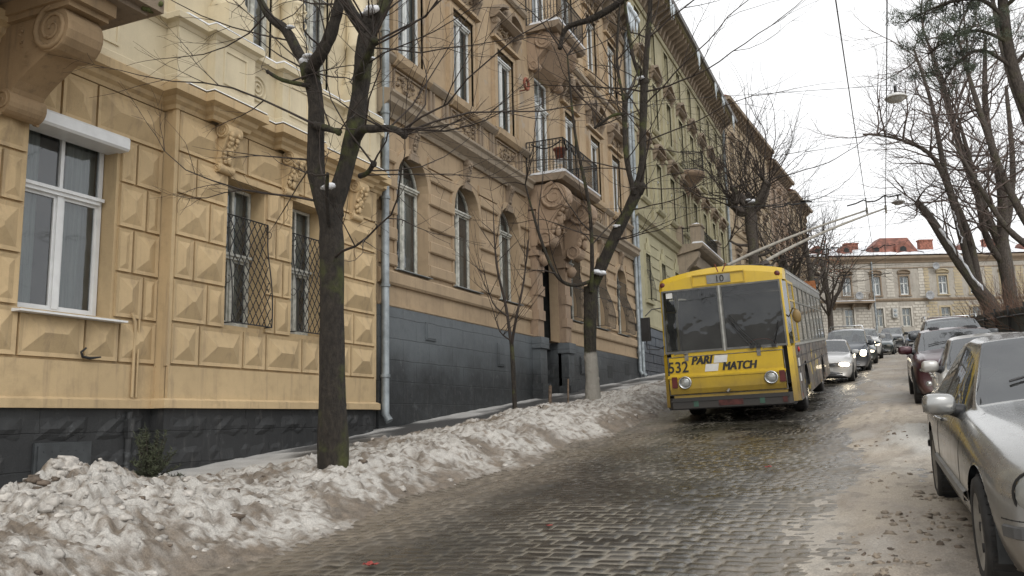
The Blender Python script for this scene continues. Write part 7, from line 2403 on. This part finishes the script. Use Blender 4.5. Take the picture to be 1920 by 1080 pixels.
        for j in range(6): grow(t, o[rg.randint(3, len(o) - 1)], V(rg.uniform(-1, 1), rg.uniform(-1, .6), rg.uniform(.2, 1.3)).normalized(), .009, rg.uniform(.5, 1.2), 3, rg, up=.5, kids=(2, 3), spread=.5, shrink=.5, wob=.1, rmin=.004)
    t.build('branches', TWIG, root)
    for (x, y, h, lab) in ((-7.35, 18.9, .55, 'short brown stake standing in snow left of the limewashed tree'), (-6.35, 17.4, .75, 'thin dark stake leaning in the snow between sapling and limewashed tree'), (-7.15, 6.85, .3, 'dark stub of a stake beside the small juniper')):
        z = G(x, y) + .05; m = MB((x, y, z)); r_ = .045 if h < .6 else .022
        m.tube([(x, y, z), (x + .01, y, z + h * .6), (x + .02, y, z + h)], [r_, r_ * .9, r_ * .85], 8); m.blob((x + .02, y, z + h), (r_ * .9, r_ * .9, r_ * .3), 8, 4)
        o = m.build('stake', MWOOD, None, (x, y, z)); tag(o, lab, 'stake', 'stakes in the snow bank')
    x, y = -7.3, 6.95; z = G(x, y) + .05
    root = empty('juniper', (x, y, z), 'small dark green juniper growing from the snow by the plinth', 'shrub')
    t = MB((x, y, z)); ne = MB((x, y, z)); rg = random.Random(95)
    t.tube([(x + .12, y, z - .1), (x + .05, y, z + .15), (x - .02, y, z + .32)], [.02, .018, .014], 6)
    for k in range(60):
        a = rg.uniform(0, 6.28); rr = rg.uniform(.08, .34); hh = rg.uniform(.28, .80); e = V(x + rr * math.cos(a) * (1.25 - hh), y + rr * math.sin(a) * (1.25 - hh), z + hh)
        q = V(x, y, z + .25); t.tube([q, q.lerp(e, .5) + V(0, 0, .02), e], [.008, .006, .003], 4, cap=False)
        for j in range(46):
            u = rg.uniform(.35, 1.08); p = q.lerp(e, u); d = (V(rg.gauss(0, 1), rg.gauss(0, 1), rg.gauss(.8, .7))).normalized(); s = d.orthogonal().normalized() * .006
            ne.add([p - s, p + s, p + d * rg.uniform(.03, .07)], [(0, 1, 2)])
    t.build('stem', TWIG, root); ne.build('foliage', plain('juniper_green', (.05, .058, .03), .8, var=.35, scale=12), root)


def fence_and_hedge():
    # dark metal fence, parallel to the street
    x = 4.15; y0, y1 = 27.0, 70.0
    root = empty('metal_fence', (x, y0, G(x, y0)), 'tall dark green board fence along the park on the right', 'fence')
    off = (x, y0, G(x, y0))
    m = MB(off); y = y0
    k = 0
    while y < y1:
        xx = x + float(bend(y)); z = G(xx, y); h = 2.08 + .015 * ((k * 7) % 3)
        m.box(xx, xx + .03, y, y + .185, z - .2, z + h); m.box(xx + .03, xx + .045, y + .05, y + .13, z - .2, z + h)
        y += .2; k += 1
    m.build('boards', plain('fence_green', (.018, .024, .02), .7, var=.3, scale=2), root)
    m = MB(off)
    for z_ in (.35, 1.85): m.tube([(x - .03 + float(bend(q)), q, G(x, q) + z_) for q in np.arange(y0, y1, 4.0)], .03, 4, cap=True, sm=False)
    m.build('rails', MIRON, root)
    for i, y in enumerate(np.arange(y0, y1, 4.0)):
        p = MB(); p.box(-.07, .0, -.04, .04, -.2, 2.18); p.box(-.08, .01, -.05, .05, 2.18, 2.22); put('post', p.mesh('post', MIRON), root, (-.02 + float(bend(y)), float(y) - y0, G(x, y) - G(x, y0)))
    rg = random.Random(99)
    labs = ('nearest russet leafless bush above the fence at the right edge', 'second russet bush along the fence, round the foot of the leaning trunk', 'third brown bush along the fence beyond the leaning trunk', 'last and smallest brown bush up the fence', 'low brown bush in front of the far end of the fence')
    for i, (bx, by, r_) in enumerate(((5.3, 38, 1.5), (5.5, 44, 1.7), (5.3, 50, 1.5), (5.6, 56, 1.2), (5.5, 33, 1.3))):
        z = G(bx, by); root = empty('bush', (bx, by, z), labs[i], 'shrub', 'leafless bushes behind the fence'); m = MB((bx, by, z))
        for k in range(70):
            d = V(rg.gauss(0, .45), rg.gauss(0, .45), 1).normalized()
            grow(m, V(bx + rg.gauss(0, .35), by + rg.gauss(0, .5), z + .1), d, .018, r_ * rg.uniform(1.1, 1.9), 3, rg, up=.1, kids=(4, 6), spread=.45, shrink=.5, wob=.12, rmin=.008, sides=(3, 3, 3, 3, 3, 3))
        m.build('twigs', plain('russet_twigs', (.13, .075, .05), .85, var=.3), root)


trees()
fence_and_hedge()
# ---------- overhead lines, lamps, signs, litter ----------
def wires():
    g = 'trolley contact wires over the street'
    for x, lab in ((-.20, 'left trolley contact wire running up the street'), (.335, 'right trolley contact wire running up the street')):
        m = MB((x, 28, 6.2)); pts = []
        for y in np.arange(-6, 96, 2.0): pts.append((x + float(bend(y)) * .9, y, -CH + SL * y + 5.27 + .03 * math.sin(y * .33)))
        m.tube(pts, .0085, 5, cap=False)
        o = m.build('contact_wire', MBLK, None, (x, 28, 6.2)); tag(o, lab, 'overhead wire', g)
    gs = 'span wires across the street'
    for i, (y, sl_, lab) in enumerate(((27.6, .25, 'span wire with insulator bars above the rear of the trolleybus'), (44, .25, 'second span wire with insulator bars beyond the trolleybus'), (66, .2, 'third span wire near the top of the street'))):
        z = -CH + SL * y + 5.45; xa, xb = -9.6, 6.5
        root = empty('span_wire', (0, y, z), lab, 'overhead wire', gs); m = MB((0, y, z))
        m.tube([(xa, y, z + .9), (-3.6, y, z + .25), (0, y, z + .08), (xb, y, z + .7)], .007, 4, cap=False); m.build('cable', MBLK, root)
        b = MB((0, y, z))
        b.tube([(-.75, y, z - .08), (-.5, y, z - .04), (-.26, y, z + .05), (-.18, y, z - .02), (.05, y, z - .03), (.18, y, z + .02), (.34, y, z + .12), (.42, y, z + .05), (.8, y, z + .08)], .022, 6)
        b.tube([(-.75 - 2.2, y, z - .06 + .2), (-.75 - 1.85, y, z + .14), (-.75 - 1.72, y, z + .22), (-.75 - 1.6, y, z + .15), (-.75 - 1.2, y, z + .18), (-2.1, y, z + .24), (-1.75, y, z + .19)], .022, 6)
        b.build('insulator_bar', MIRON, root)
        for x in (-.2, .335):
            q = MB((0, y, z)); q.tube([(x, y, z - .16), (x, y, z + .1)], .02, 6); q.tube([(x, y - .16, z - .17), (x, y + .16, z - .17)], .016, 5); q.build('wire_clamp', MIRON, root)
    # plain cables seen against the sky
    for i, (a, b, lab) in enumerate((((-9.5, 58, 17.5), (9, 44, 14.5), 'thin cable crossing the sky from the green house to the park'), ((-9, 66, 14.0), (9, 60, 13.0), 'thin far cable crossing the sky lower down'))):
        m = MB(a); A, B = Vector(a), Vector(b); pts = [A.lerp(B, k / 16) - Vector((0, 0, .7 * math.sin(PI * k / 16))) for k in range(17)]
        m.tube(pts, .011, 4, cap=False); o = m.build('cable', MBLK, None, a); tag(o, lab, 'overhead wire')
    # hanging lamps
    for (x, y, z, lab) in ((.98, 30, 10.35, 'upper hanging street lamp with a flat white shade'), (1.3, 52, 11.8, 'lower and farther hanging street lamp above the wires')):
        root = empty('street_lamp', (x, y, z), lab, 'street lamp', 'lamps hung over the street')
        m = MB((x, y, z)); m.lathe([(.001, z + .16), (.12, z + .15), (.3, z + .06), (.36, z), (.35, z - .03), (.3, z - .01), (.001, z - .0)], (x, y, 0), 'z', 20); m.build('lamp_shade', MSTICK, root)
        m = MB((x, y, z)); m.lathe([(.28, z - .005), (.22, z - .12), (.001, z - .16)], (x, y, 0), 'z', 18); m.build('globe', plain('milky_glass', (.5, .5, .47), .3, obj=True), root, fixn=True)
        m = MB((x, y, z)); m.tube([(x, y, z + .14), (x, y, z + .42)], .05, 8); m.tube([(-9.6, y, z + 1.6), (x, y, z + .45), (9.5, y, z + 1.4)], .010, 4, cap=False); m.build('suspension', MIRON, root)
    # orange panel on a post by the far trees
    x, y = -3.95, 52.5; z = G(x, y)
    x, y = -4.4, 60.0; z = G(x, y)
    root = empty('orange_sign', (x, y, z), 'small orange panel on a post rising behind the trolleybus roof', 'sign')
    m = MB(); m.tube([(0, 0, 0), (0, 0, 5.2)], .06, 8); m.build('post', MIRON, root)
    m = MB(); m.box(-.42, .42, -.09, -.05, 4.55, 5.15); m.build('panel', plain('faded_orange', (.50, .19, .07), .6, obj=True), root)
    # bits of red litter on the stones
    for i, (px, py, s, lab) in enumerate(((-3.62, 5.55, .05, 'red crumpled scrap at the left gutter'), (-2.72, 6.9, .025, 'tiny pink scrap on the cobbles'), (-1.35, 10.3, .035, 'small red scrap in the middle of the wet road'))):
        m = MB(); rg = random.Random(i); n = 5
        vs = [(s * (a - 2) * .5 + rg.uniform(-s, s) * .3, s * (b - 2) * .45 + rg.uniform(-s, s) * .3, .008 + rg.uniform(0, s * .55)) for a in range(n) for b in range(n)]
        m.add(vs, [(a * n + b, (a + 1) * n + b, (a + 1) * n + b + 1, a * n + b + 1) for a in range(n - 1) for b in range(n - 1)])
        o = m.build('litter', plain('red_scrap', (.30, .05, .04), .7, obj=True), None, (px, py, G(px, py) + .025)); tag(o, lab, 'litter', 'scraps of litter on the road')


def lumps():
    """frozen chunks and clods lying on the bank and on the slush"""
    rg = random.Random(17)
    def heap(name, m_, n, fx, mats, lab, cat):
        b = MB()
        for k in range(n):
            x, y, s = fx(); z = G(x, y)
            b.blob((x, y, m_(x, y) - s * .12), (s * rg.uniform(.7, 1.3), s * rg.uniform(.7, 1.3), s * rg.uniform(.45, .8)), 8, 6, rg.choice(range(len(mats))) if rg.random() < .5 else 0, jit=.38, rg=rg)
        b.off = (0, 0, 0); o = b.build(name, mats); tag(o, lab, cat, kind='stuff')
    bank = bpy.data.objects['snow_bank']; ver = bpy.data.objects['sandy_slush_verge']
    dg = bpy.context.evaluated_depsgraph_get(); dg.update()
    tb = BVHTree.FromObject(bank, dg); tv = BVHTree.FromObject(ver, dg)
    def on(t):
        def f(x, y):
            h = t.ray_cast(Vector((x, y, 30)), Vector((0, 0, -1)))[0]; return h.z if h else G(x, y)
        return f
    dirty = bpy.data.materials.new('x'); bpy.data.materials.remove(dirty)
    M1 = plain('grubby_snow', (.46, .43, .39), .75, var=.25, scale=14, bump=.004); M2 = plain('frozen_dirt', (.13, .10, .075), .8, var=.35, scale=18, bump=.004); M3 = plain('sandy_clod', (.26, .215, .165), .8, var=.25, scale=18, bump=.004)
    def f1():
        if rg.random() < .45: return -6.7 + rg.gauss(0, .6), 5.4 + rg.gauss(0, .7), abs(rg.gauss(0, .028)) + .012
        y = 3.5 + 28 * rg.random() ** 1.6; return rg.uniform(-7.1, -4.7), y, abs(rg.gauss(0, .02)) + .008
    heap('snow_clods', on(tb), 800, f1, [M1, M1, M2], 'loose clods of grubby snow and frozen dirt strewn over the roadside bank', 'snow clods')
    def f2():
        cx, cy, sp_ = rg.choice(((-.15, 5.9, .22), (.25, 7.4, .2), (.1, 6.7, .25), (.3, 9.2, .4), (-.1, 12.5, .6), (.35, 8.3, .15)))
        return cx + rg.gauss(0, sp_), cy + rg.gauss(0, sp_), abs(rg.gauss(0, .016)) + .007
    heap('slush_clods', on(tv), 260, f2, [M3, M3, M2], 'small brown slush clods scattered beside the silver car', 'slush clods')


wires(); lumps()
# ---------- camera, sky, light ----------
def setup():
    p, r, y = R(8.9), R(1.3), R(23.6)
    fw = Vector((-math.sin(y) * math.cos(p), math.cos(y) * math.cos(p), math.sin(p)))
    rt = Vector((math.cos(y), math.sin(y), 0)); up = rt.cross(fw)
    c, s = math.cos(r), math.sin(r)
    Rr = rt * c - up * s; U = up * c + rt * s
    cam = bpy.data.cameras.new('camera'); co = bpy.data.objects.new('camera', cam); link(co)
    M = Matrix((Rr, U, -fw)).transposed().to_4x4()
    co.matrix_world = M
    cam.sensor_width = 36; cam.lens = 36 * 1600 / 1920
    cam.clip_start = 0.05; cam.clip_end = 2000
    sc.camera = co
    w = bpy.data.worlds.new('World'); sc.world = w; w.use_nodes = True
    t = w.node_tree; t.nodes.clear()
    sky = t.nodes.new('ShaderNodeTexSky'); sky.sky_type = 'NISHITA'; sky.sun_disc = False
    sky.sun_elevation = R(38); sky.sun_rotation = R(150); sky.air_density = 1.0; sky.dust_density = 6; sky.altitude = 300
    hs = t.nodes.new('ShaderNodeHueSaturation'); hs.inputs['Saturation'].default_value = 0.12; hs.inputs['Value'].default_value = 1.0
    ov = t.nodes.new('ShaderNodeMix'); ov.data_type = 'RGBA'
    ov.inputs[0].default_value = 0.72; ov.inputs[7].default_value = (13.2, 13.3, 13.4, 1)   # the even cloud layer
    bg = t.nodes.new('ShaderNodeBackground'); bg.inputs[1].default_value = 0.09
    out = t.nodes.new('ShaderNodeOutputWorld')
    t.links.new(sky.outputs[0], hs.inputs['Color']); t.links.new(hs.outputs[0], ov.inputs[6])
    t.links.new(ov.outputs[2], bg.inputs[0]); t.links.new(bg.outputs[0], out.inputs[0])
    sun = bpy.data.lights.new('sun', 'SUN'); sun.energy = 0.7; sun.angle = R(25); sun.color = (1, 0.96, 0.9)
    so = bpy.data.objects.new('sun', sun); link(so)
    # nishita: rotation measured from +Y clockwise
    el, rot = R(38), R(150)
    d = Vector((math.sin(rot) * math.cos(el), math.cos(rot) * math.cos(el), math.sin(el)))
    so.rotation_euler = d.to_track_quat('Z', 'Y').to_euler()
    so.location = (10, -10, 30)
    sc.view_settings.view_transform = 'Standard'; sc.view_settings.look = 'None'
    sc.view_settings.gamma = 1; sc.view_settings.exposure = 0.38
    sc.render.engine = 'CYCLES'
    sc.cycles.use_denoising = True
    sc.cycles.max_bounces = 8; sc.cycles.transparent_max_bounces = 16
    sc.cycles.caustics_reflective = False; sc.cycles.caustics_refractive = False


setup()
